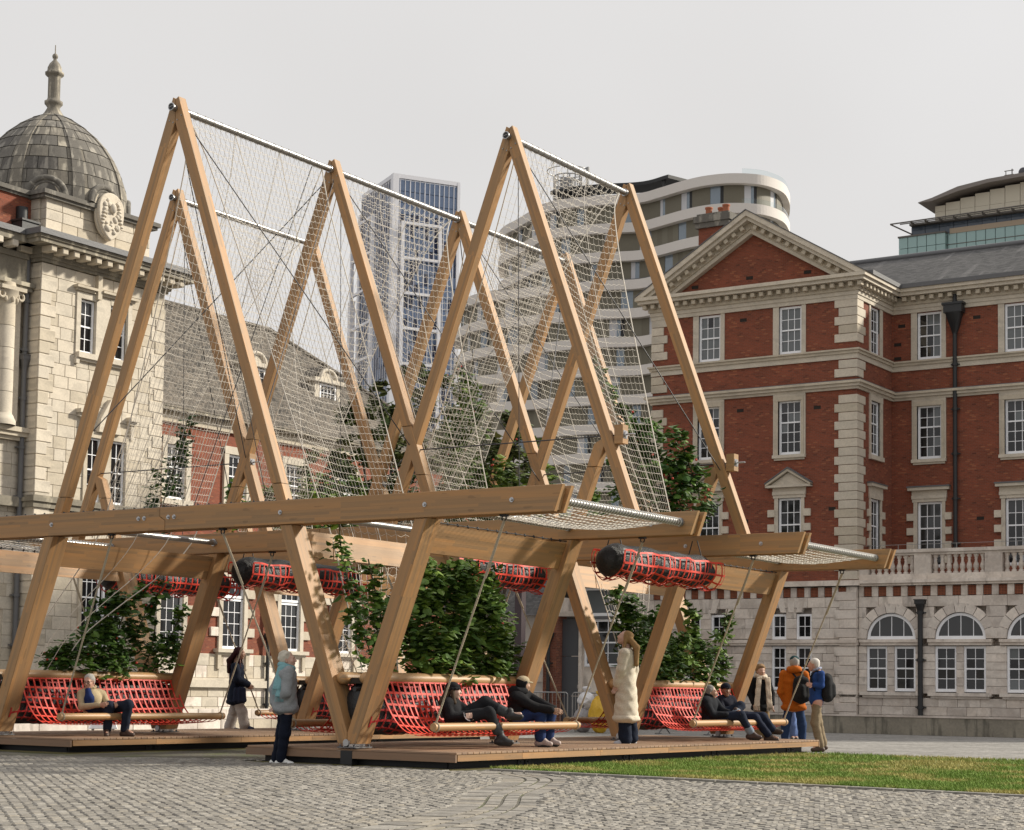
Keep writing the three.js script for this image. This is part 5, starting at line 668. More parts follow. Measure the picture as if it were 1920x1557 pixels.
// webbing: woven red strap grid
function webbing(S, nu, nv, w, th) { const P = []; const t = V3(), n = V3(), b = V3(); const strip = (fn, N, wid) => { let prev = null; for (let k = 0; k <= N; k++) { const p = fn(k / N), q = fn(Math.min(1, k / N + .01)), q0 = fn(Math.max(0, k / N - .01)); t.copy(q).sub(q0).normalize(); fn.n(k / N, n); b.copy(t).cross(n).normalize(); const c = [[1, 1], [1, -1], [-1, -1], [-1, 1]].map(([i, j]) => p.clone().addScaledVector(b, i * wid / 2).addScaledVector(n, j * th / 2)); if (prev) for (let m = 0; m < 4; m++) { const a0 = prev[m], a1 = prev[(m + 1) % 4], b0 = c[m], b1 = c[(m + 1) % 4]; P.push(a0.x, a0.y, a0.z, a1.x, a1.y, a1.z, b1.x, b1.y, b1.z, a0.x, a0.y, a0.z, b1.x, b1.y, b1.z, b0.x, b0.y, b0.z); } prev = c; } };
  const N = (u, v, out) => { const e = .01, a = S(clamp(u + e), v).sub(S(clamp(u - e), v)), c = S(u, clamp(v + e)).sub(S(u, clamp(v - e))); return out.copy(a.cross(c)).normalize(); };
  for (let i = 0; i <= nu; i++) { const fn = v => S(i / nu, v); fn.n = (v, o) => N(i / nu, v, o); strip(fn, nv * 2, w); } for (let j = 0; j <= nv; j++) { const off = th * 1.1; const fn = u => { const m = V3(); N(u, j / nv, m); return S(u, j / nv).addScaledVector(m, off); }; fn.n = (u, o) => N(u, j / nv, o); strip(fn, nu, w); }
  const g = new THREE.BufferGeometry(); g.setAttribute('position', new THREE.Float32BufferAttribute(P, 3)); g.computeVertexNormals(); return boxUV(g); }
const bez = (pts, t) => { let p = pts.map(q => q.slice()); while (p.length > 1) p = p.slice(0, -1).map((q, i) => q.map((v, k) => lerp(v, p[i + 1][k], t))); return p[0]; };
for (const i of [-1, 1]) for (const j of [0, 2]) {
  const X = i * A, z0 = PZ[j], bay = j ? 'rear' : 'front', side = i > 0 ? 'right' : 'left';
  const pl = thing('planter_bench', `long planter with rounded oak rails between the legs, ${bay} bay of the ${side} deck`, 'planter', [X, 0, z0]);
  for (const d of [-1, 1]) { const r = .088, L = 4.2; const g = new THREE.CapsuleGeometry(r, L - 2 * r, 6, 18); g.rotateX(Math.PI / 2); g.scale(1.25, 1, 1); g.translate(d * .21, 1.235, -L / 2 - .02); const p = g.attributes.position, uv = g.attributes.uv, n = g.attributes.normal; for (let k = 0; k < p.count; k++) uv.setXY(k, p.getZ(k) / 4 + d, Math.atan2(p.getY(k) - 1.235, p.getX(k) - d * .21) * .25); part('oak_rail', g, M.log, pl); }
  { const g = new THREE.CapsuleGeometry(.25, 3.3, 8, 20); g.rotateX(Math.PI / 2); g.scale(1.2, 1.5, 1); g.translate(0, .82, -2.0); const p = g.attributes.position; for (let k = 0; k < p.count; k++) { const z = p.getZ(k), a = vn(z * 4 + 50, p.getY(k) * 6 + 20, 256, 256, 3) - .5; p.setX(k, p.getX(k) + a * .06); p.setY(k, p.getY(k) + a * .05); } g.computeVertexNormals(); part('liner_bag', boxUV(g), M.bag, pl); }
  part('feed_pipe', [tube([.16, 1.08, .1], [.16, 1.08, -4.1], .032, 10), ...[-.5, -1.7, -2.9].map(z => tube([.16, 1.08, z], [.16, 1.08, z - .1], .042, 10))], M.black, pl);
  part('soil', box(-.14, .14, 1.16, 1.24, -4.0, -.15), mat({ color: rgb(.03, .022, .015), roughness: 1 }), pl);
  for (const d of [-1, 1]) {
    const lab = { '-1_0_1': 'net swing with the man in the beige jacket on it', '-1_0_-1': 'net swing on the far left side of the front planter of the left deck', '-1_2_1': 'empty net swing past the woman in the navy coat on the left deck', '-1_2_-1': 'net swing on the far side of the rear planter of the left deck', '1_0_1': 'net swing carrying the woman in the black beanie and the man in the cap', '1_0_-1': 'empty net swing behind the woman in the grey jacket', '1_2_1': 'net swing carrying the two men in dark jackets', '1_2_-1': 'empty net swing in front of the waste bags and crowd barrier' }[`${i}_${j}_${d}`];
    const sw = thing('net_swing', lab, 'swing', [X, 0, z0], 0, 'red net swings under the pavilion'); const bx = 1.27, by = .575;
    const g = new THREE.CylinderGeometry(.056, .056, 3.84, 18, 4); g.rotateX(Math.PI / 2); g.translate(d * bx, by, -2.16); const p = g.attributes.position, uv = g.attributes.uv; for (let k = 0; k < p.count; k++) uv.setXY(k, p.getZ(k) / 4 + d * .3, Math.atan2(p.getY(k) - by, p.getX(k) - d * bx) * .25); part('front_bar', g, M.log, sw);
    const cv = [[.31, 1.19], [.40, .92], [.50, .42], [.98, .36], [bx - .02, by - .03]]; const S = (u, v) => { const [x, y] = bez(cv, v); const lump = .02 * Math.sin(u * 9 + v * 5) * Math.sin(Math.PI * v); return V3(d * (x + lump), y - .05 * Math.sin(Math.PI * u) * Math.sin(Math.PI * v) + lump * .5, -lerp(lerp(.28, .32, v), lerp(3.86, 4.02, v), u)); };
    part('red_net', webbing(S, 27, 8, .034, .004), M.red, sw);
    for (const [zb, zt] of [[-.30, -.06], [-4.0, -3.86]]) { const a = [d * bx, by + .05, zb], b = [d * 2.5, 3.36, zt]; const gs = twisted(a, b, .015); const m = V3(...a).lerp(V3(...b), .72); gs.push(...twisted([m.x + .02, m.y, m.z], [b[0] + .015, b[1], b[2]], .013)); part('rope', gs, M.rope, sw); const t = new THREE.TorusGeometry(.035, .011, 6, 12); t.translate(d * 2.5, 3.385, zt); const kn = new THREE.TorusGeometry(.06, .014, 6, 14); kn.translate(d * bx, by, zb); part('shackle', [t, box(d * 2.5 - .05, d * 2.5 + .05, 3.405, 3.435, zt - .04, zt + .04)], M.black, sw); part('rope_loop', kn, M.rope, sw); }
    // red net hanging below and behind, on the planter bag
    const S2 = (u, v) => { const [x, y] = bez([[.27, 1.15], [.34, .8], [.34, .5], [.1, .46]], v); return V3(d * x, y + .03 * Math.sin(u * 20), -lerp(.12, 4.02, u)); }; part('liner_net', webbing(S2, 24, 5, .03, .004), M.red2, sw);
  }
}
// planter bags rolled in red net below the middle bay
for (const [x, l] of [[5.4, 'black planter bag wrapped in red net under the right beam ends'], [2.05, 'black planter bag in red net hanging over the back of the right deck'], [-2.1, 'black planter bag in red net behind the leg left of the grey jacketed woman'], [-5.4, 'black planter bag in red net at the left above the climbing plants']]) {
  const o = thing('planter_bag', l, 'planter bag', [x, 3.14, 0], 0, 'planter bags hanging at beam level'); const R = .275, za = -4.02, zb = -7.42, bump = (a, z) => 1 + .16 * (vn(z * 3 + 40, a * 1.5 + 20, 512, 512, 9) - .5) + .10 * Math.sin(z * 7) * Math.sin(a * 2);
  const g = new THREE.CapsuleGeometry(R, -(zb - za) - 2 * R, 8, 24, 24); g.rotateX(Math.PI / 2); g.translate(0, 0, (za + zb) / 2); const p = g.attributes.position; for (let k = 0; k < p.count; k++) { const a = Math.atan2(p.getY(k), p.getX(k)), b = bump(a, p.getZ(k)); p.setX(k, p.getX(k) * b); p.setY(k, p.getY(k) * b * .92); } g.computeVertexNormals(); part('bag', boxUV(g), M.bag, o);
  const S = (u, v) => { const a = lerp(-.35, Math.PI + .25, v) + Math.PI, z = lerp(za - .12, zb - .05, u), b = bump(a - 2 * Math.PI, z) * (R + .03) * (1 + .1 * Math.sin(u * 34)); return V3(Math.cos(a) * b, Math.sin(a) * b * .95 + (v < .08 || v > .92 ? .06 : 0), z); }; part('red_net', webbing(S, 24, 8, .033, .004), M.red, o);
  const S2 = (u, v) => { const a = lerp(-.35, 1.2, u), b = R + .04; return V3(Math.cos(a * 2) * b, Math.sin(a * 2) * b, za + .12 - .14 * v); }; part('hanger', [-.15, .15].map(q => tube([q, .15, za - .3], [q * .3, .5, za - .3], .01, 5)).concat([-.15, .15].map(q => tube([q, .15, zb + .4], [q * .3, .5, zb + .4], .01, 5))), M.black, o);
}
// ---- climbing plants
const leafGeo = (() => { const P = []; const out = [[0, 0], [.30, -.08], [.5, .18], [.42, .55], [0, 1.05]]; for (const s of [1, -1]) for (let k = 0; k < 4; k++) { const a = out[k], b = out[k + 1]; const z = (x) => Math.abs(x) * .32; const q = [[0, .35, -.02], [s * a[0], a[1], z(a[0]) - .12 * a[1] * a[1]], [s * b[0], b[1], z(b[0]) - .12 * b[1] * b[1]]]; if (s < 0) q.reverse(); P.push(...q.flat()); } const g = new THREE.BufferGeometry(); g.setAttribute('position', new THREE.Float32BufferAttribute(P, 3)); g.computeVertexNormals(); return g; })();
const leafMat = new THREE.MeshPhysicalMaterial({ color: 0xffffff, roughness: .5, side: THREE.DoubleSide, transmission: .32, thickness: 0, ior: 1.2 });
const treeMat = new THREE.MeshPhysicalMaterial({ color: 0xffffff, roughness: .8, side: THREE.DoubleSide, transmission: .2, thickness: 0, ior: 1.2 });
const _d = new THREE.Object3D(), _c = new THREE.Color();
// blobs: [x,y,z, rx,ry,rz, count]
function foliage(parent, blobs, size, pal, m = leafMat, nm = 'foliage') {
  const N = blobs.reduce((a, b) => a + b[6], 0), im = new THREE.InstancedMesh(leafGeo, m, N); im.name = nm; im.userData.kind = 'stuff'; im.castShadow = im.receiveShadow = true; let k = 0;
  for (const [x, y, z, rx, ry, rz, n] of blobs) { const nc = Math.max(3, Math.round(n / 22)), cl = [...Array(nc)].map(() => { const u = rr(-1, 1), t = rr(0, 6.283), q = Math.cbrt(rr(.15, 1)); const s = Math.sqrt(1 - u * u); return [x + rx * q * s * Math.cos(t), y + ry * q * u, z + rz * q * s * Math.sin(t), rr(.75, 1.3), rnd()]; });
    for (let i = 0; i < n; i++) { const c = cl[Math.floor(rnd() * nc)], g = () => (rnd() + rnd() + rnd() - 1.5) * .55; const w = Math.min(rx, rz, .3) * .9 + .04; const px = c[0] + g() * w, py = c[1] + g() * w * 1.1, pz = c[2] + g() * w; const ang = Math.atan2(px - x + rr(-.3, .3) * rx + .2, pz - z + rr(-.3, .3) * rz + .2); _d.position.set(px, py, pz); _d.rotation.set(rr(1.2, 2.6), ang + rr(-.9, .9), rr(-.6, .6), 'YXZ'); const s = size * rr(.55, 1.25) * c[3]; _d.scale.set(s, s, s); _d.updateMatrix(); im.setMatrixAt(k, _d.matrix); const t = rnd() * .6 + c[4] * .4, e = rr(.75, 1.25); const [a, b] = pal; _c.setRGB(lerp(a[0], b[0], t * t) * e, lerp(a[1], b[1], t * t) * e, lerp(a[2], b[2], t * t) * e); im.setColorAt(k++, _c); } }
  parent.add(im); return im;
}
const PAL = [[.035, .085, .018], [.16, .27, .04]], PALL = [[.07, .15, .028], [.28, .38, .06]];
function climber(name, label, strands, o = {}) {     // strand: list of [x,y,z,r], n
  const t = thing(name, label, 'climbing plant', [0, 0, 0], 0); const bl = [], st = [];
  for (const { p, n } of strands) { const c = new THREE.CatmullRomCurve3(p.map(q => V3(q[0], q[1], q[2]))); st.push(new THREE.TubeGeometry(c, 24, .012, 5)); const K = Math.max(4, Math.round(c.getLength() / .16)); for (let k = 0; k < K; k++) { const u = (k + .5) / K, v = c.getPoint(u), f = u * (p.length - 1), a = Math.min(p.length - 2, Math.floor(f)), r = lerp(p[a][3], p[a + 1][3], f - a) * rr(.75, 1.2); bl.push([v.x, v.y, v.z, r, Math.max(.12, r * .8), r, Math.max(4, Math.round(n / K * clamp(r * 3.4, .35, 1.6)))]); } }
  foliage(t, bl, o.size || .115, o.pal || PAL); part('stem', st, mat({ color: rgb(.07, .06, .03), roughness: .9 }), t);
  if (o.flowers) { const fg = []; for (let i = 0; i < o.flowers; i++) { const b = bl[Math.floor(rnd() * bl.length)]; for (let k = 0; k < 4; k++) { const s = new THREE.SphereGeometry(.022, 6, 5); s.translate(b[0] + rr(-1, 1) * (b[3] + .05) + rr(-.03, .03), b[1] + rr(-.1, .1) + k * .02, b[2] + rr(-.5, 1) * (b[5] + .05) + rr(-.03, .03)); fg.push(s); } } part('flowers', fg, mat({ color: rgb(.45, .05, .03), roughness: .7 }), t, 'stuff'); }
  return t;
}
const str = (n, ...p) => ({ n, p });
climber('bean_plant', 'dark green climbing plant above the man in the beige jacket', [str(900, [-3.6, 1.35, -1.5, .32], [-3.5, 1.7, -1.9, .34], [-3.4, 2.2, -2.1, .26], [-3.3, 2.75, -2.4, .13]), str(700, [-3.6, 1.35, -2.3, .32], [-3.5, 1.8, -2.5, .3], [-3.4, 2.3, -2.6, .22], [-3.2, 2.85, -2.9, .1]), str(420, [-3.6, 1.35, -2.9, .26], [-3.5, 1.9, -3.0, .2], [-3.4, 2.4, -3.15, .16], [-3.2, 2.9, -3.4, .08]), str(260, [-3.6, 1.35, -1.1, .22], [-3.6, 1.55, -1.3, .2], [-3.55, 1.75, -1.6, .15])], { flowers: 9 });
climber('bean_plant', 'smaller dark climbing plant beside the left leg at the end of the rail', [str(420, [-3.6, 1.35, -3.55, .26], [-3.5, 1.7, -3.75, .24], [-3.4, 2.1, -3.85, .2], [-3.35, 2.6, -4.1, .12]), str(160, [-3.6, 1.35, -3.3, .16], [-3.5, 1.75, -3.4, .1], [-3.45, 2.3, -3.45, .07])], {});
climber('bean_plant', 'thin climbing plant inside the front V of the right deck', [str(480, [3.55, 1.35, -.75, .2], [3.4, 1.9, -.6, .24], [3.2, 2.5, -.55, .2], [2.95, 3.1, -.62, .14], [2.75, 3.7, -.8, .06]), str(460, [3.55, 1.35, -1.05, .22], [3.4, 1.9, -1.1, .24], [3.2, 2.45, -1.15, .2], [3.0, 3.0, -1.2, .1])], { pal: [[.05, .11, .022], [.20, .32, .05]] });
climber('hop_plant', 'broad leafy climbing plant above the seated pair on the front swing', [str(1100, [3.65, 1.35, -1.7, .36], [3.55, 1.8, -1.9, .42], [3.4, 2.4, -2.1, .36], [3.2, 2.95, -2.3, .22]), str(1300, [3.65, 1.35, -2.5, .42], [3.55, 1.9, -2.6, .46], [3.45, 2.5, -2.8, .4], [3.3, 3.05, -3.1, .24]), str(1100, [3.65, 1.35, -3.3, .4], [3.6, 1.9, -3.4, .42], [3.5, 2.4, -3.6, .34], [3.45, 2.95, -3.9, .16]), str(330, [3.65, 1.35, -3.9, .2], [3.6, 1.8, -4.0, .2], [3.55, 2.3, -4.15, .12])], { pal: [[.055, .12, .024], [.27, .39, .065]], size: .125, flowers: 2 });
climber('bean_plant', 'dark climbing plant behind the woman in the cream coat', [str(800, [3.65, 1.35, -8.5, .34], [3.6, 1.9, -8.4, .38], [3.5, 2.4, -8.2, .32], [3.4, 2.9, -7.9, .16]), str(600, [3.65, 1.35, -9.1, .34], [3.6, 1.9, -9.0, .34], [3.5, 2.5, -8.9, .22])], {});
climber('bean_plant', 'climbing plant between the legs above the two men in dark jackets', [str(800, [3.65, 1.35, -9.6, .34], [3.6, 1.7, -9.7, .34], [3.5, 2.1, -9.9, .2]), str(800, [3.65, 1.35, -10.4, .36], [3.6, 1.7, -10.6, .34], [3.5, 2.2, -10.8, .22], [3.4, 2.8, -10.6, .08]), str(500, [3.65, 1.35, -11.2, .28], [3.6, 1.8, -11.5, .22], [3.5, 2.3, -11.9, .14], [3.45, 2.75, -12.2, .1])], { pal: [[.05, .11, .022], [.22, .33, .055]] });
climber('bean_plant', 'bushy climbing plant above the beams in front of the brick corner', [str(1200, [5.4, 4.1, -6.6, .36], [5.2, 4.7, -6.5, .5], [4.9, 5.2, -6.5, .42], [4.5, 5.6, -6.4, .2], [4.1, 6.1, -6.3, .12], [3.8, 6.7, -6.3, .06]), str(900, [5.0, 4.0, -6.3, .4], [4.8, 4.5, -6.2, .5], [4.6, 5.0, -6.4, .4], [4.5, 5.4, -6.4, .2]), str(340, [5.6, 4.0, -7.0, .2], [5.5, 4.5, -6.9, .24], [5.4, 4.9, -6.8, .2], [5.3, 5.4, -6.6, .1])], { flowers: 7 });
climber('bean_plant', 'narrow climbing plant on the net beside the stone tower edge', [str(640, [-5.0, 3.8, -4.9, .30], [-4.95, 4.6, -5.1, .30], [-4.9, 5.5, -5.4, .2], [-4.85, 6.3, -5.6, .07])], { pal: [[.03, .07, .018], [.10, .17, .03]] });
climber('bean_plant', 'low climbing plants at the foot of the left crossing of legs', [str(360, [-3.3, 3.9, -5.0, .22], [-3.2, 4.4, -5.1, .22], [-3.1, 4.9, -5.2, .12]), str(380, [-2.4, 3.9, -5.3, .24], [-2.3, 4.4, -5.3, .26], [-2.2, 4.8, -5.2, .12]), str(300, [-1.5, 3.9, -5.8, .22], [-1.4, 4.4, -5.8, .2], [-1.5, 4.9, -5.8, .1])], { pal: PALL });
climber('hop_plant', 'tall hop growth climbing the nets behind the centre crossing', [str(1100, [.6, 3.9, -8.8, .4], [.3, 4.7, -8.8, .5], [-.2, 5.6, -8.9, .5], [-.7, 6.5, -9, .4], [-1.0, 7.4, -9.1, .14]), str(900, [-.6, 3.9, -9.2, .45], [-.7, 4.8, -9.2, .5], [-1.0, 5.6, -9.2, .42], [-1.3, 6.4, -9.2, .16]), str(700, [1.4, 3.9, -9, .36], [1.2, 4.5, -9, .4], [.9, 5.2, -9, .34], [.7, 5.9, -9, .14])], { pal: [[.06, .12, .024], [.27, .35, .07]], size: .12, flowers: 5 });
climber('hop_plant', 'hop growth above the beam left of the far crossing', [str(600, [-3.6, 3.9, -9, .4], [-3.5, 4.6, -9, .4], [-3.4, 5.4, -9, .2]), str(600, [-4.6, 3.9, -9.2, .4], [-4.6, 4.8, -9.2, .36], [-4.7, 5.5, -9.2, .2]), str(400, [2.6, 3.8, -8.6, .3], [2.5, 4.3, -8.6, .3], [2.4, 4.8, -8.6, .16])], { pal: PALL });
// ---- trees beyond
function tree(label, x, z, h, crown, pal, n) { const t = thing('broadleaf_tree', label, 'tree', [x, 0, z]); const tr = [tube([0, 0, 0], [.1, h * .45, .05], .2, 10, .13)]; const bl = crown.map(([cx, cy, cz, r, ry]) => { tr.push(tube([.08, h * .35, .04], [cx * .8, cy - ry * .2, cz * .8], .09, 7, .02)); return [cx, cy, cz, r, ry, r, Math.round(n * r * r * ry)]; }); part('trunk', tr, mat({ color: rgb(.07, .055, .04), roughness: .95, bumpMap: T.fine, bumpScale: .02 }), t); foliage(t, bl, .23, pal, treeMat, 'crown'); return t; }
const PT = [[.05, .08, .02], [.20, .19, .06]];
tree('bushy green tree standing behind the middle of the pavilion left of the tower', -14.2, -24, 10, [[-.6, 6.4, 0, 1.8, 2.0], [1.0, 6.2, .3, 1.8, 1.9], [-.5, 8.6, 0, 1.3, 1.5], [1.4, 8.6, .2, 1.3, 1.6], [.7, 10.1, 0, .8, 1.0], [-1.1, 9.9, .1, .7, .9], [2.1, 10.2, 0, .7, 1.1], [2.9, 7.2, .4, 1.3, 1.6], [.4, 4.3, .5, 2.0, 1.2], [-2.2, 7.2, 0, 1.2, 1.5], [3.6, 8.4, .2, .7, 1.2]], PT, 210);
tree('rounder green tree standing right of it before the curved apartment block', -10.3, -24.5, 8, [[0, 7.0, 0, 1.4, 1.7], [-.9, 8.4, .2, .9, 1.2], [.8, 8.2, 0, .9, 1.1], [-.2, 5.2, 0, 1.6, 1.2], [1.2, 6.0, .2, 1.0, 1.2], [-.3, 9.5, 0, .6, .9]], PT, 210);
// ---------------------------------------------------------------- people
// field of tapered capsules joined by a smooth minimum, meshed with surface nets
function fieldMesh(prims, cell, k, wob = 0) {
  let lo = [1e9, 1e9, 1e9], hi = [-1e9, -1e9, -1e9]; for (const p of prims) for (let a = 0; a < 3; a++) { const R = Math.max(p.r0, p.r1) * (p.s ? Math.max(...p.s) : 1) + k + cell * 2; lo[a] = Math.min(lo[a], p.a[a] - R, p.b[a] - R); hi[a] = Math.max(hi[a], p.a[a] + R, p.b[a] + R); }
  const n = lo.map((v, a) => Math.ceil((hi[a] - v) / cell) + 2), F = new Float32Array(n[0] * n[1] * n[2]).fill(.3), id = (x, y, z) => x + n[0] * (y + n[1] * z);
  for (const p of prims) { const R = Math.max(p.r0, p.r1) * (p.s ? Math.max(...p.s) : 1) + k + cell * 2; const b0 = lo.map((v, a) => Math.max(0, Math.floor((Math.min(p.a[a], p.b[a]) - R - v) / cell))), b1 = lo.map((v, a) => Math.min(n[a] - 1, Math.ceil((Math.max(p.a[a], p.b[a]) + R - v) / cell)));
    const d = [0, 1, 2].map(a => p.b[a] - p.a[a]), dd = d[0] * d[0] + d[1] * d[1] + d[2] * d[2] || 1e-9, s = p.s; const kk = p.k || k;
    for (let z = b0[2]; z <= b1[2]; z++) for (let y = b0[1]; y <= b1[1]; y++) for (let x = b0[0]; x <= b1[0]; x++) {
      let qx = lo[0] + x * cell - p.a[0], qy = lo[1] + y * cell - p.a[1], qz = lo[2] + z * cell - p.a[2]; let t = (qx * d[0] + qy * d[1] + qz * d[2]) / dd; t = t < 0 ? 0 : t > 1 ? 1 : t; qx -= t * d[0]; qy -= t * d[1]; qz -= t * d[2]; let v;
      if (p.e) { const u = (qx * p.e[0] + qz * p.e[2]) / p.w, w = (qx * p.e[2] - qz * p.e[0]) / p.h, h = qy / p.v; const L = Math.sqrt(u * u + w * w + h * h); v = (L - 1) * Math.min(p.w, p.h, p.v); if (L > 1.6) v = (L - 1) * Math.min(p.w, p.h); }
      else v = Math.sqrt(qx * qx + qy * qy + qz * qz) - (p.r0 + (p.r1 - p.r0) * t);
      const i = id(x, y, z), f = F[i]; if (p.sub) { const m = -v; F[i] = Math.max(f, m); } else { const h = Math.max(kk - Math.abs(f - v), 0) / kk; F[i] = Math.min(f, v) - h * h * kk * .25; } } }
  if (wob) for (let z = 0; z < n[2]; z++) for (let y = 0; y < n[1]; y++) for (let x = 0; x < n[0]; x++) { const X = lo[0] + x * cell, Y = lo[1] + y * cell, Z = lo[2] + z * cell; F[id(x, y, z)] += wob * (Math.sin(X * 23 + Y * 31 + Math.sin(Z * 19) * 1.5) * .5 + Math.sin(Y * 47 + Z * 29 + X * 13) * .5); }
  const P = [], N = [], I = [], vi = new Int32Array(n[0] * n[1] * n[2]).fill(-1); const C = [[0, 0, 0], [1, 0, 0], [0, 1, 0], [1, 1, 0], [0, 0, 1], [1, 0, 1], [0, 1, 1], [1, 1, 1]], E = [[0, 1], [0, 2], [0, 4], [1, 3], [1, 5], [2, 3], [2, 6], [3, 7], [4, 5], [4, 6], [5, 7], [6, 7]];
  for (let z = 0; z < n[2] - 1; z++) for (let y = 0; y < n[1] - 1; y++) for (let x = 0; x < n[0] - 1; x++) { const v = C.map(c => F[id(x + c[0], y + c[1], z + c[2])]); let m = 0; for (let i = 0; i < 8; i++) if (v[i] < 0) m |= 1 << i; if (m === 0 || m === 255) continue; let sx = 0, sy = 0, sz = 0, c = 0; for (const [a, b] of E) if ((v[a] < 0) !== (v[b] < 0)) { const t = v[a] / (v[a] - v[b]); sx += lerp(C[a][0], C[b][0], t); sy += lerp(C[a][1], C[b][1], t); sz += lerp(C[a][2], C[b][2], t); c++; } vi[id(x, y, z)] = P.length / 3; P.push(lo[0] + (x + sx / c) * cell, lo[1] + (y + sy / c) * cell, lo[2] + (z + sz / c) * cell); }
  for (let z = 1; z < n[2] - 1; z++) for (let y = 1; y < n[1] - 1; y++) for (let x = 1; x < n[0] - 1; x++) { const f = F[id(x, y, z)]; const q = (g, a, b, c, d) => { if ((f < 0) === (g < 0)) return; const w = [a, b, c, d].map(e => vi[e]); if (w.some(e => e < 0)) return; if (f < 0) I.push(w[0], w[1], w[2], w[0], w[2], w[3]); else I.push(w[0], w[2], w[1], w[0], w[3], w[2]); };
    q(F[id(x + 1, y, z)], id(x, y - 1, z - 1), id(x, y, z - 1), id(x, y, z), id(x, y - 1, z)); q(F[id(x, y + 1, z)], id(x - 1, y, z - 1), id(x - 1, y, z), id(x, y, z), id(x, y, z - 1)); q(F[id(x, y, z + 1)], id(x - 1, y - 1, z), id(x, y - 1, z), id(x, y, z), id(x - 1, y, z)); }
  const g = new THREE.BufferGeometry(); g.setAttribute('position', new THREE.Float32BufferAttribute(P, 3)); g.setIndex(I); g.computeVertexNormals(); return boxUV(g, .5);
}
const cap = (a, b, r0, r1 = r0, k) => ({ a, b, r0, r1, k }); const va = (a, b, t) => a.map((v, i) => lerp(v, b[i], t)); const ad = (a, b, s = 1) => a.map((v, i) => v + b[i] * s); const sub = (a, b) => a.map((v, i) => v - b[i]); const len = a => Math.hypot(...a); const nm = a => { const l = len(a) || 1; return a.map(v => v / l); }; const crs = (a, b) => [a[1] * b[2] - a[2] * b[1], a[2] * b[0] - a[0] * b[2], a[0] * b[1] - a[1] * b[0]];
const ell = (c, e, w, h, v, k) => ({ a: c, b: c, r0: Math.max(w, h, v), r1: Math.max(w, h, v), e, w, h, v, k });   // e: horizontal facing; w along it, h across, v up
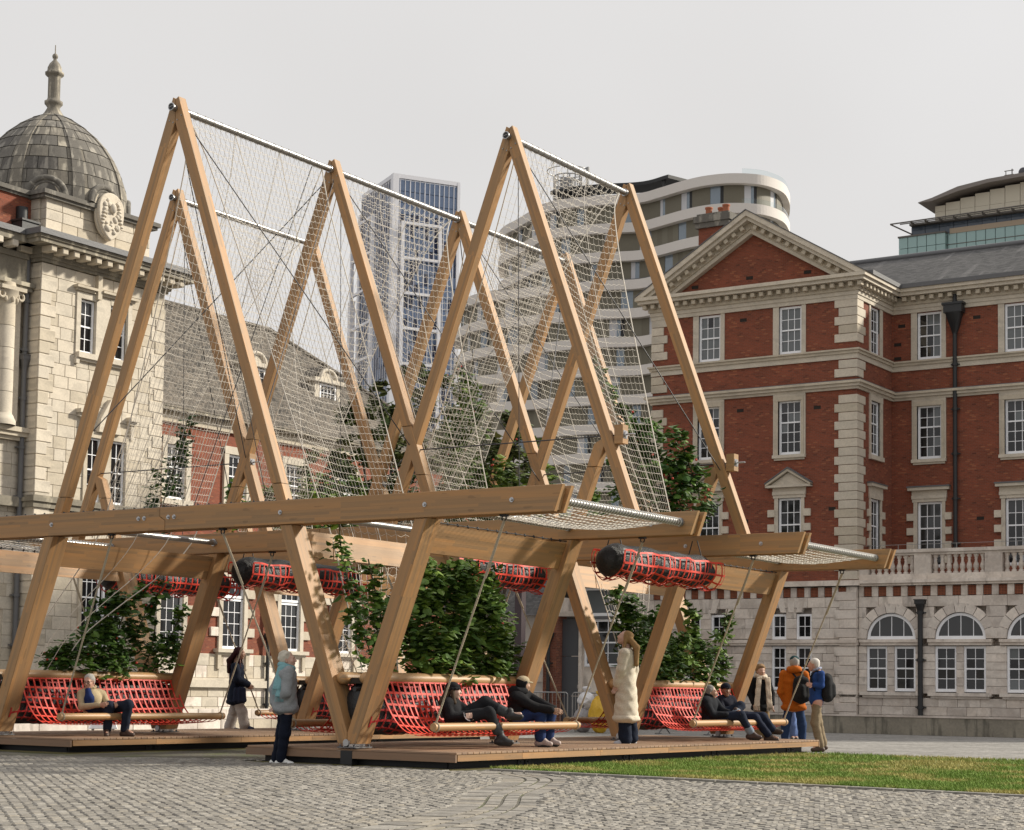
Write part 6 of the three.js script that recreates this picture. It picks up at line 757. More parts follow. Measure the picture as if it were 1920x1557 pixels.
const JO = {
  beige: {head: [-2.89, 1.14, -1.35], neck: [-2.91, 1.01, -1.41], chest: [-2.85, 0.86, -1.40], pel: [-2.89, 0.66, -1.45], sR: [-2.97, 0.94, -1.25], sL: [-2.86, 0.94, -1.63], eR: [-2.88, 0.72, -1.19], wR: [-2.51, 0.76, -1.24], eL: [-2.69, 0.79, -1.57], wL: [-2.43, 0.77, -1.44], hR: [-2.84, 0.65, -1.42], hL: [-2.85, 0.65, -1.60], kR: [-2.42, 0.74, -1.37], kL: [-2.21, 0.77, -1.58], aR: [-2.46, 0.35, -1.37], aL: [-2.27, 0.36, -1.58], tR: [-2.33, 0.26, -1.23], tL: [-2.06, 0.28, -1.61]},
  navy: {head: [-5.19, 1.77, -7.63], neck: [-5.24, 1.60, -7.62], chest: [-5.26, 1.41, -7.62], pel: [-5.28, 0.95, -7.65], sR: [-5.16, 1.49, -7.48], sL: [-5.35, 1.51, -7.76], eR: [-5.10, 1.25, -7.47], wR: [-5.01, 1.13, -7.69], eL: [-5.35, 1.25, -7.82], wL: [-5.10, 1.14, -7.81], hR: [-5.22, 0.90, -7.57], hL: [-5.33, 0.90, -7.74], kR: [-5.12, 0.59, -7.67], kL: [-5.39, 0.59, -7.73], aR: [-5.08, 0.32, -7.71], aL: [-5.48, 0.27, -7.70], tR: [-4.94, 0.26, -7.79], tL: [-5.35, 0.23, -7.79]},
  grey: {head: [2.58, 1.48, 0.08], neck: [2.56, 1.37, 0.08], chest: [2.54, 1.23, 0.08], pel: [2.54, 0.84, 0.05], sR: [2.69, 1.31, 0.19], sL: [2.42, 1.34, -0.03], eR: [2.69, 1.02, 0.23], wR: [2.46, 0.84, 0.17], eL: [2.31, 1.05, 0.04], wL: [2.36, 0.86, 0.10], hR: [2.61, 0.80, 0.11], hL: [2.46, 0.80, -0.02], kR: [2.57, 0.44, 0.10], kL: [2.41, 0.43, -0.02], aR: [2.51, 0.06, 0.10], aL: [2.33, 0.05, -0.00], tR: [2.67, 0.01, 0.03], tL: [2.43, 0.01, -0.07]},
  beanie: {head: [4.37, 1.07, -1.49], neck: [4.34, 0.95, -1.48], chest: [4.33, 0.84, -1.48], pel: [4.37, 0.68, -1.52], sR: [4.39, 0.89, -1.31], sL: [4.30, 0.91, -1.63], eR: [4.45, 0.71, -1.31], wR: [4.60, 0.72, -1.43], eL: [4.43, 0.83, -1.67], wL: [4.57, 0.75, -1.58], hR: [4.45, 0.68, -1.48], hL: [4.36, 0.68, -1.63], kR: [4.85, 0.77, -1.71], kL: [4.70, 0.92, -1.84], aR: [4.98, 0.43, -1.82], aL: [5.05, 0.74, -1.96], tR: [5.17, 0.30, -1.90], tL: [5.25, 0.76, -2.03]},
  cap: {head: [4.52, 1.18, -3.13], neck: [4.47, 1.08, -3.11], chest: [4.44, 0.93, -3.10], pel: [4.43, 0.71, -3.11], sR: [4.51, 1.00, -2.94], sL: [4.46, 1.02, -3.30], eR: [4.76, 0.84, -3.08], wR: [5.00, 0.81, -3.18], eL: [4.70, 0.90, -3.33], wL: [4.96, 0.82, -3.31], hR: [4.50, 0.69, -3.04], hL: [4.41, 0.70, -3.22], kR: [4.81, 0.80, -3.17], kL: [4.82, 0.77, -3.42], aR: [4.79, 0.38, -3.20], aL: [4.79, 0.39, -3.44], tR: [4.92, 0.29, -3.23], tL: [4.90, 0.29, -3.46]},
  cream: {head: [4.59, 1.99, -6.10], neck: [4.61, 1.84, -6.13], chest: [4.62, 1.66, -6.15], pel: [4.59, 1.19, -6.17], sR: [4.60, 1.74, -6.33], sL: [4.66, 1.73, -5.98], eR: [4.60, 1.47, -6.39], wR: [4.61, 1.21, -6.30], eL: [4.62, 1.47, -5.95], wL: [4.50, 1.21, -5.99], hR: [4.58, 1.15, -6.29], hL: [4.62, 1.15, -6.08], kR: [4.58, 0.72, -6.33], kL: [4.60, 0.72, -6.10], aR: [4.58, 0.34, -6.38], aL: [4.60, 0.32, -6.13], tR: [4.49, 0.27, -6.24], tL: [4.49, 0.26, -6.01]},
  greyhair: {head: [4.57, 1.12, -9.28], neck: [4.54, 1.03, -9.27], chest: [4.54, 0.88, -9.28], pel: [4.54, 0.66, -9.30], sR: [4.55, 0.95, -9.09], sL: [4.55, 0.96, -9.46], eR: [4.68, 0.71, -9.15], wR: [4.89, 0.72, -9.28], eL: [4.73, 0.79, -9.41], wL: [4.90, 0.75, -9.40], hR: [4.61, 0.66, -9.25], hL: [4.57, 0.66, -9.43], kR: [5.10, 0.71, -9.42], kL: [4.99, 0.88, -9.63], aR: [5.24, 0.41, -9.54], aL: [4.98, 0.75, -9.46], tR: [5.44, 0.29, -9.62], tL: [5.12, 0.80, -9.37]},
  darkcap: {head: [4.42, 1.16, -10.19], neck: [4.39, 1.05, -10.24], chest: [4.39, 0.92, -10.25], pel: [4.41, 0.69, -10.29], sR: [4.34, 0.98, -10.07], sL: [4.46, 0.99, -10.39], eR: [4.43, 0.80, -10.05], wR: [4.60, 0.81, -10.07], eL: [4.55, 0.89, -10.34], wL: [4.64, 0.82, -10.10], hR: [4.52, 0.67, -10.31], hL: [4.54, 0.68, -10.47], kR: [4.92, 0.66, -10.39], kL: [5.00, 0.68, -10.55], aR: [5.12, 0.34, -10.54], aL: [5.15, 0.44, -10.67], tR: [5.35, 0.27, -10.58], tL: [5.36, 0.42, -10.67]},
  scarf: {head: [3.79, 1.56, -13.01], neck: [3.78, 1.44, -13.04], chest: [3.78, 1.30, -13.06], pel: [3.77, 0.89, -13.09], sR: [3.67, 1.36, -12.92], sL: [3.86, 1.36, -13.17], eR: [3.61, 1.10, -12.91], wR: [3.71, 0.91, -12.86], eL: [3.92, 1.11, -13.23], wL: [3.97, 0.89, -13.16], hR: [3.73, 0.84, -13.03], hL: [3.81, 0.84, -13.15], kR: [3.73, 0.54, -13.03], kL: [3.82, 0.54, -13.18], aR: [3.71, 0.25, -13.11], aL: [3.82, 0.26, -13.21], tR: [3.80, 0.19, -12.95], tL: [3.92, 0.21, -13.07]},
  orange: {head: [4.47, 1.73, -13.11], neck: [4.46, 1.59, -13.12], chest: [4.43, 1.41, -13.12], pel: [4.44, 0.90, -13.16], sR: [4.66, 1.49, -13.18], sL: [4.27, 1.50, -13.05], eR: [4.74, 1.18, -13.22], wR: [4.57, 1.01, -13.30], eL: [4.21, 1.15, -13.04], wL: [4.24, 0.96, -13.17], hR: [4.53, 0.86, -13.21], hL: [4.35, 0.85, -13.13], kR: [4.56, 0.49, -13.28], kL: [4.27, 0.49, -13.15], aR: [4.55, 0.24, -13.32], aL: [4.25, 0.24, -13.16], tR: [4.49, 0.19, -13.52], tL: [4.15, 0.18, -13.32]},
  hidden: {head: [4.14, 1.72, -13.86], neck: [4.13, 1.58, -13.86], chest: [4.12, 1.42, -13.87], pel: [4.10, 0.89, -13.90], sR: [4.04, 1.49, -13.75], sL: [4.21, 1.50, -13.98], eR: [4.03, 1.22, -13.77], wR: [4.09, 1.07, -13.76], eL: [4.20, 1.22, -14.00], wL: [4.21, 1.07, -13.84], hR: [4.09, 0.85, -13.84], hL: [4.12, 0.85, -13.98], kR: [4.09, 0.50, -13.86], kL: [4.11, 0.50, -13.97], aR: [4.07, 0.25, -13.94], aL: [4.11, 0.25, -14.00], tR: [4.14, 0.21, -13.75], tL: [4.21, 0.21, -13.81]},
  blue: {head: [5.07, 1.68, -12.67], neck: [5.12, 1.56, -12.71], chest: [5.14, 1.39, -12.74], pel: [5.10, 1.00, -12.75], sR: [5.05, 1.49, -12.87], sL: [5.26, 1.50, -12.60], eR: [5.04, 1.29, -12.92], wR: [5.03, 1.31, -12.68], eL: [5.27, 1.28, -12.59], wL: [5.14, 1.29, -12.51], hR: [5.04, 0.96, -12.83], hL: [5.15, 0.96, -12.67], kR: [5.07, 0.57, -12.89], kL: [5.11, 0.56, -12.67], aR: [5.14, 0.14, -12.99], aL: [5.18, 0.12, -12.76], tR: [5.05, 0.08, -12.91], tL: [5.02, 0.02, -12.60]},
};
const fabric = (r, g, b, ro = .9) => new THREE.MeshPhysicalMaterial({ specularIntensity: .35, side: THREE.DoubleSide, metalness: 0, color: rgb(r, g, b), map: T.cloth || (T.cloth = ctex(256, 256, (u, v) => { const k = .78 + .3 * fbm(u, v, 40, 40, 3, 201) + .14 * (fbm(u, v, 120, 120, 1, 211) - .5); return [k, k, k]; })), roughness: ro, bumpMap: T.fine, bumpScale: .002 });
function person(key, label, o) {
  const J = JO[key], base = [J.pel[0], Math.min(J.tR[1], J.tL[1]) - .035, J.pel[2]]; const t = thing('person', label, 'person', base); const j = {}; for (const q in J) j[q] = sub(J[q], base);
  const f = nm([o.face[0], 0, o.face[1]]), up = [0, 1, 0], rt = crs(f, up), tilt = o.tilt || 0; const F = nm([f[0], tilt, f[2]]), U = crs(rt, F).map(v => v); const H = j.head; const hp = (a, b, c) => H.map((v, i) => v + rt[i] * a + U[i] * b + F[i] * c);
  const hs = o.hs || 1;
  // head with brow, nose, jaw, ears
  const hd = [ell(hp(0, .02, -.012), F, .098 * hs, .076 * hs, .105 * hs), ell(hp(0, -.05, .028), F, .062, .056, .068), cap(hp(0, -.095, .058), hp(0, -.075, .05), .026, .03), cap(hp(0, .012, .088), hp(0, -.028, .112), .010, .0155, .012), cap(hp(-.034, .022, .083), hp(.034, .022, .083), .012, .012), cap(hp(-.022, -.062, .091), hp(.022, -.062, .091), .0085, .0085, .01), cap(hp(-.036, -.025, .07), hp(.036, -.025, .07), .022, .022), cap(hp(.076, .015, -.012), hp(.078, -.03, -.005), .014, .01, .008), cap(hp(-.076, .015, -.012), hp(-.078, -.03, -.005), .014, .01, .008), cap(hp(0, -.04, -.02), j.neck, .052, .056, .03)];
  const hg = fieldMesh(hd, .0062, .03);
  const bd = [cap(hp(0, -.06, -.02), j.neck, .05, .058), cap(j.neck, j.chest, .07, .10), cap(va(j.sR, j.sL, .2), va(j.sR, j.sL, .8), .07, .07), cap(j.chest, j.pel, .12, .13), cap(j.hR, j.hL, .1, .1)];
  for (const s of ['R', 'L']) bd.push(cap(j['s' + s], j['e' + s], .052, .040), cap(j['e' + s], j['w' + s], .040, .028), cap(j['h' + s], j['k' + s], .085, .056), cap(j['k' + s], j['a' + s], .054, .036), cap(j['a' + s], va(j['a' + s], j['t' + s], .7), .036, .03));
  const bg = fieldMesh(bd, .016, .04); const gs = [hg, bg];
  for (const s of ['R', 'L']) { const w = j['w' + s], d = nm(sub(w, j['e' + s])); let pn = nm(crs(d, [0, 1, 0].map((v, i) => v + .3 * f[i]))); const side = nm(crs(pn, d)); const P = [cap(ad(w, d, -.03), ad(w, d, .02), .026, .026), cap(ad(ad(w, d, .03), side, -.018), ad(ad(w, d, .078), side, -.024), .017, .015), cap(ad(ad(w, d, .03), side, .018), ad(ad(w, d, .078), side, .024), .017, .015), cap(ad(w, d, .03), ad(w, d, .08), .018, .016)]; const cu = pn.map(v => -v); [[-.03, .066], [-.01, .078], [.01, .074], [.03, .058]].forEach(([q, l]) => { const a = ad(ad(w, d, .082), side, q), b = ad(ad(a, d, l * .5), cu, l * .12), c = ad(ad(b, d, l * .35), cu, l * .4); P.push(cap(a, b, .0092, .0085, .006), cap(b, c, .0085, .007, .006)); }); const ta = ad(ad(w, d, .025), side, -.03), tb = ad(ad(ad(ta, d, .03), side, -.022), cu, .012), tc = ad(ad(tb, d, .028), cu, .014); P.push(cap(ta, tb, .012, .011, .008), cap(tb, tc, .0105, .008, .006)); gs.push(fieldMesh(P, .0042, .012)); }
  const skin = mat({ color: rgb(...(o.skin || [.46, .26, .18])), roughness: .55 }); part('body', gs, skin, t);
  // eyes
  const eg = []; for (const s of [-1, 1]) { const e = new THREE.SphereGeometry(.0105, 10, 8); e.translate(...hp(s * .032, .006, .083)); eg.push(e); } part('eyes', eg, mat({ color: rgb(.03, .022, .018), roughness: .3 }), t);
  if (o.hair) { const hr = [ell(hp(0, .045, -.026), F, .10 * hs, .086 * hs, .088 * hs), ell(hp(0, .0, -.055), F, .062, .078, .085)]; if (o.hair.fringe) hr.push(ell(hp(0, .085, .045), F, .05, .06, .03)); if (o.hair.side) for (const s of [-1, 1]) hr.push(cap(hp(s * .074, .04, -.01), hp(s * .074, -.03, -.03), .024, .018)); if (o.hair.long) { const L = o.hair.long, hb = .125 + (o.top.fat || 0) * 2.4; for (const s of [-.055, -.02, .02, .055]) hr.push(cap(hp(s, .02, -.07), [H[0] + rt[0] * s * 1.6 - f[0] * hb, H[1] - .16, H[2] + rt[2] * s * 1.6 - f[2] * hb], .045, .055), cap([H[0] + rt[0] * s * 1.6 - f[0] * hb, H[1] - .16, H[2] + rt[2] * s * 1.6 - f[2] * hb], [H[0] + rt[0] * s * 2 - f[0] * hb, H[1] - L, H[2] + rt[2] * s * 2 - f[2] * hb], .05, .034)); for (const s of [-1, 1]) hr.push(cap(hp(s * .07, .03, -.01), [H[0] + rt[0] * s * .13 + f[0] * .03, H[1] - L * .75, H[2] + rt[2] * s * .13 + f[2] * .03], .03, .03)); } if (o.hair.curl) for (let i = 0; i < 26; i++) { const a = rr(0, 6.28), b = rr(-.2, 1), c = Math.sqrt(1 - b * b); hr.push(ell(hp(Math.sin(a) * c * .085, .04 + b * .085, -.03 + Math.cos(a) * c * .085 - (Math.cos(a) > .5 && b < .5 ? .05 : 0)), F, .028, .028, .024)); } hr.push({ ...ell(hp(0, -.055, .085), F, .062, .062, .09), sub: 1 }); part('hair', fieldMesh(hr, .0075, .02, o.hair.long ? .003 : .002), fabric(...o.hair.c, .8), t); }
  if (o.cap) { const c = o.cap, m = fabric(...c.c); const cp = [ell(hp(0, .062, -.01), F, .108, .092, .078)]; cp.push({ ...ell(hp(0, -.02, .0), F, .2, .2, .05), sub: 1 }); const g2 = [fieldMesh(cp, .007, .02)]; if (c.brim) g2.push(fieldMesh([cap(hp(-.05, .045, .07), hp(-.03, .035, .15), .014, .01), cap(hp(.05, .045, .07), hp(.03, .035, .15), .014, .01), cap(hp(0, .05, .07), hp(0, .04, .165), .014, .01)], .007, .03)); part(c.beanie ? 'beanie' : 'cap', g2, m, t); if (c.beanie) part('beanie_cuff', fieldMesh([...Array(12)].map((_, i) => { const a = i / 12 * 6.283, b = (i + 1) / 12 * 6.283, q = (x) => hp(Math.sin(x) * .088, .035 + (Math.cos(x) < 0 ? -.03 : 0), -.01 + Math.cos(x) * .102); return cap(q(a), q(b), .02, .02); }), .007, .012), m, t); }
  if (o.glasses) { const g2 = []; for (const s of [-1, 1]) { const q = new THREE.TorusGeometry(.021, .003, 5, 14); q.applyMatrix4(new THREE.Matrix4().makeBasis(V3(...rt), V3(...U), V3(...F))); q.translate(...hp(s * .034, .004, .104)); g2.push(q, tube(hp(s * .056, .008, .102), hp(s * .08, .01, -.01), .003, 4)); } g2.push(tube(hp(-.012, .008, .108), hp(.012, .008, .108), .003, 4)); part('glasses', g2, M.black, t); }
  // upper garment
  const c = o.top, fat = c.fat || 0, hem = va(j.hR, j.hL, .5); const T2 = []; const cc = va(j.neck, j.chest, .85);
  const wS = j.sR.map((v, i) => j.sL[i] - v);
  if (o.stand) { const wd = (len(wS) * .5 || .17), hw = Math.max(.165, Math.min(.19, wd)) * (c.wide || 1); const P = (t) => t <= 1 ? va(j.neck, j.pel, t) : ad(j.pel, [0, -1, 0], (t - 1) * len(sub(j.neck, j.pel))); for (const [q, w, h, v] of [[.14, .10, hw, .085], [.34, .125, hw * .98, .13], [.56, .12 + (c.belly || 0), hw * .93, .14], [.80, .125, hw * .98, .14], [1.02, .135, hw * 1.05, .12], ...(c.lv || [])]) T2.push(ell(P(q), f, w + fat, h + fat, v, .07)); }
  else T2.push(cap(va(j.sR, j.sL, .12), va(j.sR, j.sL, .88), .068 + fat, .068 + fat), cap(va(j.neck, j.chest, .15), j.chest, .085 + fat, .125 + fat));
  if (!o.stand) for (const [s, q] of [['R', .16], ['L', .84]]) T2.push(cap(va(j.sR, j.sL, q), va(j.hR, j.hL, q), .082 + fat, .098 + fat)); if (!o.stand) T2.push(cap(j.chest, j.pel, .125 + fat + (c.belly || 0), .135 + fat + (c.belly || 0)));
  if (c.drop && !o.stand) for (const [s, q] of [['R', .1], ['L', .9], ['M', .5]]) { const b = va(j.hR, j.hL, q); T2.push(cap(b, [b[0] + (c.sw || [0, 0])[0], b[1] - c.drop, b[2] + (c.sw || [0, 0])[1]], .125 + fat, (c.flare || .15) + fat)); }
  for (const s of ['R', 'L']) { const w = va(j['e' + s], j['w' + s], c.cuff || .96); T2.push(cap(j['s' + s], j['e' + s], .066 + fat, .054 + fat, .022), cap(j['e' + s], w, .054 + fat, .044 + fat * .8, .03)); }
  if (c.cut !== undefined) { }
  const topG = fieldMesh(T2, .0125, .045, .0045); part(c.n || 'jacket', topG, fabric(...c.c, c.ro), t);
  if (c.open) { const q = sub(va(j.neck, j.pel, .06), [0, 0, 0]); const s0 = (a) => ad(ad(a, f, .105 + fat), up, 0); part('shirt', fieldMesh([cap(s0(va(j.neck, j.chest, .1)), s0(j.chest), .05, .085), cap(s0(j.chest), ad(s0(va(j.chest, j.pel, .7)), f, .03), .085, .085)], .011, .03, .002), fabric(...c.open), t); }
  if (c.collar) part('collar', fieldMesh([...Array(9)].map((_, i) => { const q = a => [j.neck[0] + (rt[0] * Math.sin(a) * .075 + f[0] * Math.cos(a) * .078), j.neck[1] + .035 - Math.cos(a) * .025, j.neck[2] + (rt[2] * Math.sin(a) * .075 + f[2] * Math.cos(a) * .078)]; const a = .5 + i / 9 * 5.28; return cap(q(a), q(a + .587), .022, .022); }), .009, .015), fabric(...c.collar), t);
  if (c.hood) part('hood', fieldMesh([ell(ad(ad(j.neck, f, -.10), up, -.0), f, .075, .14, .085), cap(ad(ad(j.neck, rt, -.10), up, .02), ad(ad(j.neck, rt, .1), up, .02), .045, .045), cap(ad(ad(j.neck, rt, -.08), f, .06), ad(ad(j.neck, rt, -.1), f, -.04), .035, .045), cap(ad(ad(j.neck, rt, .08), f, .06), ad(ad(j.neck, rt, .1), f, -.04), .035, .045)], .0125, .05, .004), fabric(...c.c), t);
  // trousers
  const tr = o.legs, hpR = o.stand ? .088 : .118, L = [cap(j.hR, j.hL, hpR, hpR), cap(j.pel, hem, hpR, hpR)]; for (const s of ['R', 'L']) { const e = va(j['k' + s], j['a' + s], tr.end || .97); L.push(cap(j['h' + s], j['k' + s], o.stand ? .086 : .098, (tr.w || .075) + .006), cap(j['k' + s], e, tr.w || .075, tr.e || .062)); } part('trousers', fieldMesh(L, .0125, .04, .005), fabric(...tr.c), t);
  if (tr.turn) { const g2 = []; for (const s of ['R', 'L']) { const a = va(j['k' + s], j['a' + s], (tr.end || .97) - .14), b = va(j['k' + s], j['a' + s], (tr.end || .97) + .02); g2.push(fieldMesh([cap(a, b, (tr.e || .062) + .008, (tr.e || .062) + .01)], .011, .01)); } part('turn_up', g2, fabric(...tr.turn), t); }
  if ((tr.end || 1) < .9) { const g2 = []; for (const s of ['R', 'L']) g2.push(fieldMesh([cap(va(j['k' + s], j['a' + s], .6), j['a' + s], .05, .045)], .01, .02)); part('socks', g2, fabric(.02, .02, .022), t); }
  // shoes with soles
  for (const s of ['R', 'L']) { const a = j['a' + s], tt = j['t' + s], d = nm(sub(tt, a)), flat = Math.abs(d[1]) < .75; const fw = flat ? nm([d[0], 0, d[2]]) : d, dn = flat ? [0, -1, 0] : nm(crs(crs(fw, [0, -1, 0]), fw)); const y0 = flat && !o.lift ? -(a[1]) + .0 : 0; const h = flat ? Math.max(.05, Math.min(.11, a[1] - tt[1] + .035)) : .08; const heel = ad(ad(a, fw, -.045), dn, h - .035), toe = ad(ad(a, fw, .165), dn, h - .03); const sh = [cap(ad(a, dn, o.boot ? -.06 : -.0), ad(a, dn, h * .6), .047, .046), cap(heel, toe, .042, .036), cap(ad(a, fw, .02), ad(toe, fw, -.04), .046, .038), cap(heel, ad(a, dn, .01), .042, .044)]; sh.push({ ...cap(ad(heel, dn, .0), toe, .0, .0) }); const sg = grp('shoe', t); part('upper', fieldMesh(sh.slice(0, 4), .0085, .025), mat({ color: rgb(...o.shoe), roughness: .6 }), sg); part('sole', fieldMesh([cap(ad(heel, dn, .026), ad(toe, dn, .024), .022, .019), cap(ad(ad(heel, fw, .03), dn, .026), ad(ad(toe, fw, -.03), dn, .024), .034, .036)].map(q => ({ ...q })), .0075, .01), mat({ color: rgb(...(o.sole || [.02, .018, .016])), roughness: .8 }), sg); }
  if (o.scarf) { const s = o.scarf; const ring = [...Array(12)].map((_, i) => { const q = a => [j.neck[0] + (rt[0] * Math.sin(a) * .085 + f[0] * Math.cos(a) * .09), j.neck[1] + .02 - Math.cos(a) * .03, j.neck[2] + (rt[2] * Math.sin(a) * .085 + f[2] * Math.cos(a) * .09)]; const a = i / 12 * 6.283; return cap(q(a), q(a + .5236), .04, .04); }); const tails = s.tails.map(([a, b]) => { const A1 = j.neck.map((v, i) => v + rt[i] * a[0] + up[i] * a[1] + f[i] * a[2]), B1 = j.neck.map((v, i) => v + rt[i] * b[0] + up[i] * b[1] + f[i] * b[2]); return [-.036, -.012, .012, .036].map(q => cap(ad(A1, s.ax === 'f' ? f : rt, q), ad(B1, s.ax === 'f' ? f : rt, q * 1.2), .019, .016)); }).flat(); part('scarf', fieldMesh([...ring, ...tails], .0095, .022, .004), fabric(...s.c), t); const fr = []; for (const [a, b] of s.tails) for (let i = -5; i <= 5; i++) { const B1 = j.neck.map((v, k) => v + rt[k] * b[0] + up[k] * b[1] + f[k] * b[2]); const q = ad(B1, s.ax === 'f' ? f : rt, i * .012); fr.push(tube(q, [q[0] + rr(-.006, .006), q[1] - .085, q[2]], .004, 4)); } part('fringe', fr, fabric(...s.c), t, 'stuff'); }
  if (o.pack) { const m = va(j.neck, j.pel, .48), b = ad(m, f, -(.20 + fat)); const X = o.pack.off || [0, 0]; const q = ad(ad(b, rt, X[0]), up, X[1]); part('backpack', fieldMesh([cap(ad(q, up, .17), ad(q, up, -.17), .10, .125), cap(ad(ad(q, rt, -.07), up, .15), ad(ad(q, rt, -.08), up, -.16), .085, .1), cap(ad(ad(q, rt, .07), up, .15), ad(ad(q, rt, .08), up, -.16), .085, .1), cap(ad(ad(q, f, -.08), up, .02), ad(ad(q, f, -.08), up, -.13), .08, .09)], .0125, .03, .003), fabric(.018, .019, .021), t); const st = []; for (const s of [-1, 1]) st.push(ropeLine([ad(ad(q, rt, s * .07), up, .2), ad(ad(j.neck, rt, s * .11), f, -.03), ad(ad(ad(j.neck, rt, s * .13), f, .1), up, -.1), ad(ad(ad(m, rt, s * .17), f, .02), up, -.12)].map(v => V3(...v)), .018, 6)); part('strap', st, fabric(.016, .017, .019), t); }
  return t;
}
// facing (x, z): photograph's right is about (.84,-.55); toward the camera (.55,.84)
person('beige', 'grey haired person in a beige jacket and glasses sitting on the left net swing', { face: [.35, .9], tilt: -.15, skin: [.50, .29, .21], hair: { c: [.42, .40, .37], side: 0 }, glasses: 1, top: { c: [.43, .345, .215], open: [.015, .03, .11], collar: [.40, .32, .2], belly: .02 }, legs: { c: [.014, .019, .034], w: .082, e: .07 }, shoe: [.05, .026, .016] });
person('navy', 'long dark haired person in a navy coat walking on the left deck', { stand: 1, face: [.84, -.5], skin: [.50, .32, .24], hair: { c: [.035, .010, .012], long: .38 }, top: { c: [.012, .017, .032], fat: .028, lv: [[1.16, .14, .18, .1], [1.28, .14, .18, .05]] }, legs: { c: [.42, .375, .34], w: .10, e: .108 }, shoe: [.012, .02, .06], sole: [.6, .6, .6] });
person('grey', 'person with curly grey hair, grey jacket and teal scarf standing on the paving', { stand: 1, face: [.86, -.45], tilt: .14, skin: [.50, .31, .24], hair: { c: [.52, .48, .40], curl: 1 }, top: { c: [.27, .285, .295], fat: .022, lv: [[1.12, .14, .18, .08]] }, legs: { c: [.008, .011, .022], w: .078, e: .07 }, shoe: [.68, .68, .66], sole: [.7, .7, .7], scarf: { c: [.19, .36, .385], ax: 'f', tails: [[[.12, .0, .0], [.20, -.40, -.05]], [[.12, .0, -.05], [.19, -.30, -.10]]] } });
person('beanie', 'person in black with a black beanie reclining with legs crossed on the front swing', { face: [.84, -.5], tilt: .05, skin: [.52, .34, .27], hair: { c: [.06, .04, .025], long: .22 }, cap: { c: [.012, .012, .014], beanie: 1 }, top: { c: [.013, .013, .015], fat: .008 }, legs: { c: [.016, .017, .02], w: .08, e: .07, end: .72, turn: [.055, .06, .065] }, shoe: [.018, .018, .02], boot: 1 });
person('cap', 'person in a pale cap, black hooded jacket and blue jeans on the front swing', { face: [.35, -.95], skin: [.36, .21, .14], hair: { c: [.012, .011, .012], side: 1 }, cap: { c: [.40, .33, .22], brim: 1 }, top: { c: [.013, .013, .015], fat: .02, hood: 1 }, legs: { c: [.022, .042, .125], w: .088, e: .085 }, shoe: [.42, .34, .31], sole: [.03, .03, .03] });
person('cream', 'long fair haired person in a knee length cream coat looking up on the deck', { stand: 1, face: [-.80, .45], tilt: .42, skin: [.52, .33, .26], hair: { c: [.30, .185, .085], long: .44 }, top: { c: [.62, .555, .45], fat: .03, cuff: .9, lv: [[1.25, .155, .195, .15], [1.5, .165, .205, .15], [1.72, .172, .215, .13], [1.84, .175, .22, .05]] }, legs: { c: [.012, .018, .035], w: .10, e: .115 }, shoe: [.45, .46, .5], sole: [.6, .58, .54] });
person('greyhair', 'grey haired person in a dark jacket with one leg crossed on the right swing', { face: [.84, -.42], skin: [.40, .235, .165], hair: { c: [.20, .195, .185], side: 1 }, top: { c: [.013, .015, .02], fat: .012, collar: [.012, .014, .018] }, legs: { c: [.014, .02, .038], w: .078, e: .066, end: .9, turn: [.20, .24, .30] }, shoe: [.045, .022, .018], boot: 1 });
person('darkcap', 'person in a dark cap and navy shirt leaning back on the right swing', { face: [.72, .68], skin: [.30, .17, .115], hair: { c: [.015, .013, .013] }, cap: { c: [.014, .016, .028], brim: 1 }, top: { c: [.011, .012, .022] }, legs: { c: [.012, .017, .036], w: .08, e: .07 }, shoe: [.04, .024, .016] });
person('scarf', 'short haired person in a black coat with a long cream scarf behind the deck', { stand: 1, face: [.75, .66], skin: [.50, .31, .235], hair: { c: [.25, .16, .085], side: 1, fringe: 1, curl: 1 }, top: { c: [.010, .011, .013], fat: .012, lv: [[1.14, .14, .19, .06]] }, legs: { c: [.25, .17, .085], w: .08, e: .075 }, shoe: [.03, .02, .016], scarf: { c: [.60, .52, .42], tails: [[[-.09, -.02, .12], [-.10, -.60, .21]], [[.09, -.02, .12], [.16, -.58, .17]]] } });
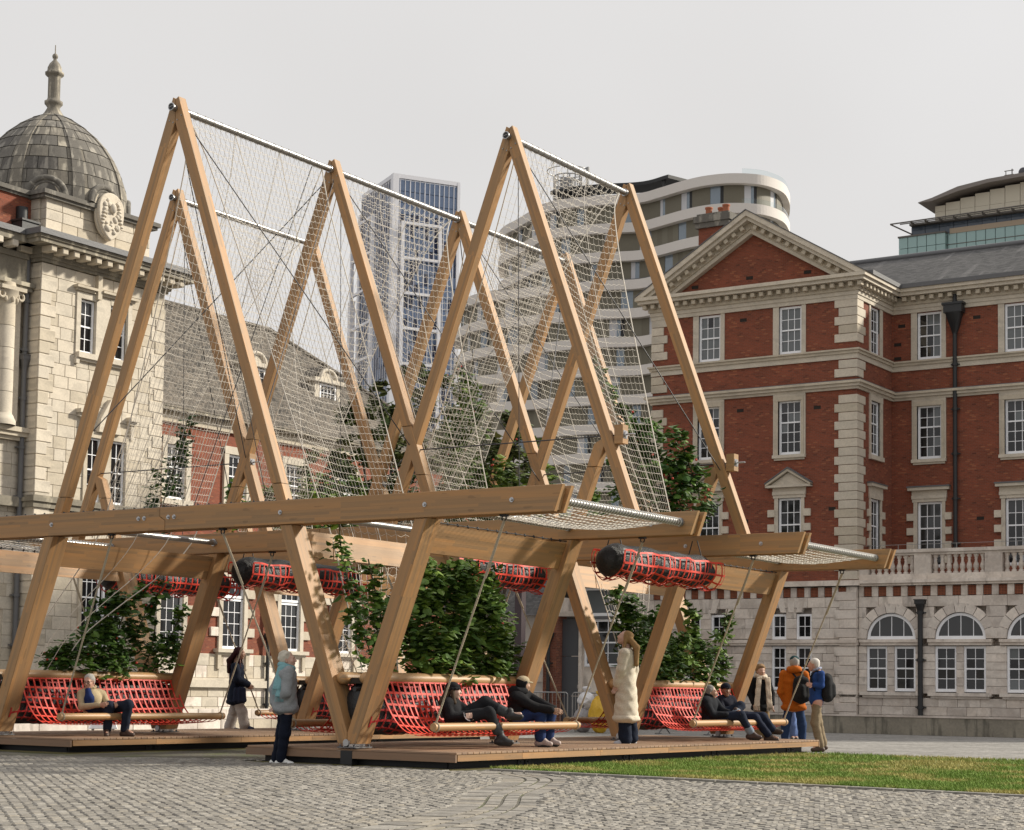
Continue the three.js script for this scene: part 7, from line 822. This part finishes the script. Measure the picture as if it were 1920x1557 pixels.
person('hidden', 'person in pale jeans almost hidden behind the orange jacket', { stand: 1, face: [.4, .9], hair: { c: [.2, .17, .14], side: 1 }, top: { c: [.1, .1, .11] }, legs: { c: [.14, .21, .42], w: .085, e: .08 }, shoe: [.05, .04, .03] });
person('orange', 'person in an orange hooded jacket seen from behind wearing a black backpack', { stand: 1, face: [-.45, -.89], skin: [.48, .3, .22], hair: { c: [.36, .34, .32], side: 1 }, cap: { c: [.014, .045, .05], brim: 1 }, top: { c: [.44, .115, .012], fat: .018, hood: 1, wide: 1.06, lv: [[1.1, .135, .19, .05]] }, legs: { c: [.028, .055, .13], w: .085, e: .078 }, shoe: [.04, .03, .025], pack: { off: [.13, -.05] } });
person('blue', 'white haired person in a blue jumper and tan trousers at the corner of the deck', { stand: 1, face: [-.84, .3], skin: [.52, .29, .22], hair: { c: [.62, .59, .55] }, top: { c: [.022, .06, .21], n: 'jumper', collar: [.36, .40, .52], fat: .006, belly: .015 }, legs: { c: [.25, .195, .125], w: .085, e: .08 }, shoe: [.06, .033, .02], pack: { off: [0, -.04] } });
// things they hold
{ const q = JO.beanie.wR; const n = thing('paper_sheet', 'white sheet of paper in the lap of the person in the black beanie', 'paper', [q[0] + .02, q[1] - .03, q[2] - .02], .6); const g = new THREE.BoxGeometry(.15, .006, .2, 4, 1, 4); const p = g.attributes.position; for (let i = 0; i < p.count; i++) p.setY(i, p.getY(i) + .05 * Math.pow(p.getX(i) / .1, 2)); g.computeVertexNormals(); g.rotateZ(-.9); part('sheet', boxUV(g), M.white, n); }
{ const q = JO.navy.wR; const n = thing('shoulder_bag', 'dark blue shoulder bag carried by the person in the navy coat', 'bag', [q[0] - .06, q[1] - .36, q[2] + .16], .58); part('bag', fieldMesh([cap([-.09, .05, 0], [-.08, .28, 0], .05, .04), cap([.09, .05, 0], [.08, .28, 0], .05, .04), cap([0, .05, 0], [0, .28, 0], .06, .05)], .012, .03, .004), fabric(.02, .026, .05), n); part('strap', ropeLine([V3(-.09, .28, 0), V3(-.1, .45, 0), V3(-.12, .6, -.04)], .012, 5), fabric(.016, .02, .04), n); }
renderer.render(scene, camera);
